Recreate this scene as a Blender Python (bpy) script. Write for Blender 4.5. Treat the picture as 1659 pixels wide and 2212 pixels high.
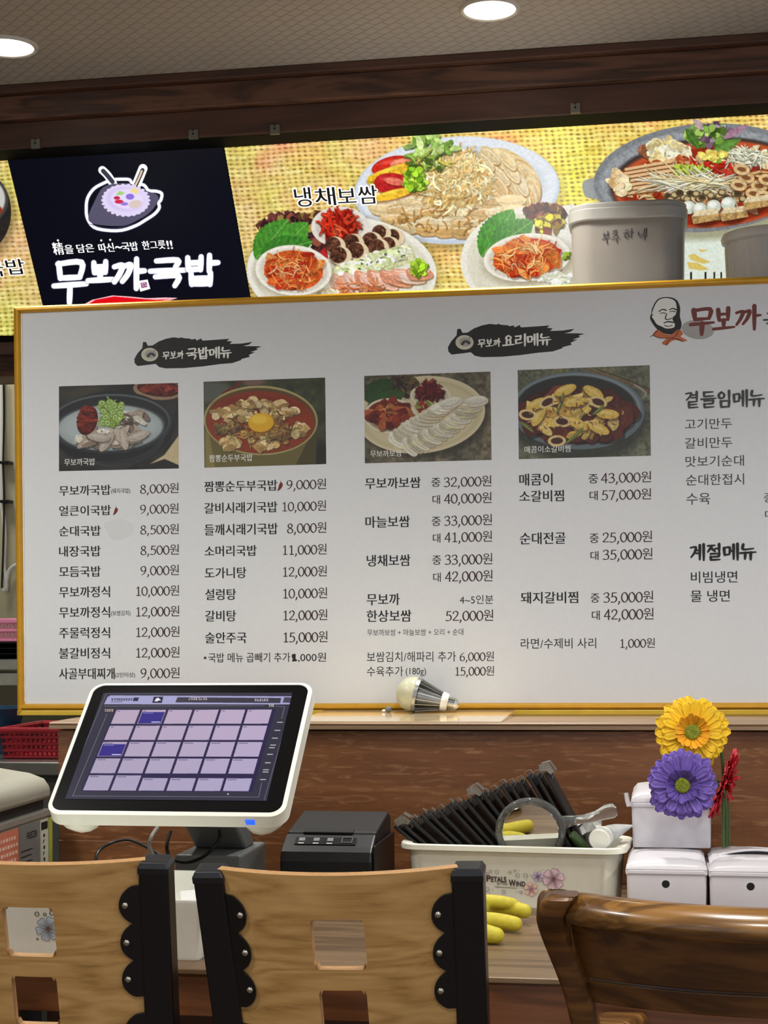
import bpy, bmesh, math, random
import numpy as np
from mathutils import Vector, Matrix
R = math.radians
for _o in list(bpy.data.objects):
    bpy.data.objects.remove(_o)
SC = bpy.context.scene
COL = SC.collection
rng = np.random.default_rng(7)
random.seed(7)

# ------------------------------------------------------------------ camera
F, PSI, CX, HY, RHO = 3500.0, R(9.73), 829.5, 1340.0, 0.0094
CAMZ = 1.2
cam = bpy.data.objects.new('camera', bpy.data.cameras.new('camera'))
COL.objects.link(cam)
cam.data.sensor_fit = 'VERTICAL'
cam.data.sensor_height = 24.0
cam.data.lens = F / 2212 * 24.0
cam.data.shift_y = (HY - 1106) / 2212
cam.data.clip_start = 0.05
cam.matrix_world = (Matrix.Translation((0, 0, CAMZ)) @ Matrix.Rotation(PSI, 4, 'Z')
                    @ Matrix.Rotation(R(90), 4, 'X') @ Matrix.Rotation(-RHO, 4, 'Z'))
SC.camera = cam

# ------------------------------------------------------------------ light, world, exposure
SC.view_settings.view_transform = 'Standard'
SC.view_settings.look = 'None'
SC.view_settings.exposure = 0.0
SC.view_settings.gamma = 1.0
SC.view_settings.use_curve_mapping = False
SC.cycles.max_bounces = 6
SC.cycles.use_denoising = True
world = bpy.data.worlds.new('room')
SC.world = world
world.use_nodes = True
bg = world.node_tree.nodes['Background']
bg.inputs[0].default_value = (0.88, 0.92, 1.0, 1)
bg.inputs[1].default_value = 0.80


def area_lamp(name, loc, size, power, color, rot=(0, 0, 0), spread=R(150), shape='DISK'):
    l = bpy.data.lights.new(name, 'AREA')
    l.shape = shape
    l.size = size
    l.energy = power
    l.color = color
    l.spread = spread
    o = bpy.data.objects.new(name, l)
    COL.objects.link(o)
    o.location = loc
    o.rotation_euler = rot
    return o


# the dining room's other ceiling lamps, behind and beside the camera
LAMPC = (1.0, 0.97, 0.91)
for i, (x, y, p) in enumerate(((-1.5, 0.9, 17), (0.1, 0.4, 16), (1.6, 0.9, 14), (-1.6, 2.1, 13), (0.0, 1.75, 11), (1.5, 2.1, 13), (-1.2, -1.4, 10), (1.2, -1.4, 10))):
    area_lamp('dining_room_lamp', (x, y, 2.36), 0.22, p, LAMPC)
# kitchen strip behind the counter
area_lamp('kitchen_lamp', (-2.0, 3.9, 2.5), 0.3, 6.0, (1.0, 0.96, 0.88))

# ------------------------------------------------------------------ projection helpers (photo pixel -> point of a real plane)
FWD = np.array([-math.sin(PSI), math.cos(PSI), 0.0])
RGT = np.array([math.cos(PSI), math.sin(PSI), 0.0])
UPV = np.array([0.0, 0.0, 1.0])
CAM = np.array([0.0, 0.0, CAMZ])


def ray(u, v):
    x = np.asarray(u, float) - CX
    y = np.asarray(v, float) - HY
    c, s = math.cos(RHO), math.sin(RHO)
    x0 = x * c - y * s
    y0 = x * s + y * c
    return F * FWD + x0[..., None] * RGT - y0[..., None] * UPV


def on_plane(u, v, p0, n):
    d = ray(u, v)
    n = np.asarray(n, float)
    t = np.dot(np.asarray(p0, float) - CAM, n) / (d @ n)
    return CAM + d * t[..., None]


def atY(u, v, Y):
    return on_plane(u, v, (0, Y, 0), (0, 1, 0))


def atZ(u, v, Z):
    return on_plane(u, v, (0, 0, Z), (0, 0, 1))


def atX(u, v, X):
    return on_plane(u, v, (X, 0, 0), (1, 0, 0))


# ------------------------------------------------------------------ materials
def srgb(c):
    return tuple(((x / 255) / 12.92 if x / 255 <= 0.04045 else ((x / 255 + 0.055) / 1.055) ** 2.4) for x in c)


def newmat(name):
    m = bpy.data.materials.new(name)
    m.use_nodes = True
    nt = m.node_tree
    return m, nt, nt.nodes['Principled BSDF']


def N(nt, typ, **kw):
    n = nt.nodes.new(typ)
    for k, v in kw.items():
        setattr(n, k, v)
    return n


def plain(name, col, rough=0.5, metal=0.0, spec=0.5, var=0.06, scale=40, bump=0.0, trans=0.0, emit=None, estr=0, coat=0, sss=0, alpha=1, ior=1.45):
    """flat coloured material with a little procedural mottling and optional grainy bump"""
    m, nt, b = newmat(name)
    lin = srgb(col)
    tc = N(nt, 'ShaderNodeTexCoord')
    no = N(nt, 'ShaderNodeTexNoise')
    no.inputs['Scale'].default_value = scale
    no.inputs['Detail'].default_value = 4
    nt.links.new(tc.outputs['Object'], no.inputs['Vector'])
    mr = N(nt, 'ShaderNodeMapRange')
    mr.inputs[1].default_value = 0.3
    mr.inputs[2].default_value = 0.7
    mr.inputs[3].default_value = 1 - var
    mr.inputs[4].default_value = 1 + var
    nt.links.new(no.outputs[0], mr.inputs[0])
    mx = N(nt, 'ShaderNodeMix', data_type='RGBA', blend_type='MULTIPLY')
    mx.inputs[0].default_value = 1
    mx.inputs[6].default_value = (*lin, 1)
    nt.links.new(mr.outputs[0], mx.inputs[7])
    nt.links.new(mx.outputs[2], b.inputs['Base Color'])
    b.inputs['Roughness'].default_value = rough
    b.inputs['Metallic'].default_value = metal
    b.inputs['Specular IOR Level'].default_value = spec
    b.inputs['Transmission Weight'].default_value = trans
    b.inputs['IOR'].default_value = ior
    b.inputs['Coat Weight'].default_value = coat
    b.inputs['Alpha'].default_value = alpha
    if sss:
        b.inputs['Subsurface Weight'].default_value = sss
        b.inputs['Subsurface Radius'].default_value = (0.02, 0.02, 0.015)
        b.inputs['Subsurface Scale'].default_value = 0.5
    if emit:
        b.inputs['Emission Color'].default_value = (*srgb(emit), 1)
        b.inputs['Emission Strength'].default_value = estr
    if bump:
        n2 = N(nt, 'ShaderNodeTexNoise')
        n2.inputs['Scale'].default_value = scale * 12
        nt.links.new(tc.outputs['Object'], n2.inputs['Vector'])
        bp = N(nt, 'ShaderNodeBump')
        bp.inputs['Strength'].default_value = bump
        bp.inputs['Distance'].default_value = 0.002
        nt.links.new(n2.outputs[0], bp.inputs['Height'])
        nt.links.new(bp.outputs[0], b.inputs['Normal'])
    return m


def wood(name, dark, mid, light, stretch=(1.2, 8, 8), fine=(3, 120, 120), swirl=2.2, rough=0.45, ring=6.0, coat=0.0, bump=0.12, finew=0.35, streak=None):
    """grain along local X: warped rings, fine fibres"""
    m, nt, b = newmat(name)
    tc = N(nt, 'ShaderNodeTexCoord')
    mp = N(nt, 'ShaderNodeMapping')
    mp.inputs['Scale'].default_value = stretch
    nt.links.new(tc.outputs['Object'], mp.inputs[0])
    n1 = N(nt, 'ShaderNodeTexNoise')
    n1.inputs['Scale'].default_value = 1.0
    n1.inputs['Detail'].default_value = 3
    n1.inputs['Distortion'].default_value = swirl * 0.4
    nt.links.new(mp.outputs[0], n1.inputs['Vector'])
    mul = N(nt, 'ShaderNodeMath', operation='MULTIPLY')
    mul.inputs[1].default_value = ring * 6.28
    nt.links.new(n1.outputs[0], mul.inputs[0])
    sn = N(nt, 'ShaderNodeMath', operation='SINE')
    nt.links.new(mul.outputs[0], sn.inputs[0])
    mp2 = N(nt, 'ShaderNodeMapping')
    mp2.inputs['Scale'].default_value = fine
    nt.links.new(tc.outputs['Object'], mp2.inputs[0])
    n2 = N(nt, 'ShaderNodeTexNoise')
    n2.inputs['Scale'].default_value = 1.0
    n2.inputs['Detail'].default_value = 5
    n2.inputs['Roughness'].default_value = 0.65
    nt.links.new(mp2.outputs[0], n2.inputs['Vector'])
    ma = N(nt, 'ShaderNodeMath', operation='MULTIPLY_ADD')
    ma.inputs[1].default_value = 0.5 * (1 - finew)
    ma.inputs[2].default_value = 0.5 * (1 - finew)
    nt.links.new(sn.outputs[0], ma.inputs[0])
    mb = N(nt, 'ShaderNodeMath', operation='MULTIPLY_ADD')
    mb.inputs[1].default_value = finew * 1.5
    nt.links.new(n2.outputs[0], mb.inputs[0])
    nt.links.new(ma.outputs[0], mb.inputs[2])
    cr = N(nt, 'ShaderNodeValToRGB')
    cr.color_ramp.elements[0].position = 0.12
    cr.color_ramp.elements[0].color = (*srgb(dark), 1)
    cr.color_ramp.elements[1].position = 0.95
    cr.color_ramp.elements[1].color = (*srgb(light), 1)
    e = cr.color_ramp.elements.new(0.5)
    e.color = (*srgb(mid), 1)
    nt.links.new(mb.outputs[0], cr.inputs[0])
    base_out = cr.outputs[0]
    if streak:
        col_s, scl, lo, hi, amt = streak
        mp3 = N(nt, 'ShaderNodeMapping')
        mp3.inputs['Scale'].default_value = scl
        nt.links.new(tc.outputs['Object'], mp3.inputs[0])
        n3 = N(nt, 'ShaderNodeTexNoise')
        n3.inputs['Scale'].default_value = 1.0
        n3.inputs['Detail'].default_value = 6
        n3.inputs['Distortion'].default_value = 1.6
        nt.links.new(mp3.outputs[0], n3.inputs['Vector'])
        mr3 = N(nt, 'ShaderNodeMapRange')
        mr3.inputs[1].default_value = lo
        mr3.inputs[2].default_value = hi
        mr3.inputs[3].default_value = 0
        mr3.inputs[4].default_value = amt
        nt.links.new(n3.outputs[0], mr3.inputs[0])
        mx3 = N(nt, 'ShaderNodeMix', data_type='RGBA')
        nt.links.new(mr3.outputs[0], mx3.inputs[0])
        nt.links.new(base_out, mx3.inputs[6])
        mx3.inputs[7].default_value = (*srgb(col_s), 1)
        base_out = mx3.outputs[2]
    nt.links.new(base_out, b.inputs['Base Color'])
    b.inputs['Roughness'].default_value = rough
    b.inputs['Coat Weight'].default_value = coat
    b.inputs['Coat Roughness'].default_value = 0.12
    bp = N(nt, 'ShaderNodeBump')
    bp.inputs['Strength'].default_value = bump
    bp.inputs['Distance'].default_value = 0.002
    nt.links.new(n2.outputs[0], bp.inputs['Height'])
    nt.links.new(bp.outputs[0], b.inputs['Normal'])
    return m


def printed(name, rough=0.35, emit=0.0):
    """a print whose ink colours are stored per mesh vertex; emit > 0 for a backlit film or a screen"""
    m, nt, b = newmat(name)
    at = N(nt, 'ShaderNodeAttribute')
    at.attribute_name = 'ink'
    nt.links.new(at.outputs['Color'], b.inputs['Base Color'])
    b.inputs['Roughness'].default_value = rough
    if emit:
        b.inputs['Specular IOR Level'].default_value = 0.2
        nt.links.new(at.outputs['Color'], b.inputs['Emission Color'])
        b.inputs['Emission Strength'].default_value = emit
        dk = N(nt, 'ShaderNodeMix', data_type='RGBA', blend_type='MULTIPLY')
        dk.inputs[0].default_value = 1
        dk.inputs[7].default_value = (0.25, 0.25, 0.25, 1)
        nt.links.new(at.outputs['Color'], dk.inputs[6])
        nt.links.new(dk.outputs[2], b.inputs['Base Color'])
    return m


# ------------------------------------------------------------------ mesh builder
class MB:
    def __init__(s):
        s.v, s.f = [], []

    def add(s, vs, fs):
        k = len(s.v)
        s.v += [tuple(map(float, p)) for p in vs]
        s.f += [tuple(i + k for i in f) for f in fs]
        return s

    def box(s, x0, x1, y0, y1, z0, z1):
        return s.hexa([(x0, y0, z0), (x1, y0, z0), (x1, y1, z0), (x0, y1, z0), (x0, y0, z1), (x1, y0, z1), (x1, y1, z1), (x0, y1, z1)])

    def hexa(s, p):
        return s.add(p, [(3, 2, 1, 0), (4, 5, 6, 7), (0, 1, 5, 4), (1, 2, 6, 5), (2, 3, 7, 6), (3, 0, 4, 7)])

    def prism(s, pts, off):
        n = len(pts)
        off = np.asarray(off, float)
        vs = [np.asarray(p, float) for p in pts] + [np.asarray(p, float) + off for p in pts]
        fs = [tuple(range(n))[::-1], tuple(range(n, 2 * n))] + [(i, (i + 1) % n, n + (i + 1) % n, n + i) for i in range(n)]
        return s.add(vs, fs)

    def loft(s, rings, cap0=True, cap1=True, closed=True):
        n = len(rings[0])
        vs = [p for r_ in rings for p in r_]
        fs = []
        for i in range(len(rings) - 1):
            for j in range(n if closed else n - 1):
                a, b = i * n + j, i * n + (j + 1) % n
                fs.append((a, b, b + n, a + n))
        if cap0:
            fs.append(tuple(range(n))[::-1])
        if cap1:
            fs.append(tuple(range((len(rings) - 1) * n, len(rings) * n)))
        return s.add(vs, fs)

    def lathe(s, prof, c, axis=(0, 0, 1), n=32, sx=1.0, sy=1.0, ref=None, cap0=True, cap1=True):
        a = np.asarray(axis, float)
        a /= np.linalg.norm(a)
        rf = np.asarray(ref if ref is not None else ((1, 0, 0) if abs(a[0]) < 0.9 else (0, 1, 0)), float)
        e1 = rf - a * np.dot(rf, a)
        e1 /= np.linalg.norm(e1)
        e2 = np.cross(a, e1)
        c = np.asarray(c, float)
        rings = []
        for r_, h in prof:
            rings.append([c + a * h + r_ * sx * math.cos(2 * math.pi * k / n) * e1 + r_ * sy * math.sin(2 * math.pi * k / n) * e2 for k in range(n)])
        return s.loft(rings, cap0, cap1)

    def tube(s, path, rad, n=10, flat=1.0):
        P = [np.asarray(p, float) for p in path]
        rings = []
        prev = None
        for i, p in enumerate(P):
            t = P[min(i + 1, len(P) - 1)] - P[max(i - 1, 0)]
            t /= max(np.linalg.norm(t), 1e-9)
            if prev is None:
                prev = np.array([0, 0, 1.0]) if abs(t[2]) < 0.9 else np.array([1.0, 0, 0])
            e1 = prev - t * np.dot(prev, t)
            e1 /= max(np.linalg.norm(e1), 1e-9)
            e2 = np.cross(t, e1)
            prev = e1
            r_ = rad[i] if hasattr(rad, '__len__') else rad
            rings.append([p + r_ * math.cos(2 * math.pi * k / n) * e1 + r_ * flat * math.sin(2 * math.pi * k / n) * e2 for k in range(n)])
        return s.loft(rings)

    def ball(s, c, r_, n=16, m=10, sc=(1, 1, 1), M=None):
        rings = []
        for i in range(m + 1):
            th = math.pi * (0.02 + 0.96 * i / m)
            ring = []
            for k in range(n):
                p = np.array([math.sin(th) * math.cos(2 * math.pi * k / n) * sc[0], math.sin(th) * math.sin(2 * math.pi * k / n) * sc[1], -math.cos(th) * sc[2]]) * r_
                if M is not None:
                    p = M @ p
                ring.append(np.asarray(c, float) + p)
            rings.append(ring)
        return s.loft(rings)


def finish(me, smooth):
    if len(me.polygons) < 30000:
        bm = bmesh.new()
        bm.from_mesh(me)
        bmesh.ops.recalc_face_normals(bm, faces=bm.faces)
        bm.to_mesh(me)
        bm.free()
    if smooth:
        me.polygons.foreach_set('use_smooth', [True] * len(me.polygons))
        me.set_sharp_from_angle(angle=R(smooth if smooth is not True else 40))
    me.update()


def obj(name, mb, mat, parent=None, smooth=False, bevel=0.0, seg=2, solid=0.0, base=None, label=None):
    """link one mesh object; vertices are given in world space"""
    me = bpy.data.meshes.new(name)
    off = np.array(base if base is not None else (parent.get('_o') if parent is not None else (0, 0, 0)), float)
    vs = [tuple(np.asarray(p) - off) for p in mb.v]
    me.from_pydata(vs, [], mb.f)
    finish(me, smooth)
    me.materials.append(mat)
    o = bpy.data.objects.new(name, me)
    COL.objects.link(o)
    if parent is not None:
        o.parent = parent
        o['_o'] = tuple(off)
    else:
        o.location = tuple(off)
        o['_o'] = tuple(off)
    if label:
        o['label'] = label
    if solid:
        sm = o.modifiers.new('thickness', 'SOLIDIFY')
        sm.thickness = solid
        sm.offset = 0
    if bevel:
        bv = o.modifiers.new('bevel', 'BEVEL')
        bv.width = bevel
        bv.segments = seg
        bv.limit_method = 'ANGLE'
        bv.angle_limit = R(35)
    return o


def thing(name, label, cat, loc, group=None):
    o = bpy.data.objects.new(name, None)
    COL.objects.link(o)
    o.location = tuple(map(float, loc))
    o.empty_display_size = 0.05
    o['label'] = label
    o['category'] = cat
    o['_o'] = tuple(map(float, loc))
    if group:
        o['group'] = group
    return o


def tag(o, label, cat, group=None):
    o['label'] = label
    o['category'] = cat
    if group:
        o['group'] = group
    return o


def structure(o, label=None):
    o['kind'] = 'structure'
    if label:
        o['label'] = label
    return o


def smoothpath(pts, k=6, closed=False):
    P = [np.asarray(p, float) for p in pts]
    n = len(P)
    if n < 3:
        return P
    out = []
    rngi = range(n) if closed else range(n - 1)
    for i in rngi:
        p0 = P[(i - 1) % n] if (closed or i > 0) else P[0]
        p1, p2 = P[i], P[(i + 1) % n]
        p3 = P[(i + 2) % n] if (closed or i + 2 < n) else P[-1]
        for j in range(k):
            t = j / k
            out.append(0.5 * ((2 * p1) + (-p0 + p2) * t + (2 * p0 - 5 * p1 + 4 * p2 - p3) * t * t + (-p0 + 3 * p1 - 3 * p2 + p3) * t ** 3))
    if not closed:
        out.append(P[-1])
    return out


def rrect(w, h, r_, n=6, cx=0, cy=0):
    pts = []
    for (sx, sy, a0) in ((1, 1, 0), (-1, 1, 90), (-1, -1, 180), (1, -1, 270)):
        for i in range(n + 1):
            a = R(a0 + 90 * i / n)
            pts.append((cx + sx * (w / 2 - r_) + r_ * math.cos(a), cy + sy * (h / 2 - r_) + r_ * math.sin(a)))
    return pts


# ------------------------------------------------------------------ painter for printed pictures
def vnoise(h, w, cell, seed=0, octs=3):
    g = np.random.default_rng(seed)
    out = np.zeros((h, w))
    amp = 1.0
    tot = 0
    for o in range(octs):
        c = max(cell / 2 ** o, 1.01)
        gh, gw = int(h / c) + 3, int(w / c) + 3
        a = g.random((gh, gw))
        yy = np.arange(h) / c
        xx = np.arange(w) / c
        y0 = yy.astype(int)
        x0 = xx.astype(int)
        fy = (yy - y0)[:, None]
        fx = (xx - x0)[None, :]
        fy = fy * fy * (3 - 2 * fy)
        fx = fx * fx * (3 - 2 * fx)
        b = (a[y0][:, x0] * (1 - fy) * (1 - fx) + a[y0 + 1][:, x0] * fy * (1 - fx) + a[y0][:, x0 + 1] * (1 - fy) * fx + a[y0 + 1][:, x0 + 1] * fy * fx)
        out += amp * b
        tot += amp
        amp *= 0.5
    return out / tot


class Canvas:
    """small software painter; coordinates go through tf = (ox, oy, scale)"""

    def __init__(s, x0, y0, x1, y1, step, col, tf=(0, 0, 1)):
        s.x0, s.y0, s.step = x0, y0, step
        s.w = int(round((x1 - x0) / step)) + 1
        s.h = int(round((y1 - y0) / step)) + 1
        s.X = x0 + np.arange(s.w) * step
        s.Y = y0 + np.arange(s.h) * step
        s.img = np.ones((s.h, s.w, 3)) * (np.array(col) / 255)
        s.tf = tf
        s.g = np.random.default_rng(11)

    def P(s, x, y):
        return s.tf[0] + x / s.tf[2], s.tf[1] + y / s.tf[2]

    def win(s, xa, ya, xb, yb):
        i0 = max(int((xa - s.x0) / s.step) - 1, 0)
        i1 = min(int((xb - s.x0) / s.step) + 2, s.w)
        j0 = max(int((ya - s.y0) / s.step) - 1, 0)
        j1 = min(int((yb - s.y0) / s.step) + 2, s.h)
        if i1 <= i0 or j1 <= j0:
            return None
        return slice(j0, j1), slice(i0, i1)

    def blend(s, wn, m, col, a=1.0, tex=0.0):
        m = np.clip(m, 0, 1) * a
        c = np.array(col) / 255
        if tex:
            nz = vnoise(m.shape[0], m.shape[1], 5 / s.step, int(s.g.integers(1e6)), 3)
            c = c * (1 + tex * (nz[..., None] - 0.5) * 2)
        s.img[wn] = s.img[wn] * (1 - m[..., None]) + c * m[..., None]

    def ell(s, cx, cy, rx, ry, col, rot=0, a=1.0, soft=1.2, tex=0.0):
        cx, cy = s.P(cx, cy)
        rx, ry = rx / s.tf[2], ry / s.tf[2]
        q = max(rx, ry) + soft
        wn = s.win(cx - q, cy - q, cx + q, cy + q)
        if wn is None:
            return
        x = s.X[wn[1]][None, :] - cx
        y = s.Y[wn[0]][:, None] - cy
        c, sn = math.cos(R(rot)), math.sin(R(rot))
        xr, yr = x * c + y * sn, -x * sn + y * c
        d = np.sqrt((xr / rx) ** 2 + (yr / ry) ** 2)
        s.blend(wn, (1 - d) * min(rx, ry) / soft + 0.5, col, a, tex)

    def poly(s, pts, col, a=1.0, tex=0.0):
        q = np.array([s.P(*p) for p in pts])
        wn = s.win(q[:, 0].min(), q[:, 1].min(), q[:, 0].max(), q[:, 1].max())
        if wn is None:
            return
        m = 0
        for dx, dy in ((-.25, -.25), (.25, -.25), (-.25, .25), (.25, .25)):
            x = s.X[wn[1]][None, :] + dx * s.step
            y = s.Y[wn[0]][:, None] + dy * s.step
            ins = np.zeros((y.shape[0], x.shape[1]), bool)
            for i in range(len(q)):
                (xa, ya), (xb, yb) = q[i], q[i - 1]
                if ya == yb:
                    continue
                cnd = (ya > y) != (yb > y)
                ins ^= cnd & (x < (xb - xa) * (y - ya) / (yb - ya) + xa)
            m = m + ins * 0.25
        s.blend(wn, m, col, a, tex)

    def line(s, pts, w, col, a=1.0, taper=0.0, sm=4):
        q = np.array([s.P(*p) for p in pts])
        if len(q) > 2 and sm > 1:
            q = np.array(smoothpath(q, sm))
        w = w / s.tf[2]
        wn = s.win(q[:, 0].min() - w, q[:, 1].min() - w, q[:, 0].max() + w, q[:, 1].max() + w)
        if wn is None:
            return
        x = s.X[wn[1]][None, :]
        y = s.Y[wn[0]][:, None]
        best = np.full((y.shape[0], x.shape[1]), -1e9)
        n = len(q) - 1
        for i in range(n):
            (xa, ya), (xb, yb) = q[i], q[i + 1]
            L = (xb - xa) ** 2 + (yb - ya) ** 2 + 1e-9
            t = np.clip(((x - xa) * (xb - xa) + (y - ya) * (yb - ya)) / L, 0, 1)
            d = np.hypot(x - xa - t * (xb - xa), y - ya - t * (yb - ya))
            ww = w / 2 * (1 - taper * abs(2 * (i + t) / n - 1) ** 2)
            best = np.maximum(best, ww - d)
        s.blend(wn, best / max(s.step, 0.9) + 0.5, col, a)

    def shreds(s, cx, cy, rx, ry, pal, n, ln, w, rot=0, ang=None, curl=0.6, shade=0.5):
        for _ in range(n):
            t = 2 * math.pi * s.g.random()
            r_ = math.sqrt(s.g.random())
            ex, ey = rx * r_ * math.cos(t), ry * r_ * math.sin(t)
            c, sn = math.cos(R(rot)), math.sin(R(rot))
            x, y = cx + ex * c - ey * sn, cy + ex * sn + ey * c
            a = s.g.random() * 6.28 if ang is None else R(ang) + s.g.normal() * 0.35
            L = ln * (0.6 + 0.8 * s.g.random())
            k = s.g.normal() * curl
            pts = [(x + L * (u - .5) * math.cos(a + k * (u - .5) * 2), y + L * (u - .5) * math.sin(a + k * (u - .5) * 2)) for u in (0, .33, .66, 1)]
            col = np.array(pal[s.g.integers(len(pal))]) * (0.85 + 0.3 * s.g.random())
            if shade:
                s.line([(p[0] + w * .3, p[1] + w * .55) for p in pts], w * 1.1, col * 0.35, a=shade, sm=2)
            s.line(pts, w, np.clip(col, 0, 255), taper=0.5, sm=2)

    def chunks(s, cx, cy, rx, ry, pal, n, size, rot=0, asp=0.65, shade=0.55, hi=0.5, order=True):
        items = []
        for _ in range(n):
            t = 2 * math.pi * s.g.random()
            r_ = math.sqrt(s.g.random())
            ex, ey = rx * r_ * math.cos(t), ry * r_ * math.sin(t)
            c, sn = math.cos(R(rot)), math.sin(R(rot))
            items.append((cy + ex * sn + ey * c, cx + ex * c - ey * sn))
        if order:
            items.sort()
        for y, x in items:
            a0 = s.g.random() * 3.14
            z = size * (0.6 + 0.8 * s.g.random())
            pts = []
            for k in range(9):
                th = k / 9 * 6.283
                q = z * (0.75 + 0.45 * s.g.random())
                px, py = q * math.cos(th), q * asp * math.sin(th)
                pts.append((x + px * math.cos(a0) - py * math.sin(a0), y + (px * math.sin(a0) + py * math.cos(a0)) * 0.8))
            pts = smoothpath(pts, 3, True)
            col = np.array(pal[s.g.integers(len(pal))]) * (0.85 + 0.3 * s.g.random())
            s.poly([(p[0] + z * .12, p[1] + z * .2) for p in pts], col * 0.3, a=shade)
            s.poly(pts, np.clip(col, 0, 255), tex=0.22)
            k0 = int(s.g.integers(len(pts)))
            s.line([(x + (p[0] - x) * .6 - z * .05, y + (p[1] - y) * .6 - z * .12) for p in (pts + pts)[k0:k0 + 7]], z * 0.16, np.clip(col * 1.35 + 25, 0, 255), a=hi, taper=0.8, sm=1)

    def frill(s, cx, cy, rx, ry, pal, n, size):
        for _ in range(n):
            t = 2 * math.pi * s.g.random()
            r_ = math.sqrt(s.g.random())
            x, y = cx + rx * r_ * math.cos(t), cy + ry * r_ * math.sin(t)
            col = np.array(pal[s.g.integers(len(pal))]) * (0.7 + 0.6 * s.g.random())
            pts = [(x + size * (0.4 + .8 * s.g.random()) * math.cos(k * .785), y + size * (0.4 + .8 * s.g.random()) * math.sin(k * .785)) for k in range(8)]
            s.poly([(p[0] + size * .2, p[1] + size * .25) for p in pts], col * 0.3, a=0.5)
            s.poly(pts, np.clip(col, 0, 255))

    def leaf(s, base, tip, width, col, serr=14, vein=(150, 190, 110)):
        b, t = np.array(base, float), np.array(tip, float)
        d = t - b
        nn = np.array([-d[1], d[0]]) / np.linalg.norm(d)
        L, Rr = [], []
        for i in range(serr * 2 + 1):
            u = i / (serr * 2)
            wd = width * math.sin(math.pi * min(1, u * 1.05)) ** 0.7 * (1 - 0.25 * u) * (1.0 if i % 2 else 0.90)
            L.append(b + d * u + nn * wd)
            Rr.append(b + d * u - nn * wd)
        s.poly(L + Rr[::-1], col, tex=0.25)
        s.line([b, b + d * .95], width * .05, vein, a=0.7, sm=1)
        for i in range(1, 7):
            u = i / 8
            for sg in (1, -1):
                s.line([b + d * u, b + d * (u + .18) + nn * sg * width * .7], width * .03, vein, a=0.45, sm=1)

    def grain(s, amp, cell=3, seed=5):
        nz = vnoise(s.h, s.w, cell / s.step, seed, 2)
        s.img *= (1 + amp * (nz[..., None] - 0.5) * 2)


def to_lin(a):
    a = np.clip(a, 0, 1)
    return np.where(a <= 0.04045, a / 12.92, ((a + 0.055) / 1.055) ** 2.4)


def picture(name, cv, mapper, mat, parent, label=None, keep=None):
    """a flat print: one fine grid of vertices carrying the ink colours"""
    U, V = np.meshgrid(cv.X, cv.Y)
    W = mapper(U, V).reshape(-1, 3) - np.array(parent['_o'])
    h, w = cv.h, cv.w
    me = bpy.data.meshes.new(name)
    me.vertices.add(h * w)
    me.vertices.foreach_set('co', W.astype(np.float32).ravel())
    j, i = np.meshgrid(np.arange(h - 1), np.arange(w - 1), indexing='ij')
    a = (j * w + i).ravel()
    if keep is not None:
        a = a[np.asarray(keep(U[:-1, :-1] + cv.step / 2, V[:-1, :-1] + cv.step / 2)).ravel()]
    q = np.stack([a, a + w, a + w + 1, a + 1], 1).astype(np.int32)
    me.loops.add(q.size)
    me.loops.foreach_set('vertex_index', q.ravel())
    me.polygons.add(len(q))
    me.polygons.foreach_set('loop_start', np.arange(0, q.size, 4, dtype=np.int32))
    me.update(calc_edges=True)
    me.validate()
    ca = me.color_attributes.new('ink', 'FLOAT_COLOR', 'POINT')
    rgba = np.ones((h * w, 4), np.float32)
    rgba[:, :3] = to_lin(cv.img).reshape(-1, 3)
    ca.data.foreach_set('color', rgba.ravel())
    me.materials.append(mat)
    o = bpy.data.objects.new(name, me)
    COL.objects.link(o)
    o.parent = parent
    o['_o'] = tuple(parent['_o'])
    if label:
        o['label'] = label
    return o


# ------------------------------------------------------------------ lettering
_tc = {}


def glyphs(text, bold=0.0):
    key = (text, bold)
    if key not in _tc:
        cu = bpy.data.curves.new('lettering', 'FONT')
        cu.body = text
        cu.resolution_u = 4
        cu.offset = bold
        o = bpy.data.objects.new('lettering', cu)
        COL.objects.link(o)
        bpy.context.view_layer.update()
        dg = bpy.context.evaluated_depsgraph_get()
        me = bpy.data.meshes.new_from_object(o.evaluated_get(dg))
        vs = np.array([v.co[:2] for v in me.vertices]).reshape(-1, 2)
        fs = [tuple(p.vertices) for p in me.polygons]
        bpy.data.meshes.remove(me)
        bpy.data.objects.remove(o)
        bpy.data.curves.remove(cu)
        _tc[key] = (vs, fs)
    return _tc[key]


class Surf:
    """a flat printed surface: pixel -> point; e1 to the right, e2 up, n towards the viewer"""

    def __init__(s, p0, e1, e2):
        s.p0 = np.asarray(p0, float)
        s.e1 = np.asarray(e1, float)
        s.e2 = np.asarray(e2, float)
        s.n = np.cross(s.e1, s.e2)

    def at(s, u, v, lift=0.0):
        return on_plane(u, v, s.p0 + s.n * lift, s.n)

    def loc(s, u, v):
        p = s.at(u, v) - s.p0
        return p @ s.e1, p @ s.e2

    def pt(s, a, b, lift=0.0):
        return s.p0 + s.e1 * a + s.e2 * b + s.n * lift


def fit_box(S, uL, uR, vT, vB, slanted=True):
    aL, bB = S.loc(uL, vB)
    aR, _ = S.loc(uR, vB)
    _, bT = S.loc(uR if slanted else uL, vT)
    return aL, aR, bB, bT


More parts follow.
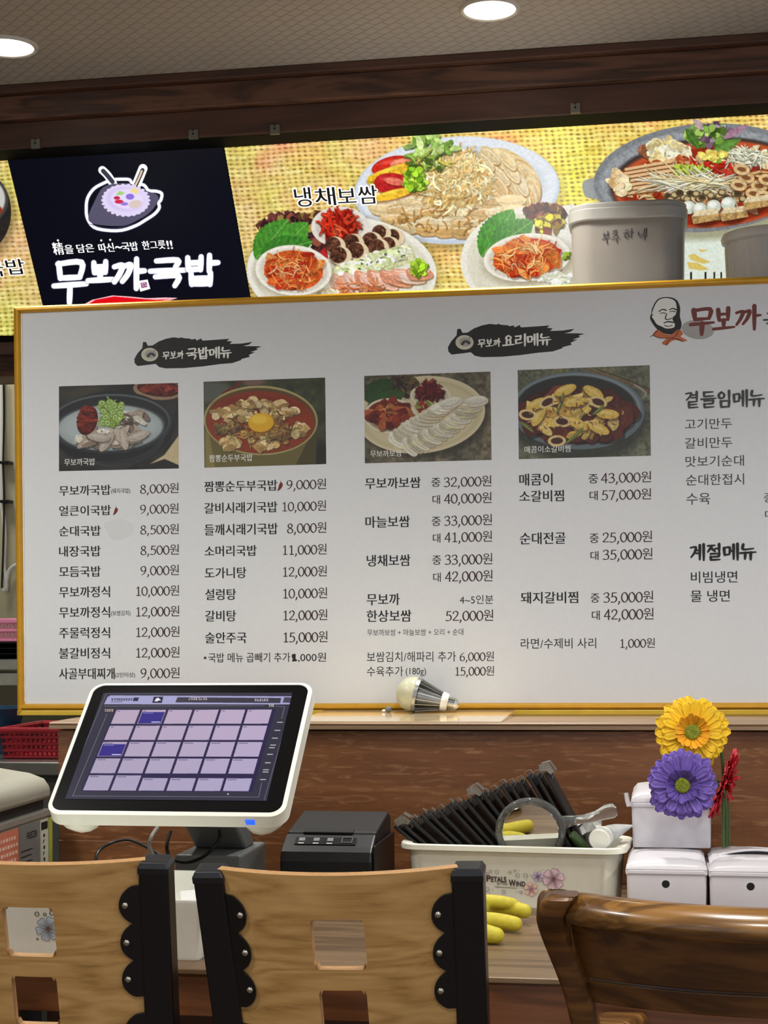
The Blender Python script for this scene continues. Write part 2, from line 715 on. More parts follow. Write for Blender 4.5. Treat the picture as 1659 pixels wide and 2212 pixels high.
def text_into(mb, S, string, uL, uR, vT, vB, lift, bold=0.0):
    vs, fs = glyphs(string)
    aL, aR, bB, bT = fit_box(S, uL, uR, vT, vB)
    # heavier weights are struck several times with a small shift
    if not bold:
        offs = [(0, 0)]
    elif bold < .03:
        offs = [(0, 0), (-bold, 0), (bold, 0)]
    else:
        offs = [(0, 0)] + [(bold * math.cos(k * .5236), bold * math.sin(k * .5236)) for k in range(12)]
    mx = max(o[0] for o in offs)
    my = max(o[1] for o in offs)
    lo, hi = vs.min(0) - (mx, my), vs.max(0) + (mx, my)
    for q, (ox, oy) in enumerate(offs):
        a = aL + (vs[:, 0] + ox - lo[0]) / (hi[0] - lo[0]) * (aR - aL)
        b = bB + (vs[:, 1] + oy - lo[1]) / (hi[1] - lo[1]) * (bT - bB)
        mb.add([S.pt(x, y, lift + q * 1.5e-5) for x, y in zip(a, b)], fs)
    return mb


def nib(mb, S, pts, wmax, wmin, ang, lift, k=5, taper=0.0, closed=False):
    """broad-pen stroke on a surface; pts in surface metres"""
    q = np.array(smoothpath(pts, k, closed)) if len(pts) > 2 else np.array([np.array(pts[0]) * (1 - t) + np.array(pts[1]) * t for t in (0, .25, .5, .75, 1)], float)
    if closed:
        q = np.vstack([q, q[:1]])
    n = len(q)
    d = np.zeros_like(q)
    d[1:-1] = q[2:] - q[:-2]
    d[0] = q[1] - q[0]
    d[-1] = q[-1] - q[-2]
    if closed:
        d[0] = d[-1] = q[1] - q[-2]
    d /= np.linalg.norm(d, axis=1)[:, None] + 1e-12
    th = np.arctan2(d[:, 1], d[:, 0])
    w = (wmin + (wmax - wmin) * np.abs(np.sin(th - ang))) / 2
    if taper:
        t = np.linspace(0, 1, n)
        w = w * (1 - taper * t ** 3)
    nr = np.stack([-d[:, 1], d[:, 0]], 1)
    mb.k = getattr(mb, 'k', 0) + 1
    lift = lift + mb.k * 1.2e-5
    vs, fs = [], []
    for i in range(n):
        vs += [S.pt(*(q[i] + nr[i] * w[i]), lift), S.pt(*(q[i] - nr[i] * w[i]), lift)]
    for i in range(n - 1):
        fs.append((2 * i, 2 * i + 1, 2 * i + 3, 2 * i + 2))
    mb.add(vs, fs)
    if not closed:
        for e in (0, n - 1):
            mb.k += 1
            mb.add([S.pt(q[e][0] + w[e] * math.cos(k_ * .785), q[e][1] + w[e] * math.sin(k_ * .785), lift + 6e-6) for k_ in range(8)], [tuple(range(8))])


DIG = {
    '0': [[(.30, 1), (.10, .8), (.05, .5), (.10, .2), (.30, 0), (.50, .2), (.55, .5), (.50, .8)], 'c'],
    '1': [[(.33, 0), (.33, .98)], [(.33, .97), (.14, .84)], [(.14, .02), (.52, .02)]],
    '2': [[(.09, .76), (.15, .93), (.3, 1), (.46, .92), (.5, .74), (.42, .52), (.24, .28), (.07, .06)], [(.06, .04), (.56, .04)]],
    '3': [[(.08, .84), (.16, .96), (.3, 1), (.44, .92), (.47, .77), (.38, .6), (.2, .53)], [(.22, .54), (.42, .5), (.52, .32), (.46, .1), (.28, 0), (.06, .06)]],
    '4': [[(.42, 1), (.04, .3)], [(.04, .3), (.58, .3)], [(.42, 1), (.42, 0)]],
    '5': [[(.52, .97), (.19, .97)], [(.19, .97), (.14, .56)], [(.14, .56), (.32, .62), (.47, .52), (.52, .32), (.44, .1), (.26, 0), (.06, .05)]],
    '6': [[(.48, .98), (.24, .82), (.1, .52), (.08, .26), (.15, .06), (.3, 0), (.46, .08), (.52, .3), (.44, .5), (.3, .56), (.12, .42)]],
    '7': [[(.06, .96), (.54, .96)], [(.54, .96), (.24, 0)]],
    '8': [[(.29, .53), (.13, .66), (.13, .88), (.29, 1), (.45, .88), (.45, .68), (.29, .53), (.1, .38), (.06, .18), (.15, .03), (.29, 0), (.44, .03), (.52, .18), (.47, .38)], 'c'],
    '9': [[(.1, .02), (.34, .18), (.48, .48), (.5, .74), (.43, .94), (.28, 1), (.12, .92), (.06, .7), (.14, .5), (.28, .44), (.46, .58)]],
    ',': [[(.12, .07), (.15, -.02), (.05, -.2)]],
}


def digits_into(mb, S, string, aL, aR, b0, h, lift):
    adv = [0.30 if c == ',' else 0.62 for c in string]
    tot = sum(adv)
    x = 0
    for c, ad in zip(string, adv):
        st = DIG[c]
        cl = st[-1] == 'c'
        for s_ in st[:-1] if cl else st:
            pts = [(aL + (x + p[0]) / tot * (aR - aL), b0 + p[1] * h) for p in s_]
            nib(mb, S, pts, h * .135, h * .06, R(18), lift, closed=cl)
        x += ad


def price_into(mb, S, string, uL, uR, vT, vB, lift, frac=None):
    """digits in an old-style pen face followed by the won sign word"""
    aL, aR, bB, bT = fit_box(S, uL, uR, vT, vB)
    d = string[:-1]
    nun = sum(.30 if c == ',' else .62 for c in d)
    w1 = (aR - aL) * 0.86 / (0.86 + nun)
    vs, fs = glyphs('원')
    lo, hi = vs.min(0), vs.max(0)
    a = aR - w1 + (vs[:, 0] - lo[0]) / (hi[0] - lo[0]) * w1
    b = bB + (vs[:, 1] - lo[1]) / (hi[1] - lo[1]) * (bT - bB)
    mb.add([S.pt(x, y, lift) for x, y in zip(a, b)], fs)
    hh = bT - bB
    digits_into(mb, S, d, aL, aR - w1 * 1.02, bB + hh * .03, hh * .84, lift)


SYL = {
    '무': [[(.15, .1), (.2, .45)], [(.12, .12), (.85, .08), (.8, .42)], [(.2, .44), (.8, .42)], [(0, .62), (1, .57)], [(.5, .6), (.48, 1)]],
    '보': [[(.25, .1), (.28, .55)], [(.72, .05), (.7, .53)], [(.27, .3), (.7, .28)], [(.28, .54), (.7, .52)], [(.5, .55), (.5, .82)], [(.02, .9), (1, .84)]],
    '까': [[(.05, .27), (.3, .22), (.22, .5), (.05, .78)], [(.32, .27), (.56, .2), (.48, .5), (.3, .76)], [(.75, 0), (.74, 1)], [(.75, .42), (1, .4)]],
    '국': [[(.18, .08), (.8, .05), (.74, .3)], [(0, .46), (1, .42)], [(.48, .45), (.48, .64)], [(.15, .67), (.82, .63), (.72, 1)]],
    '밥': [[(.1, .08), (.12, .5)], [(.5, .05), (.48, .5)], [(.11, .27), (.49, .25)], [(.12, .49), (.48, .47)], [(.75, 0), (.74, .55)], [(.75, .27), (1, .25)], [(.2, .62), (.22, 1)], [(.78, .6), (.76, 1)], [(.21, .8), (.77, .78)], [(.22, .98), (.76, .97)]],
    '메': [[(.05, .25), (.08, .7)], [(.05, .25), (.4, .22), (.38, .65)], [(.08, .68), (.38, .65)], [(.45, .45), (.65, .43)], [(.65, .05), (.65, .95)], [(.9, 0), (.9, 1)]],
    '뉴': [[(.2, .05), (.2, .35), (.85, .3)], [(0, .58), (1, .53)], [(.33, .57), (.3, .95)], [(.67, .55), (.66, 1)]],
    '요': [[(.5, .06), (.3, .2), (.36, .42), (.6, .42), (.7, .22), (.5, .06)], [(.33, .55), (.33, .82)], [(.66, .53), (.66, .82)], [(0, .9), (1, .84)]],
    '리': [[(.05, .15), (.5, .12)], [(.5, .12), (.48, .42)], [(.48, .42), (.08, .45)], [(.08, .45), (.08, .78)], [(.08, .78), (.62, .7)], [(.87, 0), (.86, 1)]],
    '곁': [[(.05, .1), (.4, .07), (.32, .28), (.08, .5)], [(.45, .2), (.75, .18)], [(.42, .36), (.75, .34)], [(.77, 0), (.77, .55)], [(.25, .62), (.8, .6)], [(.25, .62), (.25, .97)], [(.25, .97), (.85, .95)], [(.25, .79), (.78, .77)]],
    '들': [[(.2, .05), (.8, .03)], [(.2, .05), (.2, .3)], [(.2, .3), (.85, .28)], [(0, .47), (1, .43)], [(.2, .58), (.8, .56)], [(.8, .56), (.78, .75)], [(.78, .75), (.22, .77)], [(.22, .77), (.22, .98)], [(.22, .98), (.85, .95)]],
    '임': [[(.3, .07), (.12, .22), (.18, .42), (.4, .42), (.48, .22), (.3, .07)], [(.8, 0), (.8, .52)], [(.25, .62), (.27, 1)], [(.25, .62), (.8, .6)], [(.8, .6), (.78, .98)], [(.27, .98), (.78, .97)]],
    '계': [[(.05, .2), (.38, .17), (.3, .5), (.08, .8)], [(.4, .38), (.6, .36)], [(.4, .56), (.6, .54)], [(.64, .05), (.63, .95)], [(.88, 0), (.88, 1)]],
    '절': [[(.08, .1), (.55, .07)], [(.35, .1), (.08, .48)], [(.3, .25), (.55, .45)], [(.55, .28), (.78, .26)], [(.8, 0), (.8, .52)], [(.25, .6), (.8, .58)], [(.8, .58), (.78, .77)], [(.78, .77), (.27, .79)], [(.27, .79), (.27, .98)], [(.27, .98), (.85, .96)]],
}


def brush_into(mb, S, string, uL, uR, vT, vB, lift, weight=.15, gap=.06):
    aL, aR, bB, bT = fit_box(S, uL, uR, vT, vB)
    n = len(string)
    w = (aR - aL) / (n + gap * (n - 1))
    h = bT - bB
    for i, c in enumerate(string):
        x0 = aL + i * w * (1 + gap)
        for s_ in SYL[c]:
            nib(mb, S, [(x0 + p[0] * w, bT - p[1] * h) for p in s_], h * weight, h * weight * .62, R(12), lift, k=4, taper=.35)

# ================================================================== shared materials
M_black = plain('black_plastic', (16, 16, 18), rough=0.38, spec=0.4, var=0.1, scale=60)
M_blackmetal = plain('black_painted_steel', (13, 13, 15), rough=0.32, spec=0.5, var=0.08, scale=80, bump=0.15)
M_white = plain('white_plastic', (228, 228, 220), rough=0.32, spec=0.5, var=0.03)
M_cream = plain('cream_plastic', (232, 230, 214), rough=0.3, spec=0.5, var=0.03)
M_steel = plain('brushed_steel', (175, 175, 172), rough=0.28, metal=1.0, var=0.08)
M_chrome = plain('chrome', (220, 220, 215), rough=0.12, metal=1.0, var=0.04)
M_grey = plain('grey_plastic', (104, 108, 108), rough=0.45, var=0.06)
M_ink = plain('black_print_ink', (26, 27, 29), rough=0.5, var=0.02)
M_inkbrown = plain('brown_print_ink', (52, 27, 24), rough=0.5, var=0.02)
M_inkgrey = plain('grey_print_ink', (66, 68, 68), rough=0.5, var=0.02)
M_inkwhite = plain('white_print_ink', (235, 235, 230), rough=0.5, var=0.02)

# ================================================================== the room
CEIL = float(atY(830, 133, 3.44)[2])
LEDGE = float(atY(830, 1561, 2.93)[2])
COUNTER = 0.722

m, nt, b = newmat('embossed_ceiling_paper')
tc = N(nt, 'ShaderNodeTexCoord')
mp = N(nt, 'ShaderNodeMapping')
mp.inputs['Rotation'].default_value = (0, 0, R(45))
nt.links.new(tc.outputs['Object'], mp.inputs[0])
br = N(nt, 'ShaderNodeTexBrick')
br.inputs['Scale'].default_value = 22
br.inputs['Mortar Size'].default_value = 0.05
br.inputs['Mortar Smooth'].default_value = 0.5
br.inputs['Brick Width'].default_value = 0.75
br.inputs['Row Height'].default_value = 0.5
nt.links.new(mp.outputs[0], br.inputs['Vector'])
cr = N(nt, 'ShaderNodeMix', data_type='RGBA')
cr.inputs[6].default_value = (*srgb((166, 158, 150)), 1)
cr.inputs[7].default_value = (*srgb((146, 138, 130)), 1)
nt.links.new(br.outputs['Fac'], cr.inputs[0])
nt.links.new(cr.outputs[2], b.inputs['Base Color'])
b.inputs['Roughness'].default_value = 0.75
bp = N(nt, 'ShaderNodeBump')
bp.inputs['Strength'].default_value = 0.22
bp.inputs['Distance'].default_value = 0.003
bp.invert = True
nt.links.new(br.outputs['Fac'], bp.inputs['Height'])
nt.links.new(bp.outputs[0], b.inputs['Normal'])
M_ceil = m
M_beam = wood('dark_beam_wood', (44, 26, 17), (80, 50, 34), (104, 68, 48), stretch=(1.6, 9, 12), swirl=3.5, ring=5.0, rough=0.55, finew=0.4)
M_beam2 = wood('dark_red_beam_wood', (46, 27, 17), (68, 40, 26), (84, 52, 36), stretch=(2.5, 10, 22), swirl=2.0, ring=2.0, rough=0.55, finew=0.6)
M_part = wood('brown_oak_laminate', (86, 50, 24), (110, 67, 34), (130, 84, 48), stretch=(1.8, 5, 9), fine=(7, 60, 80), swirl=4.0, ring=1.6, rough=0.45, finew=0.6, bump=0.2, streak=((160, 116, 78), (15, 50, 95), .53, .72, .6))
M_ledge = wood('ledge_laminate', (92, 72, 52), (122, 98, 74), (150, 124, 98), stretch=(1.5, 14, 30), swirl=1.5, ring=2.0, rough=0.35, finew=0.6)
M_counter = wood('walnut_laminate', (72, 53, 36), (98, 76, 53), (122, 99, 72), stretch=(1.6, 14, 14), fine=(4, 110, 110), swirl=2.0, ring=3.0, rough=0.36, finew=0.55)
M_apron = wood('apron_laminate', (70, 39, 20), (92, 54, 30), (114, 70, 42), stretch=(1.6, 14, 18), fine=(4, 110, 110), swirl=2.5, ring=3.0, rough=0.45, finew=0.5)
M_wall = plain('cream_wall_paint', (190, 182, 150), rough=0.6, var=0.05, scale=4)
M_floor = wood('dark_floor', (50, 36, 28), (74, 54, 42), (96, 72, 56), stretch=(1, 8, 8), rough=0.5)

structure(obj('ceiling', MB().box(-3.2, 2.6, -2.2, 3.6, CEIL, CEIL + 0.05), M_ceil), 'taupe embossed wallpaper ceiling')
structure(obj('floor', MB().box(-3.2, 2.6, -2.2, 4.5, -0.05, 0), M_floor), 'dark wooden floor')
structure(obj('wall_back', MB().box(-3.2, 2.6, 4.40, 4.5, 0, 2.9), M_wall), 'cream kitchen back wall')
structure(obj('wall_left', MB().box(-3.3, -3.2, -2.2, 4.5, 0, 2.9), M_wall), 'cream side wall of the kitchen')

zb = lambda v, Y: float(atY(830, v, Y)[2])
b1 = MB().box(-3.2, 2.6, 3.42, 3.62, zb(145, 3.42), CEIL)
structure(obj('trim_1', b1, M_beam2, bevel=0.003), 'dark crown strip under the ceiling')
b2 = MB().box(-3.2, 2.6, 3.44, 3.64, zb(206, 3.44), zb(145, 3.42))
structure(obj('trim_2', b2, M_beam, bevel=0.003), 'dark brown figured wooden beam under the ceiling')
b3 = MB().box(-3.2, 2.6, 3.458, 3.66, zb(272, 3.458), zb(206, 3.44))
structure(obj('trim_3', b3, M_beam2, bevel=0.003), 'reddish brown lower beam above the lit sign')
b4 = MB().box(-3.2, -0.9, 3.93, 4.1, float(atY(10, 766, 3.93)[2]), float(atY(10, 722, 3.93)[2]))
structure(obj('trim_4', b4, M_beam2, bevel=0.002), 'dark board below the lit sign at left')
b5 = MB().box(-3.2, -0.9, 3.96, 4.1, float(atY(10, 813, 3.96)[2]), float(atY(10, 767, 3.96)[2]))
structure(obj('trim_5', b5, M_beam, bevel=0.002), 'brown wooden batten above the cream kitchen wall')

# counter partition with its ledge
XP = float(atY(126, 1700, 2.95)[0])
structure(obj('wall_counter', MB().box(XP, 2.4, 2.95, 3.20, 0, LEDGE - 0.016), M_part, bevel=0.002), 'brown wood grain counter partition behind the till')
lz = LEDGE - float(atY(830, 1576, 2.93)[2])
prof = [(2.93, LEDGE - lz), (2.93, LEDGE - lz * .55), (2.934, LEDGE - lz * .45), (2.931, LEDGE - lz * .2), (2.936, LEDGE), (3.26, LEDGE), (3.26, LEDGE - lz)]
structure(obj('trim_6', MB().prism([(XP - 0.01, y, z) for y, z in prof], (2.4 - XP + 0.01, 0, 0)), M_ledge), 'moulded ledge along the top of the counter partition')

# ================================================================== ceiling lights
M_lamp = plain('lit_diffuser', (255, 253, 246), rough=0.4, emit=(255, 252, 244), estr=5.0)
M_ring = plain('downlight_ring', (196, 190, 180), rough=0.35, var=0.02)
for i, (u, v) in enumerate(((1058, 18), (16, 99))):
    c = atZ(u, v, CEIL)
    k = 3500 / float((c - CAM) @ FWD)
    ro, ri = 66 / k, 56 / k
    t = thing('ceiling_downlight', ('round recessed ceiling downlight above the noodle and pork platter, the right one', 'round recessed ceiling downlight at the left edge, the left one')[i], 'ceiling light', c, 'recessed ceiling downlights')
    obj('trim_ring', MB().lathe([(ri, 0.004), (ri, -0.004), (ri + .003, -0.006), (ro - .003, -0.006), (ro, -0.001), (ro, 0.004)], c, n=48, cap0=False, cap1=False), M_ring, t, smooth=True)
    obj('diffuser', MB().lathe([(ri, 0.004), (ri, -0.003), (ri * .6, -0.005), (0.002, -0.0055)], c, n=48), M_lamp, t, smooth=True)
    area_lamp('downlight_beam', (c[0], c[1], c[2] - 0.012), ro * 1.6, 7.0, LAMPC, spread=R(85))

# ================================================================== the backlit sign
se, ce = 0.588, 0.809
P0 = atY(830, 690, 3.80)
LS = Surf(P0, (1, 0, 0), (0, -se, ce))
aA, bA = LS.loc(16.5, 345)          # right edge of the left film
aB, _ = LS.loc(484, 320)            # left edge of the centre film
_, bTop = LS.loc(900, 291)
_, bBot = LS.loc(10, 725)
sign = thing('backlit_sign', 'long backlit menu sign with dish pictures and a black logo panel, hung under the beam', 'sign', LS.pt(0, bBot))
hs = MB()
hs.prism([LS.pt(a, b_, -0.004) for a, b_ in ((-1.6, bBot - .02), (1.3, bBot - .02), (1.3, bTop + .055), (-1.6, bTop + .055))], LS.n * -0.07)
obj('housing', hs, plain('black_sign_housing', (6, 6, 7), rough=0.75, spec=0.15, var=0.1), sign)
hr = MB()
hr.prism([LS.pt(a, b_, -0.004) for a, b_ in ((-1.6, bTop + .022), (1.3, bTop + .022), (1.3, bTop + .055), (-1.6, bTop + .055))], LS.n * 0.012)
obj('top_rail', hr, plain('black_aluminium_rail', (26, 26, 28), rough=0.3, var=0.05), sign, bevel=0.003)
zt = float(LS.pt(0, bTop + .012)[2])
obj('top_cap', MB().box(-1.7, 1.3, 3.462, 3.60, zt, zb(272, 3.458) - .0005), bpy.data.materials['black_sign_housing'], sign, bevel=0.002)
M_clip = plain('zinc_clip', (120, 118, 108), rough=0.4, metal=0.6, var=0.1)
for (u, v) in ((77, 311), (418, 291), (594, 280), (1243, 234)):
    CSF = Surf(atY(u, v, 3.455), (1, 0, 0), (0, 0, 1))
    a, b_ = 0.0, 0.0
    cb = MB()
    w = .0105
    cb.prism([CSF.pt(a + x, b_ + y, -0.004) for x, y in ((-w, -w), (w, -w), (w, w), (w * .3, w), (0, w * .6), (-w * .3, w), (-w, w))], CSF.n * 0.008)
    cl = obj('clip', cb, M_clip, sign, bevel=0.001)
    obj('rivet', MB().lathe([(0.0025, 0), (0.0025, .001), (0.001, .002)], CSF.pt(a, b_ + .001, .0035), axis=CSF.n, n=10), M_black, cl, smooth=True)

M_film = printed('backlit_film', rough=0.3, emit=0.88)
M_logo = printed('backlit_logo_film', rough=0.25, emit=1.0)


def burlap(cv, bright):
    """woven straw ground of the printed film"""
    g = np.random.default_rng(3)
    U, V = np.meshgrid(cv.X, cv.Y)
    wob = vnoise(cv.h, cv.w, 50, 21) * 7
    V2 = V + 0.05 * U + wob
    U2 = U - 0.15 * V + vnoise(cv.h, cv.w, 60, 22) * 9
    py, px = 9.6, 13.5
    row, col_ = np.floor(V2 / py).astype(int), np.floor(U2 / px).astype(int)
    fy, fx = V2 / py - row, U2 / px - col_
    rnd = np.random.default_rng(8).random((400, 400))
    q1 = rnd[row % 400, col_ % 400]
    q2 = rnd[(row * 7) % 400, (col_ * 3 + 11) % 400]
    thr = vnoise(cv.h, cv.w, 6, 5, 3)
    tint = vnoise(cv.h, cv.w, 90, 9, 3)
    rowtone = rnd[row % 400, (col_ // 3) % 400]
    base = np.ones((cv.h, cv.w, 3)) * np.array([222, 196, 112.])
    base = base * (1 - rowtone[..., None] * .7) + np.array([240, 224, 158.]) * rowtone[..., None] * .7
    base += (tint[..., None] - 0.5) * np.array([-20, 40, -50])
    base += np.clip((U - 480) / 700, 0, 1)[..., None] * np.array([24, 16, -4])
    base += 26 * np.exp(-((fy - .45) / .3) ** 2)[..., None] - 12
    base *= (0.88 + 0.24 * thr[..., None])
    gap = np.exp(-((fy - .95) / .2) ** 2) + np.exp(-((fy + .05) / .2) ** 2)
    dash = np.clip(np.sin(fx * 3.14) * 1.7 - .55 - .7 * q1, 0, 1) * np.clip(gap, 0, 1)
    warp = np.exp(-((fx - .5) / .2) ** 2) * .16 * q2
    dk_ = np.clip(dash * (.35 + .75 * q2) + warp, 0, .85)[..., None]
    base = base * (1 - dk_) + np.array([128, 90, 34]) * dk_
    red = np.clip(vnoise(cv.h, cv.w, 70, 31, 2) - .62, 0, 1)[..., None] * 3
    base += red * np.array([10, -40, -10])
    cv.img[:] = np.clip(base / 255, 0, 1)


RED = [(190, 52, 22), (214, 84, 34), (168, 34, 18), (226, 120, 54), (236, 150, 80), (150, 26, 20)]
LET = [(92, 44, 46), (70, 32, 38), (120, 66, 50), (58, 26, 34), (150, 120, 60)]
PORK = [(230, 206, 158), (220, 186, 130), (240, 222, 180), (208, 168, 104), (232, 208, 156)]


def kimchi(cv, cx, cy, rx, ry, rot=0):
    cv.ell(cx + 3, cy + 6, rx * 1.5, ry * 1.42, (120, 104, 70), rot, a=.45, soft=14)
    cv.ell(cx, cy, rx * 1.42, ry * 1.36, (238, 234, 222), rot)
    cv.ell(cx, cy + 1, rx * 1.28, ry * 1.20, (214, 206, 190), rot, soft=4)
    cv.ell(cx, cy, rx * 1.1, ry * 1.08, (196, 84, 34), rot, tex=.3)
    KO = [(214, 96, 42), (226, 126, 58), (198, 66, 28), (236, 156, 84), (180, 44, 24), (230, 140, 70)]
    cv.chunks(cx, cy, rx * .92, ry * .86, KO, 40, rx * .34, rot, asp=.55, shade=.3, hi=.35)
    cv.shreds(cx, cy, rx * .92, ry * .88, KO + [(242, 190, 120)], 70, rx * .5, rx * .05, rot, shade=.25)
    cv.ell(cx - rx * .1, cy + ry * .1, rx * .5, ry * .28, (176, 40, 24), rot - 20, a=.45, soft=10)
    cv.shreds(cx, cy, rx * .8, ry * .7, [(244, 214, 160), (236, 176, 110)], 16, rx * .4, rx * .04, rot, shade=.2)


def pork_slice(cv, x, y, L, w, ang, cols):
    c, s = math.cos(R(ang)), math.sin(R(ang))
    def q(a, b_): return (x + a * c - b_ * s, y + a * s + b_ * c)
    g = cv.g
    pts = smoothpath([q(-L * (.9 + .2 * g.random()) / 2, -w * .2), q(-L * .25, -w * .5 * (.8 + .4 * g.random())), q(L * .2, -w * .5), q(L * .5, -w * .15), q(L * .48, w * .3), q(L * .1, w * .52), q(-L * .3, w * .45)], 3, True)
    cv.poly([(p[0] + 2, p[1] + 4) for p in pts], (120, 84, 40), a=.6)
    col = np.array(cols[g.integers(len(cols))]) * (.92 + .14 * g.random())
    cv.poly(pts, np.clip(col, 0, 255), tex=.12)
    cv.line([q(-L * .4, w * .1), q(0, w * .28), q(L * .42, w * .12)], w * .16, np.clip(col * .86, 0, 255), a=.7)
    cv.line([q(-L * .35, -w * .25), q(0, -w * .36), q(L * .36, -w * .22)], w * .12, (250, 242, 224), a=.6)


# ---- centre film
cv = Canvas(484, 226, 1790, 735, 1.2, (220, 200, 120))
burlap(cv, False)
# white lower right ground and the pale plate of greens
cv.poly([(1476, 735), (1476, 500), (1540, 486), (1659, 470), (1790, 450), (1790, 735)], (226, 236, 222))
for pts in ([(1486, 552), (1500, 548), (1512, 556), (1536, 566), (1520, 570), (1494, 562)], [(1484, 566), (1508, 568), (1532, 582), (1512, 584), (1488, 580)], [(1508, 538), (1530, 540), (1516, 545)]):
    cv.poly(pts, (222, 192, 92), a=.9)
for x in (1491, 1522, 1541, 1556, 1572):
    cv.poly([(x, 588), (x + 4, 587), (x + 4, 640), (x, 640)], (24, 22, 18))
# big oval platter
cv.ell(990, 424, 226, 116, (130, 110, 60), -3, a=.5, soft=16)
cv.ell(987, 411, 222, 116, (196, 208, 224), -3)
cv.ell(987, 407, 217, 111, (222, 228, 236), -3, soft=3)
cv.ell(990, 408, 190, 92, (206, 214, 222), -3, soft=5)
cv.ell(985, 418, 178, 82, (188, 146, 84), -3, soft=5, tex=.25)
for k in range(34):     # slices round the far side
    a = -62 + k * 3.6
    x, y = 1010 + 140 * math.cos(R(a)), 405 + 82 * math.sin(R(a))
    pork_slice(cv, x, y, 58, 24, a + 60, PORK)
for k in range(16):
    x = 1040 + 105 * cv.g.random()
    y = 335 + 90 * cv.g.random()
    pork_slice(cv, x, y, 52, 22, 35 + 30 * cv.g.random(), PORK)
for row, (y0, n, x0, dx, L) in enumerate(((430, 9, 815, 36, 62), (452, 9, 826, 36, 62), (474, 8, 850, 38, 60), (492, 7, 885, 38, 56))):
    for k in range(n):
        pork_slice(cv, x0 + k * dx, y0 + 10 * math.sin(k / n * 3.14), L, 25, -8 + 12 * cv.g.random(), PORK)
cv.shreds(960, 480, 140, 28, [(200, 150, 84), (186, 130, 60)], 40, 20, 3)
# jellyfish mound
cv.ell(985, 390, 76, 60, (224, 192, 128), tex=.2)
cv.shreds(985, 388, 78, 62, [(242, 222, 164), (234, 204, 134), (246, 234, 192), (224, 184, 108), (214, 170, 96)], 420, 34, 4.6, curl=1.2, shade=.2)
cv.shreds(985, 362, 40, 28, [(246, 226, 170), (232, 196, 128)], 90, 26, 4, curl=1.2, shade=.2)
# tomatoes, peppers, cucumber, parsley
for (x, y, rx, ry, c, r_) in ((812, 392, 20, 14, (222, 206, 60), 20), (846, 358, 44, 20, (196, 38, 26), -14), (868, 352, 26, 10, (226, 130, 96), -10), (846, 372, 52, 12, (236, 186, 46), -18), (850, 398, 42, 24, (186, 34, 34), 8), (850, 420, 44, 10, (240, 190, 50), -14), (852, 392, 22, 8, (224, 110, 90), 10)):
    cv.ell(x + 1, y + 4, rx, ry, (90, 20, 10), r_, a=.5, soft=5)
    cv.ell(x, y, rx, ry, c, r_, tex=.25)
    cv.ell(x - rx * .2, y - ry * .4, rx * .5, ry * .22, np.clip(np.array(c) + 60, 0, 255), r_, a=.6, soft=4)
cv.chunks(926, 322, 46, 26, [(150, 186, 92), (196, 216, 140), (110, 150, 56), (176, 204, 116)], 34, 20, asp=.45)
cv.shreds(922, 350, 44, 18, [(72, 104, 30), (210, 196, 90), (140, 170, 70)], 34, 26, 5)
cv.frill(897, 388, 22, 26, [(150, 196, 44), (120, 176, 30), (176, 214, 70)], 60, 9)
# left plate of side dishes
cv.ell(742, 592, 210, 128, (120, 100, 60), 2, a=.45, soft=16)
cv.ell(738, 588, 205, 122, (236, 234, 222), 2)
cv.ell(738, 590, 192, 112, (218, 214, 196), 2, soft=5)
cv.ell(738, 592, 180, 104, (232, 228, 214), 2, soft=5)
cv.poly([(650, 470), (690, 455), (770, 452), (812, 496), (760, 540)], (226, 222, 210))
cv.frill(640, 486, 78, 24, LET, 120, 11)
cv.frill(690, 500, 20, 40, LET, 70, 11)
cv.ell(734, 490, 62, 44, (228, 222, 212))
cv.ell(734, 490, 52, 37, (206, 198, 186), soft=4)
cv.shreds(732, 488, 36, 30, [(196, 40, 24), (214, 60, 36), (160, 22, 16), (226, 96, 60)], 150, 30, 5.5, ang=70)
cv.leaf((552, 560), (626, 470), 40, (66, 136, 42))
cv.leaf((600, 545), (668, 478), 36, (72, 146, 46))
cv.leaf((560, 552), (680, 520), 34, (56, 126, 40))
cv.poly([(690, 548), (704, 530), (710, 560)], (200, 30, 40))
for (x, y, r_) in ((848, 512, 19), (820, 502, 18), (800, 520, 20), (760, 524, 20), (838, 530, 20), (814, 534, 20), (770, 542, 20), (720, 530, 20), (732, 552, 21)):
    cv.ell(x + 4, y + 4, r_ + 3, r_ + 1, (60, 40, 24), a=.6, soft=5)
    cv.ell(x + 5, y + 1, r_ + 2, r_, (224, 204, 168), 20)
    cv.ell(x - 1, y - 1, r_ - 3, r_ - 3, (96, 58, 42), 10, tex=.5)
    cv.shreds(x - 1, y - 1, r_ - 7, r_ - 7, [(60, 34, 26), (130, 88, 66), (80, 46, 36)], 14, 8, 3)
cv.poly(smoothpath([(716, 596), (722, 576), (770, 562), (830, 540), (880, 528), (896, 546), (890, 566), (820, 590), (740, 606)], 4, True), (206, 206, 160), tex=.2)
cv.chunks(808, 566, 84, 16, [(220, 226, 176), (236, 238, 206), (204, 216, 150), (244, 244, 224)], 120, 11, rot=-17, shade=.25)
cv.shreds(808, 564, 80, 14, [(70, 90, 40)], 16, 4, 2, rot=-17)
for k in range(13):
    x = 720 + k * 14.5
    pork_slice(cv, x + 10, 618 - k * 2.2 + 6 * (k % 2), 60, 26, 60 - k * 5, [(236, 190, 170), (226, 164, 140), (240, 206, 190), (222, 150, 118)])
cv.shreds(770, 620, 60, 14, [(214, 110, 60), (226, 140, 90)], 30, 22, 3, ang=20)
cv.frill(905, 578, 17, 16, [(170, 206, 60), (146, 190, 40)], 44, 8)
cv.chunks(700, 632, 30, 8, [(226, 216, 190), (210, 196, 166)], 24, 7)
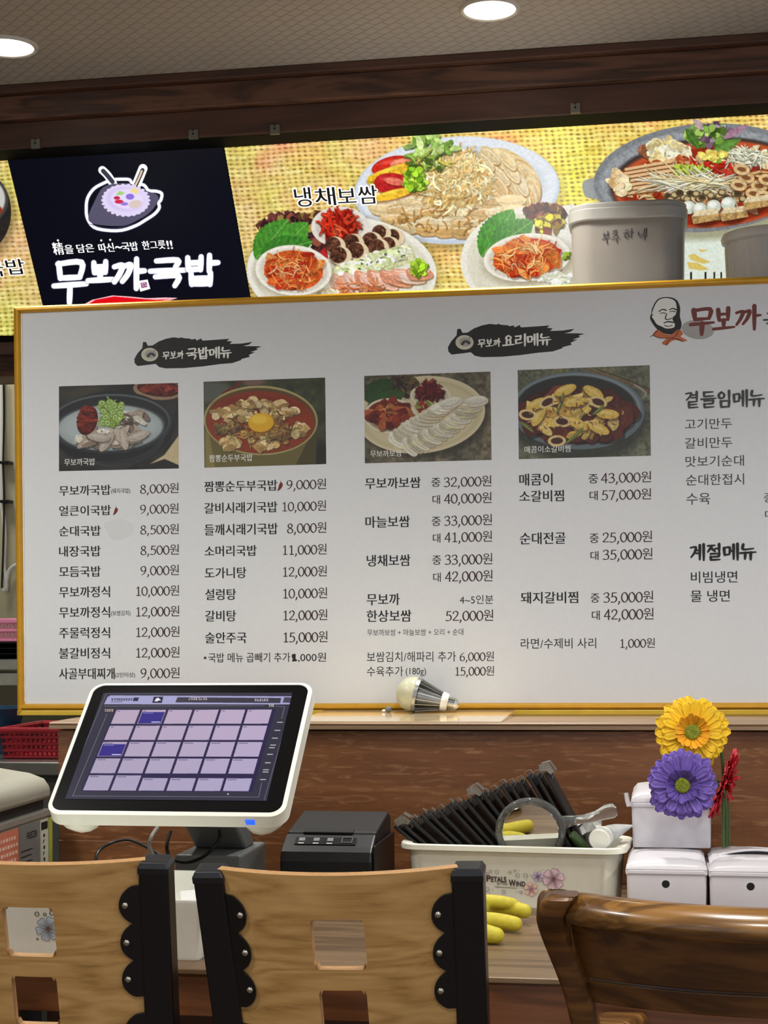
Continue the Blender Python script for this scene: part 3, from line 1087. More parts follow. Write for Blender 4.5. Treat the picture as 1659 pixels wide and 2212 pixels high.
kimchi(cv, 634, 584, 58, 40, 4)
# right plate of greens
cv.ell(1140, 560, 145, 112, (236, 234, 222), -4)
cv.ell(1140, 562, 132, 102, (222, 218, 198), -4, soft=5)
cv.poly([(1186, 450), (1240, 440), (1260, 560), (1186, 560)], (234, 232, 222))
cv.frill(1176, 462, 44, 20, LET, 90, 10)
cv.frill(1184, 486, 30, 22, [(206, 196, 70), (150, 120, 50), (110, 50, 40)], 50, 10)
cv.leaf((1040, 555), (1112, 448), 44, (66, 140, 42))
cv.leaf((1060, 540), (1156, 474), 40, (58, 128, 40))
kimchi(cv, 1138, 556, 66, 38, -6)
cv.chunks(1205, 602, 40, 10, [(220, 226, 196), (240, 240, 220)], 50, 9, shade=.25)
cv.frill(1222, 552, 8, 8, [(150, 180, 60)], 12, 6)
# casserole in the metal pan
cv.ell(1524, 398, 240, 120, (110, 96, 50), -4, a=.5, soft=16)
cv.poly(smoothpath([(1258, 398), (1268, 388), (1300, 384), (1316, 420), (1292, 430), (1264, 424)], 3, True), (150, 154, 156))
cv.ell(1520, 384, 238, 117, (128, 132, 136), -4, tex=.15)
cv.ell(1520, 386, 226, 107, (150, 154, 158), -4, soft=4, tex=.2)
cv.ell(1532, 394, 216, 97, (64, 54, 50), -4, soft=5)
cv.ell(1536, 398, 210, 93, (196, 84, 48), -4, soft=5)
cv.ell(1536, 402, 196, 84, (150, 46, 24), -4, soft=6)
cv.chunks(1410, 330, 30, 10, [(150, 96, 66), (130, 80, 56)], 14, 18)
cv.chunks(1448, 330, 40, 26, [(236, 220, 170), (222, 200, 140), (244, 234, 200)], 44, 18, asp=.6)
cv.chunks(1600, 350, 70, 30, [(222, 200, 150), (206, 176, 120), (236, 224, 190)], 60, 16, asp=.5)
cv.chunks(1520, 405, 170, 62, [(206, 160, 100), (190, 120, 70), (226, 190, 140), (170, 80, 44), (214, 176, 120)], 150, 17, asp=.55)
cv.shreds(1520, 410, 170, 60, [(214, 150, 90), (236, 200, 150), (150, 50, 26)], 120, 22, 4)
for k in range(7):
    y = 356 + k * 9
    cv.line([(1352 - k * 2, y + 12), (1395, y + 4), (1450 + k * 6, y - 5)], 8, (120, 70, 40), sm=2)
    cv.line([(1352 - k * 2, y + 10), (1395, y + 2), (1450 + k * 6, y - 7)], 6, (230, 190, 140), sm=2)
cv.chunks(1335, 396, 14, 24, [(236, 214, 170), (224, 186, 130)], 18, 14)
cv.shreds(1560, 370, 80, 16, [(200, 36, 26), (220, 70, 50), (226, 180, 120)], 70, 50, 5, ang=12)
cv.shreds(1486, 366, 44, 8, [(186, 206, 80), (206, 214, 110), (160, 190, 60)], 40, 14, 7)
cv.shreds(1500, 396, 80, 12, [(240, 230, 190), (226, 206, 150), (250, 244, 220)], 130, 90, 3, ang=4, curl=.15)
cv.shreds(1610, 340, 40, 16, [(240, 240, 214), (226, 226, 196)], 50, 36, 3.5, ang=25)
for k in range(20):
    x, y = 1440 + k * 8.5 + 4 * cv.g.random(), 424 + 8 * math.sin(k * 1.7)
    cv.ell(x, y, 9, 7.5, (96, 80, 56), tex=.4)
    cv.ell(x, y - 1, 6, 4.5, (200, 178, 130) if k % 3 else (70, 58, 40))
for (x, y) in ((1612, 384), (1596, 400), (1640, 402), (1628, 418), (1656, 388), (1650, 424), (1602, 366)):
    cv.ell(x, y + 2, 20, 13, (90, 50, 26), a=.7, soft=5)
    cv.ell(x, y, 18, 12, (222, 190, 136), 10, tex=.2)
    cv.ell(x, y, 10, 5, (130, 84, 50), 10)
for (x, y) in ((1488, 448), (1512, 452), (1542, 446), (1573, 440)):
    cv.ell(x + 1, y + 3, 17, 16, (70, 30, 20), a=.6, soft=5)
    cv.ell(x, y, 15.5, 14.5, (206, 214, 196))
    cv.ell(x - 3, y - 4, 9, 7, (246, 248, 240), soft=5)
for (x, y, w, a) in ((1524, 470, 30, -6), (1586, 464, 30, -14), (1636, 440, 30, -22)):
    cv.ell(x, y + 4, w, 17, (70, 30, 18), a, a=.7, soft=6)
    cv.poly([(x - w, y - 2), (x - w + 8, y - 14), (x + w - 4, y - 20), (x + w, y + 4), (x - w + 4, y + 14)], (226, 208, 168), tex=.2)
    cv.poly([(x - w, y - 2), (x + w - 2, y - 8), (x + w, y + 4), (x - w + 4, y + 14)], (182, 148, 92), tex=.35)
cv.frill(1530, 292, 50, 24, [(110, 150, 60), (80, 116, 40), (150, 180, 90), (120, 90, 110), (190, 170, 190)], 70, 10)
cv.leaf((1510, 320), (1480, 276), 12, (70, 110, 40), 6)
cv.leaf((1540, 330), (1602, 300), 14, (96, 140, 60), 6)
cv.leaf((1530, 330), (1560, 352), 14, (130, 170, 50), 6)
cv.leaf((1560, 300), (1620, 268), 9, (170, 120, 150), 6)
cv.leaf((1520, 280), (1496, 256), 9, (190, 160, 170), 6)
cv.chunks(1540, 338, 26, 10, [(236, 214, 110), (220, 190, 80)], 18, 10)
# fine grain over the whole print, crop to the film's own slanted edges
cv.grain(.06, 3)
dk = (8, 9, 12)
cv.poly([(470, 220), (484, 319), (556, 740), (470, 740)], dk)
cv.poly([(470, 200), (470, 321), (484, 319), (1000, 283), (1659, 237), (1790, 228), (1790, 200)], dk)
picture('picture_panel', cv, lambda U, V: LS.at(U, V, 0.002), M_film, sign, 'bright straw-ground picture panel with a pork platter and a casserole',
        keep=lambda U, V: (U > 484 + .1755 * (V - 320) + 1) & (V > 283 - .0697 * (U - 1000)) & (V > 319 - .0697 * (U - 484)))

# ---- left film
cv = Canvas(-200, 330, 112, 735, 1.2, (220, 200, 120))
burlap(cv, False)
cv.ell(-40, 470, 74, 96, (110, 90, 50), 0, a=.5, soft=14)
cv.ell(-44, 458, 68, 88, (42, 38, 36), 0, tex=.2)
cv.ell(-44, 432, 62, 56, (70, 66, 64), 0)
cv.ell(-44, 430, 55, 50, (206, 206, 200), 0, soft=4)
cv.ell(-8, 452, 14, 9, (140, 50, 30), 20, soft=4)
cv.poly([(16.5, 325), (16.5, 345), (92.5, 659), (109, 727), (140, 735), (140, 325)], dk)
cv.poly([(-200, 325), (-200, 361), (0, 347), (17, 345), (112, 338), (112, 325)], dk)
cv.poly([(-200, 740), (-200, 728), (112, 724), (112, 740)], dk)
picture('picture_panel', cv, lambda U, V: LS.at(U, V, 0.002), M_film, sign, 'straw-ground picture panel at the left edge',
        keep=lambda U, V: (U < 16.5 + .2413 * (V - 345)) & (V > 347 - .07 * U) & (V < 725))

# ---- logo panel
cv = Canvas(14, 318, 556, 725, 0.8, (7, 9, 22), tf=(0, 300, 2.963))
WH = (255, 255, 255)
blob = [(560, 380), (600, 320), (660, 285), (720, 262), (790, 258), (830, 262), (850, 285), (920, 295), (950, 330), (1000, 335), (1035, 350), (1030, 390), (1015, 410), (1020, 440), (990, 480), (930, 520), (870, 555), (780, 585), (680, 585), (600, 565), (560, 510), (552, 450)]
for w_, c_ in ((34, (60, 66, 120)), (20, WH)):
    cv.line(smoothpath(blob, 3, True) + [np.array(blob[0])], w_, c_, a=.35 if w_ > 30 else 1, sm=1)
cv.line([(655, 200), (690, 235), (725, 290)], 52, WH)
cv.line([(915, 190), (895, 240), (870, 300)], 58, WH)
ib = [(565, 500), (600, 410), (660, 310), (760, 285), (840, 290), (930, 330), (1000, 355), (1015, 385), (1000, 420), (960, 470), (900, 510), (800, 555), (680, 555), (590, 540)]
cv.poly(smoothpath(ib, 4, True), (86, 82, 106))
cv.line([(575, 545), (680, 572), (790, 566), (860, 545)], 4, (70, 70, 100))
cv.line([(660, 205), (690, 238), (720, 275)], 28, (58, 58, 76))
cv.line([(912, 200), (895, 240), (868, 300)], 26, (46, 44, 52))
cv.line([(908, 205), (892, 245), (866, 300), (852, 335)], 12, (226, 204, 170))
cv.ell(805, 393, 148, 100, (222, 210, 242), 4)
for k in range(26):
    t = k / 26 * 6.283
    cv.ell(805 + 146 * math.cos(t), 393 + 98 * math.sin(t), 12, 9, (222, 210, 242))
cv.ell(805, 386, 118, 76, (204, 190, 232), 4, soft=6)
cv.ell(815, 384, 108, 66, (226, 214, 246), 4, soft=6)
cv.poly([(740, 360), (765, 332), (800, 345), (780, 360)], (160, 206, 120))
for (x, y, rx, ry, c_) in ((748, 378, 20, 11, (186, 40, 80)), (762, 402, 28, 13, (206, 44, 70)), (832, 370, 27, 19, (140, 110, 214)), (796, 416, 24, 11, (150, 118, 216)), (866, 418, 42, 26, (214, 196, 190))):
    cv.ell(x, y, rx, ry, c_, -12 if c_[0] == 214 else 0)
cv.poly([(830, 335), (855, 310), (890, 330), (880, 355), (850, 345)], (236, 214, 150))
# lettering of the logo
for ch, x0, x1, y0, y1 in (('무', 345, 552, 768, 1048), ('보', 560, 722, 778, 922), ('까', 722, 925, 768, 958), ('국', 962, 1180, 768, 940), ('밥', 1180, 1395, 745, 932)):
    for st in SYL[ch]:
        pts = [(x0 + p[0] * (x1 - x0), y0 + p[1] * (y1 - y0)) for p in st]
        cv.line(pts, 46, (70, 80, 140), a=.3)
    for st in SYL[ch]:
        pts = [(x0 + p[0] * (x1 - x0), y0 + p[1] * (y1 - y0)) for p in st]
        cv.line(pts, 38, WH, taper=.12)
cv.poly([(880, 910), (945, 900), (962, 960), (898, 978)], WH)
cv.poly([(898, 922), (938, 915), (944, 948), (906, 956)], (150, 90, 130))
for (xa, ya) in ((905, 930), (920, 926), (912, 942), (930, 938)):
    cv.line([(xa, ya), (xa + 8, ya - 2)], 4, (236, 226, 240), sm=1)
cv.poly([(545, 1055), (590, 1030), (720, 1002), (840, 1010), (940, 1020), (1060, 1015), (1140, 1018), (1080, 1035), (960, 1050), (900, 1060), (560, 1110)], (255, 190, 200))
cv.poly([(565, 1058), (610, 1030), (730, 1008), (840, 1018), (930, 1026), (1000, 1030), (1100, 1024), (960, 1048), (880, 1062), (570, 1110)], (222, 10, 24))
picture('logo_panel', cv, lambda U, V: LS.at(U, V, 0.002), M_logo, sign, 'black lit panel with the shop logo in white brush lettering',
        keep=lambda U, V: (V > 342 - .055 * U + 2) & (U > 17.5 + .2413 * (V - 345) + 1) & (U < 484 + .1755 * (V - 320) - 1))
M_glow = plain('lit_white_lettering', (255, 255, 255), emit=(255, 255, 255), estr=1.0, var=0)
mb = MB()
for s_, x0, x1, y0, y1 in (('精', 350, 420, 655, 738), ('을', 424, 480, 672, 732), ('담은', 500, 612, 665, 725), ('따신', 640, 740, 660, 722), ('~', 742, 786, 680, 698), ('국밥', 788, 893, 652, 715), ('한그릇', 918, 1068, 642, 705), ('!!', 1075, 1112, 645, 700)):
    text_into(mb, LS, s_, x0 / 2.963, x1 / 2.963, 300 + y0 / 2.963, 300 + y1 / 2.963, 0.0045, bold=0.022)
for (x, y) in ((371, 650), (648, 650), (705, 646)):
    mb.lathe([(0.0025, 0), (0.0025, 0.0002)], LS.at(x / 2.963, 300 + y / 2.963, .0045), axis=LS.n, n=10)
obj('slogan_lettering', mb, M_glow, sign, label='white slogan line above the brush logo')
for cap, lab in (((('냉', 640, 676, 402, 446), ('채', 683, 728, 402, 444), ('보', 731, 772, 404, 438), ('쌈', 776, 818, 398, 440)), 'caption over the pork platter'),
                 ((('국', -28, 14, 562, 597), ('밥', 19, 59, 557, 592)), 'caption under the black bowl at the left edge')):
    mb, m2 = MB(), MB()
    for s_, x0, x1, y0, y1 in cap:
        text_into(mb, LS, s_, x0 - 2.5, x1 + 2.5, y0 - 2.5, y1 + 2.5, 0.0035, bold=0.055)
        text_into(m2, LS, s_, x0, x1, y0, y1, 0.0045, bold=0.012)
    co = obj('caption_outline', mb, M_glow, sign, label='white outline of the ' + lab)
    obj('caption_lettering', m2, M_ink, co, label='black ' + lab)

# ================================================================== the menu board
YB = float(atZ(1000, 1545, LEDGE)[1])
eb = R(1.07)
BS = Surf(atY(1000, 1545, YB), (math.cos(eb), math.sin(eb), 0), (0, 0, 1))
aL, _ = BS.loc(34, 1100)
aR, _ = BS.loc(1930, 1100)
_, bB = BS.loc(900, 1545)
bT = 0.5 * (BS.loc(33, 662)[1] + BS.loc(1659, 598)[1])
board = thing('menu_board', 'wide white menu board in a thin gold frame, standing on the counter ledge', 'menu board', BS.pt((aL + aR) / 2, bB))
M_board = plain('white_board_print', (222, 225, 228), rough=0.3, spec=0.35, var=0.012, scale=90)
M_gold = plain('gold_frame', (206, 152, 30), rough=0.33, metal=0.25, spec=0.6, var=0.06)
M_gold2 = plain('pale_gold_lip', (218, 182, 62), rough=0.4, metal=0.15, var=0.05)
fw = 15.5 / 3500 * float((BS.p0 - CAM) @ FWD)
pb = MB()
pb.prism([BS.pt(a, b_, -0.004) for a, b_ in ((aL + .006, bB + .006), (aR - .006, bB + .006), (aR - .006, bT - .006), (aL + .006, bT - .006))], BS.n * -0.018)
obj('white_panel', pb, M_board, board)


def rail(p, q, inw, w, name, mat=M_gold, lift=0.006, d=0.026):
    """mitred moulding from corner p to q; inw = inward direction (2D)"""
    p, q, inw = map(np.array, (p, q, inw))
    t = (q - p) / np.linalg.norm(q - p)
    rings = []
    for (c, sgn) in ((p, 1), (q, -1)):
        ring = []
        for (off, z) in ((0, -d + lift), (0, lift * .2), (.15, lift * .8), (.32, lift), (.7, lift * .85), (.88, lift * .3), (1.0, -.003), (1.0, -d + lift)):
            pos = c + inw * w * off + t * sgn * w * off
            ring.append(BS.pt(pos[0], pos[1], z))
        rings.append(ring)
    return obj(name, MB().loft(rings), mat, board, smooth=True)


# bottom edge carries a second, paler lip
bl = BS.loc(900, 1532.5)[1]
rail((aL, bB), (aL, bT), (1, 0), fw, 'left_frame_rail')
rail((aL, bT), (aR, bT), (0, -1), fw * .92, 'top_frame_rail')
rail((aR, bT), (aR, bB), (-1, 0), fw, 'right_frame_rail')
rail((aL, bl), (aR, bl), (0, 1), (BS.loc(900, 1519)[1] - bl), 'bottom_frame_rail')
lb = MB()
lb.prism([BS.pt(a, b_, 0.004) for a, b_ in ((aL, bB), (aR, bB), (aR, bl - .0008), (aL, bl - .0008))], BS.n * -0.024)
obj('bottom_lip', lb, M_gold2, board, bevel=0.0015, label='pale gold lip under the bottom rail')
sl = MB()
g_ = fw * 1.0
sl.prism([BS.pt(a, b_, -0.0035) for a, b_ in ((aL + g_, bB + 2 * g_), (aL + g_ + .0022, bB + 2 * g_), (aL + g_ + .0022, bT - g_), (aL + g_, bT - g_))], BS.n * 0.001)
obj('mount_edge', sl, plain('white_mount_edge', (240, 240, 238), rough=.3), board)

# ---- dish photographs on the board
M_print = printed('glossy_print', rough=0.32)
L1, L2 = -0.0038, -0.0037


def quad_map(c):
    """canvas unit square -> board, through the four photo corners"""
    A = [np.array(BS.loc(*p)) for p in c]           # TL TR BR BL
    def f(U, V):
        s_, t_ = U[..., None], V[..., None]
        q = A[0] * (1 - s_) * (1 - t_) + A[1] * s_ * (1 - t_) + A[2] * s_ * t_ + A[3] * (1 - s_) * t_
        return BS.p0 + q[..., :1] * BS.e1 + q[..., 1:] * BS.e2 + BS.n * L1
    return f


def dish_canvas(corners, zoom, bgcol):
    """canvas in 0..1, painted in the coordinates of an enlarged view: zoom = (x0, y0, x1, y1)"""
    (x0, y0, x1, y1) = zoom
    W_, H_ = x1 - x0, y1 - y0
    k = 1 / 262
    cvv = Canvas(0, 0, 1, 1, k, bgcol)
    cvv.W_, cvv.H_ = W_, H_
    return cvv


class Dish(Canvas):
    def __init__(s, z, col):
        s.z = z
        Canvas.__init__(s, z[0], z[1], z[2], z[3], (z[2] - z[0]) / 262, col)

    def place(s, corners, label):
        f = quad_map(corners)
        z = s.z
        picture('dish_photo', s, lambda U, V: f((U - z[0]) / (z[2] - z[0]), (V - z[1]) / (s.Y[-1] - z[1])), M_print, board, label)


# 1 white soup in a black bowl
d = Dish((113, 318, 767, 798), (46, 46, 44))
d.grain(.35, 60)
d.ell(250, 350, 120, 26, (66, 62, 52), -10, soft=20)
d.poly([(560, 800), (690, 720), (770, 610), (770, 800)], (196, 180, 142), tex=.1)
d.poly([(520, 800), (690, 742), (770, 780), (770, 800)], (40, 38, 36))
d.ell(660, 352, 138, 58, (150, 124, 100), 6)
d.ell(664, 346, 122, 46, (70, 30, 26), 6, tex=.3)
d.chunks(668, 348, 90, 30, [(112, 36, 28), (90, 24, 20), (136, 54, 40)], 40, 24)
d.ell(405, 560, 338, 205, (32, 33, 35), 0)
d.ell(395, 535, 345, 170, (44, 47, 50), 0, tex=.1)
for k in range(4):
    d.line([(190 + 20 * k, 735 - 4 * k), (420, 752 + 12 * k), (600, 700 + 10 * k), (700 - 6 * k, 600 + 18 * k)], 5, (68, 72, 76), a=.6)
d.ell(392, 530, 330, 160, (92, 100, 104), 0, soft=6)
d.ell(392, 534, 322, 154, (40, 42, 45), 0, soft=6)
d.ell(395, 560, 288, 128, (152, 164, 166), 0, soft=8, tex=.06)
d.ell(395, 548, 272, 110, (172, 184, 186), 0, soft=30)
PK = [(176, 166, 152), (196, 190, 176), (160, 146, 132), (206, 202, 190), (146, 128, 114)]
d.chunks(420, 600, 170, 50, PK, 34, 52, asp=.45)
d.chunks(250, 640, 60, 26, PK, 8, 46, asp=.4)
d.chunks(520, 500, 60, 26, PK + [(110, 96, 86)], 12, 46, asp=.5)
for (x, y, a) in ((375, 640, -55), (470, 625, 80), (550, 610, -20), (330, 610, 10)):
    d.ell(x + 4, y + 10, 64, 26, (70, 62, 56), a, a=.6, soft=10)
    d.ell(x, y, 62, 24, (178, 166, 154), a, tex=.18)
    d.ell(x - 4, y - 6, 46, 10, (204, 198, 188), a, a=.7, soft=8)
d.ell(270, 515, 56, 84, (74, 20, 16), 14, tex=.4)
d.chunks(268, 510, 44, 70, [(104, 30, 22), (84, 22, 18), (126, 44, 30)], 60, 20)
d.chunks(395, 480, 50, 60, [(138, 168, 78), (168, 194, 108), (116, 148, 60), (196, 212, 150)], 46, 28, asp=.6)
for k in range(22):
    x, y = 395 + 62 * (d.g.random() - .5) * 2, 480 + 70 * (d.g.random() - .5) * 2
    d.ell(x, y, 21, 17, (122, 156, 66), 30 * k)
    d.ell(x, y - 1, 15, 11, (190, 210, 140), 30 * k)
    d.ell(x, y, 8, 5, (116, 146, 66), 30 * k)
d.line([(380, 385), (400, 420), (410, 450)], 9, (130, 170, 80))
d.line([(425, 405), (405, 425), (395, 460)], 8, (140, 176, 90))
d.place([(126, 834), (383.5, 826.5), (385, 1011.5), (126, 1017.5)], 'printed photo of white pork soup in a black bowl')

# 2 red soft tofu stew in a brass pot
d = Dish((900, 290, 1567, 780), (62, 66, 46))
d.grain(.3, 40)
d.ell(940, 350, 120, 60, (88, 92, 84), 0, soft=30)
d.line([(1010, 360), (1080, 320), (1110, 290)], 16, (110, 40, 26))
d.ell(1180, 300, 60, 22, (120, 96, 84), 0, soft=12)
d.ell(1520, 740, 120, 80, (34, 34, 26), 0, soft=40)
d.poly([(905, 470), (908, 780), (1500, 780), (1526, 520)], (104, 96, 52))
d.poly([(905, 560), (905, 780), (960, 780), (930, 600)], (140, 128, 76), a=.8)
d.poly([(1400, 780), (1470, 640), (1524, 520), (1510, 780)], (72, 66, 34))
d.ell(1212, 520, 312, 196, (176, 164, 110), 4)
d.ell(1212, 522, 303, 186, (92, 74, 40), 4, soft=6)
d.ell(1210, 530, 296, 176, (138, 54, 26), 4, soft=8, tex=.1)
d.ell(1210, 440, 240, 60, (116, 40, 20), 4, a=.7, soft=30)
TF = [(196, 168, 112), (176, 146, 92), (214, 190, 140), (158, 124, 74), (226, 206, 160)]
for (x, y, rx, ry, n) in ((1070, 480, 110, 40, 46), (1310, 460, 95, 55, 60), (1230, 645, 70, 36, 40), (1040, 640, 46, 34, 24), (1420, 580, 36, 36, 24), (1150, 420, 60, 22, 20)):
    d.chunks(x, y, rx, ry, TF, n, 26, asp=.8, shade=.5)
d.chunks(1030, 560, 60, 40, [(120, 96, 66), (96, 74, 48), (146, 116, 70)], 22, 30, asp=.4)
d.chunks(1200, 590, 120, 20, [(170, 130, 60), (140, 100, 44), (190, 156, 80)], 26, 28, asp=.4)
d.chunks(1320, 590, 50, 30, [(132, 100, 56), (160, 124, 70)], 12, 40, asp=.4)
d.shreds(1200, 560, 200, 100, [(196, 150, 80), (110, 60, 30), (150, 150, 80)], 60, 50, 6)
d.ell(1216, 540, 72, 58, (120, 70, 14), 0, a=.7, soft=14)
d.ell(1214, 532, 70, 54, (224, 172, 34), 0)
d.ell(1204, 514, 46, 26, (240, 204, 80), 0, a=.8, soft=14)
d.place([(438.5, 824), (701.5, 815), (704, 1002), (440.5, 1010)], 'printed photo of red soft tofu stew in a brass pot')

# 3 boiled pork plate
d = Dish((63, 455, 758, 957), (92, 88, 74))
for k in range(9):
    d.poly([(63 + k * 85, 455), (130 + k * 85, 455), (90 + k * 85, 960), (20 + k * 85, 960)], (80 + 16 * (k % 3), 76 + 14 * (k % 3), 62 + 10 * (k % 3)), a=.8)
d.grain(.35, 20)
d.ell(400, 712, 350, 226, (46, 42, 34), -4, a=.6, soft=30)
d.ell(375, 688, 352, 220, (206, 196, 162), -4)
d.ell(375, 692, 330, 200, (188, 178, 142), -4, soft=14)
d.ell(375, 694, 306, 182, (200, 190, 156), -4, soft=14)
d.frill(270, 520, 90, 50, [(70, 46, 40), (56, 40, 36), (92, 70, 50), (80, 76, 44)], 120, 24)
d.leaf((70, 600), (230, 480), 80, (44, 70, 34), vein=(70, 96, 56))
d.leaf((80, 630), (300, 560), 60, (50, 80, 38), vein=(80, 104, 60))
d.ell(428, 580, 112, 66, (214, 206, 180), 4)
d.ell(428, 582, 96, 54, (186, 176, 150), 4, soft=10)
d.shreds(424, 562, 66, 50, [(110, 30, 28), (90, 22, 22), (134, 48, 40)], 130, 50, 11)
d.ell(205, 688, 146, 100, (216, 208, 184), 6)
d.ell(205, 690, 132, 88, (150, 130, 104), 6, soft=10)
d.ell(205, 680, 126, 80, (112, 44, 26), 6, tex=.3)
d.chunks(200, 680, 104, 66, [(130, 50, 28), (108, 36, 22), (160, 84, 46), (176, 120, 70), (92, 26, 18)], 44, 44, asp=.55)
d.frill(395, 640, 44, 24, [(150, 160, 80), (176, 176, 100), (170, 40, 40)], 40, 18)
SL = [(214, 210, 190), (200, 196, 172), (222, 220, 204), (190, 184, 160)]
for row in range(2):
    for k in range(13):
        t = k / 12
        x = 240 + (300 if row == 0 else 370) * t + row * 70
        y = (830 - 205 * t ** .9) if row == 0 else (870 - 150 * t - 100 * t ** 3)
        pork_slice(d, x, y, 120, 60, 40 - 55 * t + row * 10, SL)
for k in range(13):
    t = k / 12
    d.line([(225 + 380 * t, 868 - 70 * t - 120 * t ** 3), (250 + 400 * t, 880 - 80 * t - 130 * t ** 3)], 12, (222, 216, 160), a=.5)
d.place([(786, 811.5), (1059, 802), (1061.5, 993), (787.5, 1000.5)], 'printed photo of sliced boiled pork on an oval plate')

# 4 braised short ribs in a black pan
d = Dish((898, 420, 1623, 935), (96, 98, 80))
for k in range(8):
    d.poly([(898 + k * 95, 420), (990 + k * 95, 420), (960 + k * 95, 940), (860 + k * 95, 940)], (90 + 12 * (k % 3), 94 + 10 * (k % 3), 76 + 10 * (k % 2)), a=.8)
d.grain(.3, 16)
d.line([(1280, 430), (1460, 500), (1620, 575)], 10, (120, 84, 50))
d.line([(1330, 430), (1500, 500), (1625, 560)], 8, (80, 60, 40))
d.line([(1540, 530), (1602, 580), (1560, 620)], 10, (150, 150, 140))
d.ell(1240, 720, 375, 240, (40, 42, 38), 0, a=.7, soft=40)
d.ell(1225, 665, 368, 222, (96, 110, 116), 4)
d.ell(1222, 655, 352, 204, (128, 142, 148), 4, soft=10)
d.ell(1218, 655, 334, 190, (40, 42, 40), 4, soft=10)
d.ell(1215, 690, 318, 168, (58, 26, 20), 4, soft=10, tex=.3)
d.chunks(1215, 690, 280, 136, [(84, 36, 26), (66, 26, 20), (110, 52, 36), (60, 30, 24)], 60, 70, asp=.75, hi=.35)
d.chunks(1220, 680, 270, 130, [(206, 176, 90), (190, 150, 70), (222, 196, 120), (176, 140, 64)], 26, 58, asp=.5)
for (x, y, a) in ((1160, 545, -20), (1315, 565, 35), (1010, 690, -60), (1215, 615, -8), (1225, 740, 30), (1340, 770, 28), (1000, 620, -25), (1390, 690, 8)):
    d.ell(x + 4, y + 12, 66, 30, (50, 24, 16), a, a=.6, soft=14)
    d.ell(x, y, 64, 28, (214, 182, 84), a, tex=.25)
    d.ell(x - 6, y - 8, 42, 10, (236, 214, 140), a, a=.7, soft=8)
for (x, y, a) in ((1140, 725, 8), (1340, 620, 20), (950, 680, 10), (1060, 610, -30), (1110, 835, 0)):
    d.ell(x, y, 50, 32, (220, 196, 136), a)
    d.ell(x, y, 34, 19, (72, 40, 30), a)
for (a, b_) in (((1160, 850), (1255, 765)), ((1110, 680), (1150, 560)), ((910, 720), (980, 780)), ((1310, 690), (1370, 640))):
    d.line([a, ((a[0] + b_[0]) / 2 + 6, (a[1] + b_[1]) / 2), b_], 22, (96, 106, 50), taper=.7)
    d.line([a, b_], 8, (150, 160, 90), taper=.7, a=.7, sm=1)
d.shreds(1215, 700, 270, 120, [(226, 180, 120), (130, 50, 34)], 60, 20, 5)
d.place([(1118, 799), (1403.5, 788), (1406, 984), (1120.5, 991.5)], 'printed photo of spicy braised ribs in a black pan')

# ---- lettering of the board
def put(kind, fn, string, uL, uR, vT, vB, mat, lift=L2, **kw):
    mb_ = MB()
    fn(mb_, BS, string, uL, uR, vT, vB, lift, **kw)
    return obj(kind, mb_, mat, board)


Z1 = lambda x, y: (100 + x / 4.706, 1020 + y / 4.706)
Z2 = lambda x, y: (420 + x / 4.706, 1010 + y / 4.706)
Z3 = lambda x, y: (760 + x / 2.44, 1000 + y / 2.44)
Z5 = lambda x, y: (1360 + x / 2.99, 600 + y / 2.99)
BO = 0.018


def name(Z, s_, x0, x1, y0, y1, mat=None, bold=BO):
    (a, c), (b_, e) = Z(x0, y0), Z(x1, y1)
    put('dish_name', text_into, s_, a, b_, c, e, mat or M_ink, bold=bold)


def price(Z, s_, x0, x1, y0, y1):
    (a, c), (b_, e) = Z(x0, y0), Z(x1, y1)
    put('price', price_into, s_, a, b_, c, e, M_inkbrown)


for s_, x1, y0, y1 in (('무보까국밥', 650, 125, 240), ('얼큰이국밥', 652, 332, 445), ('순대국밥', 548, 540, 652), ('내장국밥', 548, 745, 860), ('모듬국밥', 548, 952, 1067), ('무보까정식', 643, 1158, 1275), ('무보까정식', 643, 1366, 1482), ('주물럭정식', 643, 1575, 1690), ('불갈비정식', 643, 1783, 1897), ('사골부대찌개', 690, 1990, 2106)):
    name(Z1, s_, 124, x1, y0, y1)
for s_, x0, x1, y0, y1 in (('(돼지국밥)', 652, 848, 160, 222), ('(보쌈김치)', 652, 850, 1405, 1468), ('(2인이상)', 694, 897, 2035, 2095)):
    name(Z1, s_, x0, x1, y0, y1, M_inkgrey, .01)
for s_, x0, x1, y0, y1 in (('8,000원', 948, 1340, 105, 218), ('9,000원', 948, 1340, 313, 425), ('8,500원', 950, 1342, 522, 633), ('8,500원', 952, 1343, 730, 842), ('9,000원', 952, 1343, 938, 1050), ('10,000원', 898, 1345, 1146, 1258), ('12,000원', 898, 1347, 1355, 1468), ('12,000원', 898, 1349, 1564, 1676), ('12,000원', 898, 1349, 1773, 1886), ('9,000원', 953, 1350, 1983, 2095)):
    price(Z1, s_, x0, x1, y0, y1)
for s_, x0, x1, y0, y1 in (('짬뽕순두부국밥', 95, 840, 122, 248), ('갈비시래기국밥', 95, 840, 342, 468), ('들깨시래기국밥', 97, 845, 562, 690), ('소머리국밥', 98, 630, 787, 905), ('도가니탕', 100, 525, 1010, 1128), ('설렁탕', 104, 420, 1230, 1348), ('갈비탕', 104, 420, 1450, 1566), ('술안주국', 104, 527, 1672, 1788)):
    name(Z2, s_, x0, x1, y0, y1)
for s_, x0, x1, y0, y1 in (('9,000원', 932, 1335, 108, 224), ('10,000원', 880, 1335, 330, 445), ('8,000원', 938, 1338, 550, 668), ('11,000원', 884, 1340, 772, 888), ('12,000원', 886, 1343, 994, 1110), ('10,000원', 888, 1346, 1216, 1332), ('12,000원', 890, 1348, 1438, 1554), ('15,000원', 892, 1350, 1661, 1778)):
    price(Z2, s_, x0, x1, y0, y1)
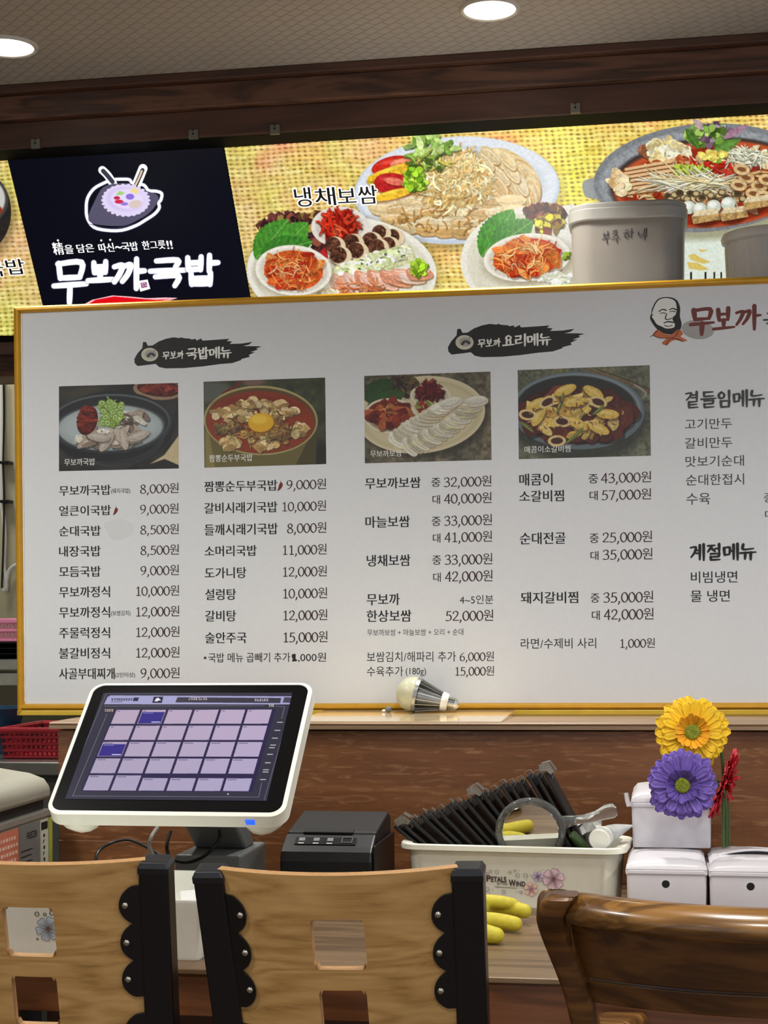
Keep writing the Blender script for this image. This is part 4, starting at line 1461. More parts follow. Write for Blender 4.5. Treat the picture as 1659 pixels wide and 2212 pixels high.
name(Z2, '국밥 메뉴 곱빼기 추가', 137, 970, 1880, 1982, bold=.004)
mb = MB()
text_into(mb, BS, '✱', *[Z2(88, 0)[0], Z2(120, 0)[0]], Z2(0, 1918)[1], Z2(0, 1952)[1], L2)
aa, _, b0, bt = fit_box(BS, Z2(1050, 0)[0], Z2(1335, 0)[0], Z2(0, 1880)[1], Z2(0, 1975)[1])
obj('note_mark', mb, M_inkbrown, board)
mb = MB()
pts = [(990, 1900), (1020, 1892), (1030, 1900), (1028, 1945), (1042, 1952), (1042, 1968), (995, 1972), (992, 1955), (1003, 1948), (990, 1930)]
mb.add([BS.at(*Z2(*p), L2) for p in pts], [tuple(range(len(pts)))])
obj('painted_over_digit', mb, M_ink, board, label='digit one painted over in thick black marker')
name(Z2, ',000원', 1050, 1335, 1880, 1980, bold=.002)
for s_, x0, x1, y0, y1 in (('무보까보쌈', 68, 362, 72, 137), ('마늘보쌈', 70, 305, 277, 342), ('냉채보쌈', 77, 308, 481, 546), ('무보까', 77, 252, 687, 751), ('한상보쌈', 77, 313, 774, 839), ('매콤이', 882, 1058, 53, 120), ('소갈비찜', 882, 1118, 141, 206), ('순대전골', 885, 1127, 363, 430), ('돼지갈비찜', 890, 1193, 677, 742)):
    name(Z3, s_, x0, x1, y0, y1)
for s_, x0, x1, y0, y1 in (('중', 418, 466, 78, 126), ('대', 424, 464, 168, 216), ('중', 420, 468, 283, 332), ('대', 426, 466, 372, 420), ('중', 423, 470, 488, 537), ('대', 428, 468, 578, 627), ('중', 1248, 1298, 58, 108), ('대', 1253, 1296, 146, 196), ('중', 1253, 1302, 372, 422), ('대', 1258, 1300, 464, 512), ('중', 1258, 1306, 688, 737), ('대', 1265, 1307, 778, 828)):
    name(Z3, s_, x0, x1, y0, y1, bold=.006)
for s_, x0, x1, y0, y1 in (('32,000원', 483, 735, 64, 127), ('40,000원', 485, 736, 152, 215), ('33,000원', 485, 738, 268, 331), ('41,000원', 487, 738, 356, 418), ('33,000원', 488, 740, 474, 537), ('42,000원', 490, 741, 563, 626), ('52,000원', 492, 745, 772, 834), ('43,000원', 1313, 1578, 42, 106), ('57,000원', 1315, 1578, 132, 196), ('25,000원', 1320, 1583, 356, 420), ('35,000원', 1322, 1585, 447, 511), ('35,000원', 1325, 1589, 673, 737), ('42,000원', 1328, 1591, 763, 827), ('6,000원', 567, 748, 993, 1045), ('15,000원', 540, 749, 1070, 1122), ('1,000원', 1410, 1597, 922, 975)):
    price(Z3, s_, x0, x1, y0, y1)
name(Z3, '4~5인분', 568, 745, 695, 744, bold=0)
name(Z3, '무보까보쌈 + 마늘보쌈 + 오리 + 순대', 80, 587, 873, 912, M_inkgrey, 0)
name(Z3, '보쌈김치/해파리 추가', 78, 548, 993, 1050, bold=0)
name(Z3, '수육추가', 78, 270, 1072, 1126, bold=0)
name(Z3, '(180g)', 283, 390, 1080, 1126, bold=0)
name(Z3, '라면/수제비 사리', 890, 1288, 922, 980, bold=0)
for s_, x0, x1, y0, y1 in (('고기만두', 358, 662, 903, 980), ('갈비만두', 358, 665, 1025, 1103), ('맛보기순대', 362, 740, 1143, 1222), ('순대한접시', 365, 741, 1262, 1342), ('수육', 368, 522, 1388, 1466), ('중', 868, 938, 1390, 1452), ('대', 876, 934, 1500, 1556)):
    name(Z5, s_, x0, x1, y0, y1, M_inkgrey, .004)
for s_, x0, x1, y0, y1 in (('비빔냉면', 397, 697, 1893, 1972), ('물 냉면', 395, 648, 2016, 2094)):
    name(Z5, s_, x0, x1, y0, y1, M_ink, .006)


def brush(s_, Z, x0, x1, y0, y1, mat, lift=L2, weight=.15, nm='heading_lettering'):
    (a, c), (b_, e) = Z(x0, y0), Z(x1, y1)
    put(nm, brush_into, s_, a, b_, c, e, mat, lift, weight=weight)


brush('곁들임메뉴', Z5, 360, 872, 722, 842, M_inkgrey, weight=.17)
brush('계절메뉴', Z5, 390, 818, 1716, 1826, M_ink, weight=.19)
M_redink = plain('rust_print_ink', (116, 52, 46), rough=.5, var=.04)
M_smoke = plain('pale_grey_print', (168, 168, 164), rough=.5, var=.05)
mb = MB()
mb.add([BS.at(*Z5(440 + 105 * math.cos(k * .2618), 335 + 62 * math.sin(k * .2618) + 8 * math.cos(k * .2618)), -0.0039) for k in range(24)], [tuple(range(24))])
obj('grey_bowl_print', mb, M_smoke, board, label='faint grey bowl behind the rust lettering')
for ch, x0, x1, y0, y1 in (('무', 394, 545, 185, 368), ('보', 540, 678, 185, 345), ('까', 684, 850, 178, 335)):
    brush(ch, Z5, x0, x1, y0, y1, M_redink, weight=.19, nm='logo_lettering')
brush('국', Z5, 868, 1010, 215, 330, plain('slate_print_ink', (70, 74, 74), var=.04), weight=.16, nm='logo_lettering')
brush('밥', Z5, 1020, 1170, 170, 320, bpy.data.materials['slate_print_ink'], weight=.13, nm='logo_lettering')

# round portrait emblem, kept as a plain stylised head with a scarf
Zf = lambda pts, lift: [BS.at(*Z5(*p), lift) for p in smoothpath(pts, 4, True)]
def flat(pts, lift, mat, mb_=None):
    q = Zf(pts, lift)
    m_ = mb_ or MB()
    m_.add(q, [tuple(range(len(q)))])
    return m_
mb = flat([(145, 200), (180, 140), (240, 124), (300, 140), (326, 190), (325, 250), (336, 300), (318, 350), (260, 366), (200, 350), (158, 310), (132, 262), (140, 232)], -0.0038, None)
em = obj('emblem_head', mb, M_ink, board, label='small black and white round head emblem')
mb = flat([(152, 205), (186, 146), (240, 131), (290, 148), (304, 190), (298, 236), (276, 262), (292, 300), (284, 322), (240, 328), (210, 316), (176, 300), (158, 272), (144, 250)], -0.0037, None)
obj('emblem_face', mb, M_inkwhite, em)
mb = MB()
for pts, w_ in (([(192, 215), (212, 202), (236, 208)], 9), ([(258, 204), (280, 196), (300, 204)], 9), ([(198, 228), (214, 224), (232, 228)], 6), ([(260, 218), (278, 214), (296, 218)], 6), ([(240, 232), (232, 262), (252, 268), (272, 258)], 7), ([(222, 290), (250, 282), (284, 286)], 10), ([(226, 306), (252, 312), (276, 304)], 6), ([(150, 236), (138, 250), (152, 268)], 7)):
    q = [BS.loc(*Z5(*p)) for p in pts]
    nib(mb, BS, q, w_ * .00031, w_ * .0002, 0.3, -0.0035)
obj('emblem_features', mb, M_ink, em)
M_scarf = plain('orange_print_ink', (196, 104, 60), rough=.5, var=.05)
mb = flat([(150, 370), (180, 336), (225, 362), (270, 366), (318, 332), (345, 362), (330, 380), (372, 404), (340, 412), (300, 402), (268, 412), (240, 436), (208, 422), (236, 392), (190, 386)], -0.0037, None)
obj('emblem_scarf', mb, M_scarf, em)
mb = MB()
for pts in ([(150, 370), (200, 388), (262, 385)], [(318, 334), (300, 370), (270, 388)], [(270, 388), (310, 395), (345, 410)], [(268, 390), (244, 414), (238, 434)], [(132, 380), (158, 362), (184, 334)]):
    nib(mb, BS, [BS.loc(*Z5(*p)) for p in pts], .0016, .0008, .4, -0.0035)
obj('emblem_lines', mb, M_ink, em)

# white captions printed on the dish photos
for ox, oy, s_, x0, x1, y0, y1 in ((80, 700, '무보까국밥', 145, 312, 727, 769), (80, 700, '짬뽕순두부국밥', 932, 1168, 704, 749), (760, 620, '무보까보쌈', 98, 270, 883, 923), (760, 620, '매콤이소갈비찜', 937, 1187, 857, 901)):
    put('photo_caption', text_into, s_, ox + x0 / 2.514, ox + x1 / 2.514, oy + y0 / 2.514, oy + y1 / 2.514, M_inkwhite, lift=-.0036, bold=.008)

# two brush-stroke banners
BAN = [(528, 190), (545, 160), (572, 130), (575, 98), (592, 97), (602, 118), (628, 116), (660, 95), (700, 80), (740, 72), (775, 76), (782, 72), (800, 77), (830, 79), (840, 84), (862, 80), (866, 90), (892, 78), (898, 90), (960, 86), (1045, 80), (1030, 92), (1060, 95), (1046, 108), (1110, 106), (1170, 97), (1150, 112), (1120, 120), (1180, 120), (1222, 122), (1190, 132), (1200, 138), (1160, 152), (1185, 152), (1150, 168), (1156, 178), (1110, 190), (1108, 196), (1060, 212), (990, 218), (900, 230), (800, 239), (700, 241), (664, 234), (644, 216), (600, 222), (546, 228), (530, 212)]


def banner(T, big, b0, b1, bt_, bb_, label):
    P_ = lambda x, y: T(x, y)
    mb_ = MB()
    q = [BS.at(*P_(*p), -0.0039) for p in BAN]
    mb_.add(q, [tuple(range(len(q)))])
    o = obj('heading_banner', mb_, plain('charcoal_print', (34, 35, 33), rough=.5, var=.04) if 'charcoal_print' not in bpy.data.materials else bpy.data.materials['charcoal_print'], board, label=label)
    m2 = MB()
    m2.add([BS.at(*P_(612 + 46 * math.cos(k * .2244), 166 + 37 * math.sin(k * .2244)), -0.00385) for k in range(28)], [tuple(range(28))])
    obj('bowl_icon', m2, plain('ivory_print', (206, 203, 184), rough=.5, var=.05) if 'ivory_print' not in bpy.data.materials else bpy.data.materials['ivory_print'], o)
    m3 = MB()
    m3.add([BS.at(*P_(616 + 31 * math.cos(k * .2618), 164 + 23 * math.sin(k * .2618)), -0.0038) for k in range(24)], [tuple(range(24))])
    obj('bowl_shade', m3, M_smoke, o)
    m4 = MB()
    nib(m4, BS, [BS.loc(*P_(600, 172)), BS.loc(*P_(616, 158)), BS.loc(*P_(634, 168))], .007, .003, 0, -0.0037)
    nib(m4, BS, [BS.loc(*P_(634, 146)), BS.loc(*P_(652, 106))], .0012, .001, 0, -0.0037)
    obj('bowl_marks', m4, M_inkgrey, o)
    for s_, x0, x1, y0, y1, w_ in (('무보까', 680, 795, 145, 190, .19), (big, b0, b1, bt_, bb_, .2)):
        (a, c), (d_, e) = P_(x0, y0), P_(x1, y1)
        m5 = MB()
        brush_into(m5, BS, s_, a, d_, c, e, L2, weight=w_)
        obj('banner_lettering', m5, M_inkwhite, o)


banner(lambda x, y: (80 + x / 2.514, 700 + y / 2.514), '국밥메뉴', 810, 1054, 122, 190, 'black brush-stroke heading over the soup column')
k_ = 743 / 694
banner(lambda x, y: (760 + (522 + (x - 528) * k_) / 2.514, 620 + (200 + (y - 72) * k_) / 2.514), '요리메뉴', 806, 1050, 119, 186, 'black brush-stroke heading over the cooked dishes column')
# little chilli marks
M_chilli = plain('chilli_print', (120, 40, 30), rough=.5, var=.1)
for Z, x, y, s_ in ((Z1, 703, 390, 1.0), (Z2, 870, 185, 1.15)):
    mb = MB()
    q = [BS.at(*Z(x + px * s_, y + py * s_), L2) for px, py in smoothpath([(6, -48), (12, -28), (24, -20), (20, 8), (0, 34), (-24, 46), (-16, 20), (-8, -10), (2, -28)], 3, True)]
    mb.add(q, [tuple(range(len(q)))])
    obj('chilli_mark', mb, M_chilli, board, label='small red chilli mark beside a dish name')
# torn clear tape on the board
mb = MB()
q = [BS.at(x, y, -0.00385) for x, y in smoothpath([(224, 1132), (240, 1124), (262, 1120), (284, 1132), (288, 1148), (270, 1164), (244, 1166), (232, 1150)], 3, True)]
mb.add(q, [tuple(range(len(q)))])
obj('tape_patch', mb, plain('clear_tape', (226, 228, 228), rough=.12, var=.03, alpha=.18), board, label='shiny patch of clear tape beside the second dish name')

# ================================================================== counter desk in front of the partition
YF = 2.16
v3 = lambda *a: np.array(a, float)
XC0 = -1.10
ctr = thing('counter_desk', 'long walnut-look counter desk carrying the till, printer and bins', 'counter', ((XC0 + 2.3) / 2, 2.5, 0))
obj('desk_top', MB().box(XC0, 2.3, YF - .004, 2.948, COUNTER - .008, COUNTER), M_counter, ctr, bevel=0.0015)
obj('front_apron', MB().box(XC0, 2.3, YF, YF + .018, COUNTER - .066, COUNTER - .0085), M_apron, ctr, bevel=0.001)
for x in (XC0 + .03, 0.6, 2.2):
    obj('leg', MB().box(x, x + .05, 2.70, 2.75, 0, COUNTER - .009), M_apron, ctr, bevel=0.002)
obj('back_board', MB().box(XC0 + .01, 2.29, 2.90, 2.915, .25, COUNTER - .009), M_apron, ctr)
# low skirting strip where desk meets partition
structure(obj('trim_7', MB().box(XP + .005, 2.3, 2.936, 2.949, COUNTER + .0005, float(atY(400, 1818, 2.94)[2])), M_part, bevel=0.0015), 'low wooden strip along the foot of the partition')

# ================================================================== point-of-sale terminal
s_, c_ = math.sin(R(49)), math.cos(R(49))
PS = Surf(atY(350, 1760, 2.40), (1, 0, 0), (0, s_, c_))
La, Ra = PS.loc(93, 1752)[0], PS.loc(612, 1756)[0]
La2, Ra2 = PS.loc(205, 1485)[0], PS.loc(681, 1485)[0]
pa0, pa1 = (La + La2) / 2, (Ra + Ra2) / 2
pb0, pb1 = PS.loc(350, 1763)[1], PS.loc(440, 1477)[1]
pw, ph = pa1 - pa0, pb1 - pb0
pcx, pcy = (pa0 + pa1) / 2, (pb0 + pb1) / 2
base_y = 2.60
pos = thing('pos_terminal', 'white framed touchscreen till showing a grid of table buttons, standing on the counter', 'cash register terminal', (PS.pt(pcx, 0)[0], base_y + .09, COUNTER))
M_poswhite = plain('pos_white_shell', (226, 226, 214), rough=.3, var=.03)
rings = []
for (gx, gy, r_, z) in ((-.006, -.006, .020, .0035), (0, 0, .024, 0.0015), (0, 0, .026, -.004), (.001, .001, .026, -.022), (-.010, -.012, .03, -.036), (-.030, -.034, .03, -.044)):
    rings.append([PS.pt(pcx + x, pcy + y, z) for x, y in rrect(pw + 2 * gx, ph + 2 * gy, r_, 8)])
inner = [[PS.pt(pcx + x, pcy + y, z) for x, y in rrect(pw - .013, ph - .013, .019, 8)] for z in (.0035, .0005)]
obj('shell', MB().loft([inner[1], inner[0]] + rings), M_poswhite, pos, smooth=True)
gl = MB().loft([[PS.pt(pcx + x, pcy + y, z) for x, y in rrect(pw - .0135, ph - .0135, .019, 8)] for z in (.0003, .0022)])
obj('bezel_glass', gl, plain('black_bezel_glass', (9, 9, 11), rough=.16, spec=.5, var=.0), pos)
# corner feet of the shell
for sg, uu in ((-1, 0), (1, 1)):
    x0 = pcx + sg * (pw / 2 - .042)
    m_ = MB()
    m_.loft([[PS.pt(x0 + sg * a + w_ * math.cos(k * .5236), pb0 + .03 + b_ * math.sin(k * .5236), z) for k in range(12)] for a, w_, b_, z in ((0, .036, .030, -.02), (0, .034, .029, -.036), (-.004, .026, .022, -.050), (-.010, .012, .010, -.056))])
    obj('corner_foot', m_, M_poswhite, pos, smooth=True)
M_led = plain('blue_power_light', (10, 70, 255), rough=.3, emit=(14, 84, 255), estr=1.25, var=0)
ul, _ = PS.loc(538, 1764)
lm = MB()
lm.prism([PS.pt(ul - .0075, pb0 - .0016, -.0055), PS.pt(ul + .0075, pb0 - .0016, -.0055), PS.pt(ul + .0075, pb0 - .0008, -.0175), PS.pt(ul - .0075, pb0 - .0008, -.0175)], PS.e2 * .004)
obj('power_button', lm, M_led, pos, bevel=.001, label='glowing blue power button')
# the display, painted in millimetres of its own plane
dTL, dTR, dBR, dBL = [PS.loc(*p) for p in ((232, 1500), (638, 1499), (571, 1732), (133, 1729))]
dx0, dx1 = (dTL[0] + dBL[0]) / 2, (dTR[0] + dBR[0]) / 2
dy0, dy1 = (dBL[1] + dBR[1]) / 2, (dTL[1] + dTR[1]) / 2
def D(x, y):
    """measured point of the enlarged view -> display millimetres"""
    a, b_ = PS.loc(60 + x / 2.514, 1450 + y / 2.514)
    return (a - dx0) * 1000, (dy1 - b_) * 1000
DW, DH = (dx1 - dx0) * 1000, (dy1 - dy0) * 1000
cv = Canvas(0, 0, DW, DH, .55, (50, 49, 62))
def dpoly(pts, col, a=1.0): cv.poly([D(*p) for p in pts], col, a)
def dline(pts, w, col, a=1.0): cv.line([D(*p) for p in pts], w, col, a, sm=1)
for x in range(0, 60):
    cv.line([(x * DW / 60, 0), (x * DW / 60, DH)], 3, (50 + (x % 3) * 2, 49, 64 + (x % 2) * 4), a=.4, sm=1)
dpoly([(452, 138), (1436, 143), (1446, 152), (1434, 187), (416, 186), (436, 146)], (150, 148, 188))
dpoly([(815, 148), (1378, 152), (1372, 180), (803, 176)], (56, 54, 66))
dpoly([(1394, 148), (1436, 149), (1426, 178), (1386, 177)], (66, 64, 80))
dpoly([(686, 145), (738, 145), (730, 179), (678, 178)], (40, 38, 56))
dpoly([(690, 170), (698, 156), (708, 150), (718, 156), (726, 168), (716, 164), (706, 170)], (214, 214, 226))
g = np.random.default_rng(4)
for x0, x1, y, n, col in ((458, 575, 160, 9, (44, 42, 60)), (875, 980, 156, 8, (190, 180, 180)), (1236, 1310, 163, 6, (180, 176, 190)), (420, 470, 219, 4, (190, 170, 150)), (1312, 1340, 193, 3, (200, 190, 180))):
    for k in range(n):
        x = x0 + (x1 - x0) * k / n
        w = (x1 - x0) / n * .62
        for q in range(3):
            yy = y - 5 + 5 * q
            if g.random() > .25:
                dline([(x, yy), (x + w, yy)], .9, col)
        dline([(x + w * g.random(), y - 6), (x + w * g.random(), y + 6)], .9, col)
dpoly([(578, 150), (606, 150), (600, 169), (572, 169)], (44, 42, 60))
dline([(455, 173), (515, 173)], 1.0, (44, 42, 60))
for pts in ([(418, 196), (1285, 194)], [(1345, 196), (1396, 200), (1380, 264)], [(432, 240), (246, 684)], [(246, 684), (1255, 690)], [(1272, 612), (1256, 688)]):
    dline(pts, .7, (150, 150, 166), .8)
for pts in ([(432, 126), (1453, 122)], [(1453, 122), (1285, 708)], [(428, 130), (188, 700)]):
    dline(pts, .9, (120, 120, 140), .8)
G = [np.array(D(*p)) for p in ((483, 217), (1340, 215), (1212, 663), (298, 658))]
def cell(s0, s1, t0, t1, col, inset=0):
    def q(s_, t_): return tuple(G[0] * (1 - s_) * (1 - t_) + G[1] * s_ * (1 - t_) + G[2] * s_ * t_ + G[3] * (1 - s_) * t_)
    cv.poly([q(s0, t0), q(s1, t0), q(s1, t1), q(s0, t1)], col)
    return q
q = cell(-.01, 1.01, -.01, 1.0, (44, 38, 70))
for j in range(5):
    for i in range(6):
        s0, s1 = i / 6 + .002, (i + 1) / 6 - .014
        t0, t1 = j * .203, j * .203 + .178
        if j == 4 and i >= 2:
            t0 += .03
        tone = (166 - 3 * j + i, 150 - j + i, 172 + 2 * i)
        q = cell(s0, s1, t0, t1, tone)
        if (j, i) in ((0, 1), (2, 0)):
            cell(s0 + .004, s1 - .003, t0 + .028, t1 - .004, (52, 44, 122))
            for k in range(4):
                cv.line([q(s0 + .015 + .016 * k, t0 + .042), q(s0 + .026 + .016 * k, t0 + .042)], 1.2, (140, 130, 190), sm=1)
            for k in range(5):
                cv.line([q(s1 - .062 + .011 * k, t1 - .022), q(s1 - .055 + .011 * k, t1 - .022)], 1.6, (220, 220, 240), sm=1)
        for k in range(1 if j < 2 else 3):
            cv.line([q(s0 + .012 + .018 * k, t0 + .016), q(s0 + .022 + .018 * k, t0 + .016)], 2.2, (96, 88, 112), a=.8, sm=1)
for (x, y) in ((1372, 284), (1358, 328), (1345, 370), (1335, 408), (1328, 422), (1318, 458), (1306, 504), (1296, 542), (1294, 554), (1280, 595)):
    for k in range(3):
        dline([(x - 14 + 10 * k, y), (x - 8 + 10 * k, y)], 2.0, (186, 184, 190), .9)
dpoly([(1086, 668), (1094, 674), (1088, 680)], (230, 230, 230))
picture('display', cv, lambda U, V: PS.p0 + PS.e1 * (dx0 + U / 1000)[..., None] + PS.e2 * (dy1 - V / 1000)[..., None] + PS.n * .0029, printed('lit_screen', rough=.2, emit=.85), pos)
# foot of the till
xb0, xb1 = atY(378, 1850, base_y)[0], atY(520, 1850, base_y)[0]
bz = float(atY(450, 1818, base_y + .16)[2])
obj('base_box', MB().box(xb0, xb1, base_y, base_y + .17, COUNTER, bz), M_grey, pos, bevel=.004)
nx = (xb0 + xb1) / 2
obj('neck', MB().hexa([(nx - .045, base_y + .08, bz), (nx + .045, base_y + .08, bz), (nx + .045, base_y + .14, bz), (nx - .045, base_y + .14, bz),
                       tuple(PS.pt(nx - PS.p0[0] - .045, .10, -.042)), tuple(PS.pt(nx - PS.p0[0] + .045, .10, -.042)), tuple(PS.pt(nx - PS.p0[0] + .045, .18, -.042)), tuple(PS.pt(nx - PS.p0[0] - .045, .18, -.042))]), M_grey, pos, bevel=.004)
for nm, path, r_, mt in (('power_cable', [(205, 1868, 2.66), (212, 1840, 2.68), (238, 1822, 2.72), (275, 1814, 2.74), (310, 1826, 2.74), (352, 1852, 2.74), (368, 1870, 2.7)], .0028, M_black),
                         ('signal_cable', [(368, 1796, 2.60), (360, 1830, 2.56), (372, 1856, 2.56), (408, 1862, 2.56), (446, 1846, 2.56), (472, 1816, 2.57), (474, 1796, 2.62)], .003, M_black),
                         ('grey_cable', [(340, 1788, 2.62), (328, 1806, 2.58), (322, 1828, 2.57), (330, 1846, 2.57)], .0035, plain('grey_cable', (150, 150, 142), var=.03))):
    obj(nm, MB().tube(smoothpath([atY(u, v, Y) for u, v, Y in path], 6), r_, 8), mt, pos, smooth=True)

# ================================================================== receipt printer
Yp = 2.62
x0, x1 = atY(604, 1860, Yp)[0], atY(803, 1860, Yp)[0]
zf = lambda v, Y: float(atY(720, v, Y)[2])
pr = thing('receipt_printer', 'black receipt printer on the counter between the till and the white bin', 'printer', ((x0 + x1) / 2, Yp + .1, COUNTER))
D_ = .20
prof = [(0.004, COUNTER + .003), (0, COUNTER + .05), (0.0, zf(1862, Yp)), (.006, zf(1840, Yp + .01)), (.016, zf(1829, Yp + .02)), (.05, zf(1799, Yp + .055)), (.05, COUNTER + .003)]
body = MB()
body.prism([(x0, Yp + y, z) for y, z in prof], (x1 - x0, 0, 0))
body.box(x0 + .003, x1 - .003, Yp + .05, Yp + D_, COUNTER + .003, zf(1796, Yp + .055) - .01)
obj('front_cover', body, M_black, pr, bevel=.004, seg=3)
zb0, zb1 = zf(1797, Yp + .055), zf(1751, Yp + D_ - .02)
lid = MB()
lid.prism([(x0 + .001, Yp + y, z) for y, z in ((.053, zb0 - .03), (.053, zb0), (D_ - .02, zb1), (D_, zb1 - .012), (D_, zb1 - .05))], (x1 - x0 - .002, 0, 0))
obj('lid', lid, plain('black_lid_plastic', (22, 22, 24), rough=.5, var=.08, bump=.2, scale=90), pr, bevel=.004, seg=3)
obj('paper_slot', MB().hexa([(x0 + .03, Yp + .047, zb0 - .004), (x1 - .04, Yp + .047, zb0 - .004), (x1 - .04, Yp + .062, zb0 + .003), (x0 + .03, Yp + .062, zb0 + .003), (x0 + .03, Yp + .046, zb0 + .001), (x1 - .04, Yp + .046, zb0 + .001), (x1 - .04, Yp + .061, zb0 + .006), (x0 + .03, Yp + .061, zb0 + .006)]), plain('slot_black', (6, 6, 7), rough=.4), pr, bevel=.0015)
obj('side_panel', MB().box(x1 + .0005, x1 + .006, Yp + .004, Yp + D_ - .004, COUNTER + .003, zf(1818, Yp + .05)), M_black, pr, bevel=.003)
pa, pb_ = v3(0, Yp + .018, zf(1829, Yp + .018)), v3(0, Yp + .049, zf(1800, Yp + .05))
def onslope(x, t, lift): 
    d_ = (pb_ - pa); n_ = np.cross((1, 0, 0), d_ / np.linalg.norm(d_))
    return v3(x, 0, 0) + pa + d_ * t + n_ * lift
W_ = x1 - x0
bm_ = MB().prism([onslope(x0 + W_ * a, t, .0006) for a, t in ((.13, .08), (.80, .08), (.80, .62), (.13, .62))], onslope(0, 0, .0016) - onslope(0, 0, 0))
obj('button_panel', bm_, plain('panel_black', (10, 10, 12), rough=.25), pr, bevel=.001)
for a in (.205, .365, .515):
    m_ = MB().prism([onslope(x0 + W_ * (a + dx), t, .002) for dx, t in ((-.032, .32), (.032, .32), (.032, .55), (-.032, .55))], onslope(0, 0, .001) - onslope(0, 0, 0))
    obj('indicator', m_, plain('pale_indicator', (112, 116, 122), rough=.35) if 'pale_indicator' not in bpy.data.materials else bpy.data.materials['pale_indicator'], pr)
m_ = MB()
for a in (.205, .365, .515):
    for k in range(4):
        m_.prism([onslope(x0 + W_ * (a - .03 + .016 * k + dx), t, .002) for dx, t in ((0, .14), (.011, .14), (.011, .20), (0, .20))], onslope(0, 0, .0004) - onslope(0, 0, 0))
obj('indicator_lettering', m_, M_inkwhite, pr)
m_ = MB()
o4 = [(.645, .22), (.755, .22), (.755, .60), (.645, .60)]
for i in range(4):
    p, q_ = o4[i], o4[(i + 1) % 4]
    m_.tube([onslope(x0 + W_ * p[0], p[1], .003), onslope(x0 + W_ * q_[0], q_[1], .003)], .0006, 6)
obj('feed_button', m_, plain('button_outline', (110, 112, 116)), pr)

# ================================================================== patterned white bin with clutter
def flower_print(mb_list, S, ca, cb, r_, cols, parent, lift, rot=0, pet=6):
    """a printed blossom: petals, veins, eye"""
    m1, m2, m3 = MB(), MB(), MB()
    for k in range(pet):
        a0 = rot + 2 * math.pi * k / pet
        pts = []
        for (rr, da) in ((.12, 0), (.5, -.36), (.85, -.40), (1.0, -.2), (.93, 0), (1.0, .2), (.85, .40), (.5, .36)):
            pts.append((ca + r_ * rr * math.cos(a0 + da), cb + r_ * rr * math.sin(a0 + da)))
        m1.add([S.pt(x, y, lift) for x, y in pts], [tuple(range(8))])
        ol = pts + [pts[0]]
        nib(m2, S, ol, r_ * .05, r_ * .03, .3, lift + .0003, k=2)
        for da in (-.2, 0, .2):
            nib(m2, S, [(ca + r_ * .25 * math.cos(a0 + da * .6), cb + r_ * .25 * math.sin(a0 + da * .6)), (ca + r_ * .8 * math.cos(a0 + da), cb + r_ * .8 * math.sin(a0 + da))], r_ * .025, r_ * .02, 0, lift + .0003)
    m3.add([S.pt(ca + r_ * .2 * math.cos(k * .5236), cb + r_ * .2 * math.sin(k * .5236), lift + .0005) for k in range(12)], [tuple(range(12))])
    f = obj('flower_print', m1, cols[0], parent)
    obj('print_veins', m2, cols[1], f)
    obj('print_eye', m3, cols[2], f)
    return f


PKM = (plain('pink_petal_print', (226, 196, 206), var=.06), plain('mauve_vein_print', (150, 104, 124), var=.03), plain('plum_eye_print', (110, 66, 84), var=.05))
PCM = (plain('peach_petal_print', (234, 204, 190), var=.06), plain('rose_vein_print', (176, 120, 112), var=.03), plain('violet_eye_print', (146, 96, 160), var=.05))
LVM = (plain('lilac_petal_print', (206, 190, 214), var=.06), plain('violet_vein_print', (128, 100, 140), var=.03), PKM[2])
BLM = (plain('blue_petal_print', (188, 200, 216), var=.06), plain('slate_vein_print', (104, 112, 130), var=.03), plain('brown_eye_print', (120, 74, 56), var=.05))

yaw = R(-4.5)
E1 = v3(math.cos(yaw), math.sin(yaw), 0)
E2 = v3(-math.sin(yaw), math.cos(yaw), 0)
Yb = 2.67
pL, pR = atY(862, 1829, Yb + .02), atY(1350, 1829, Yb - .02)
bw = float(np.dot(pR - pL, E1))
RIM = float(atY(1110, 1826, Yb)[2])
bc = (pL + pR) / 2 + E2 * .075
bc[2] = COUNTER
bd = .15
def bpt(a, b_, z): return bc + E1 * a + E2 * b_ + v3(0, 0, z)
hR = RIM - COUNTER
wb = bw * .94
binr = []
for (w, d_, r_, z) in ((wb * .945, bd * .84, .022, 0), (wb * .955, bd * .86, .026, .004), (wb * .985, bd * .95, .028, hR - .022), (wb * .99, bd * .955, .028, hR - .0215), (wb * .99, bd * .955, .028, hR - .014), (wb * 1.0, bd * .97, .028, hR - .013), (bw, bd * 1.12, .034, hR - .010), (bw * 1.0, bd * 1.13, .036, hR - .002), (bw * .992, bd * 1.10, .034, hR), (wb * .97, bd * .93, .026, hR - .002), (wb * .90, bd * .82, .022, .006)):
    binr.append([bpt(x, y, z) for x, y in rrect(w, d_, r_, 7)])
bn = thing('storage_bin', 'white flower printed plastic bin full of black clipboards on the counter', 'bin', bc)
obj('body', MB().loft(binr), M_cream, bn, smooth=True)
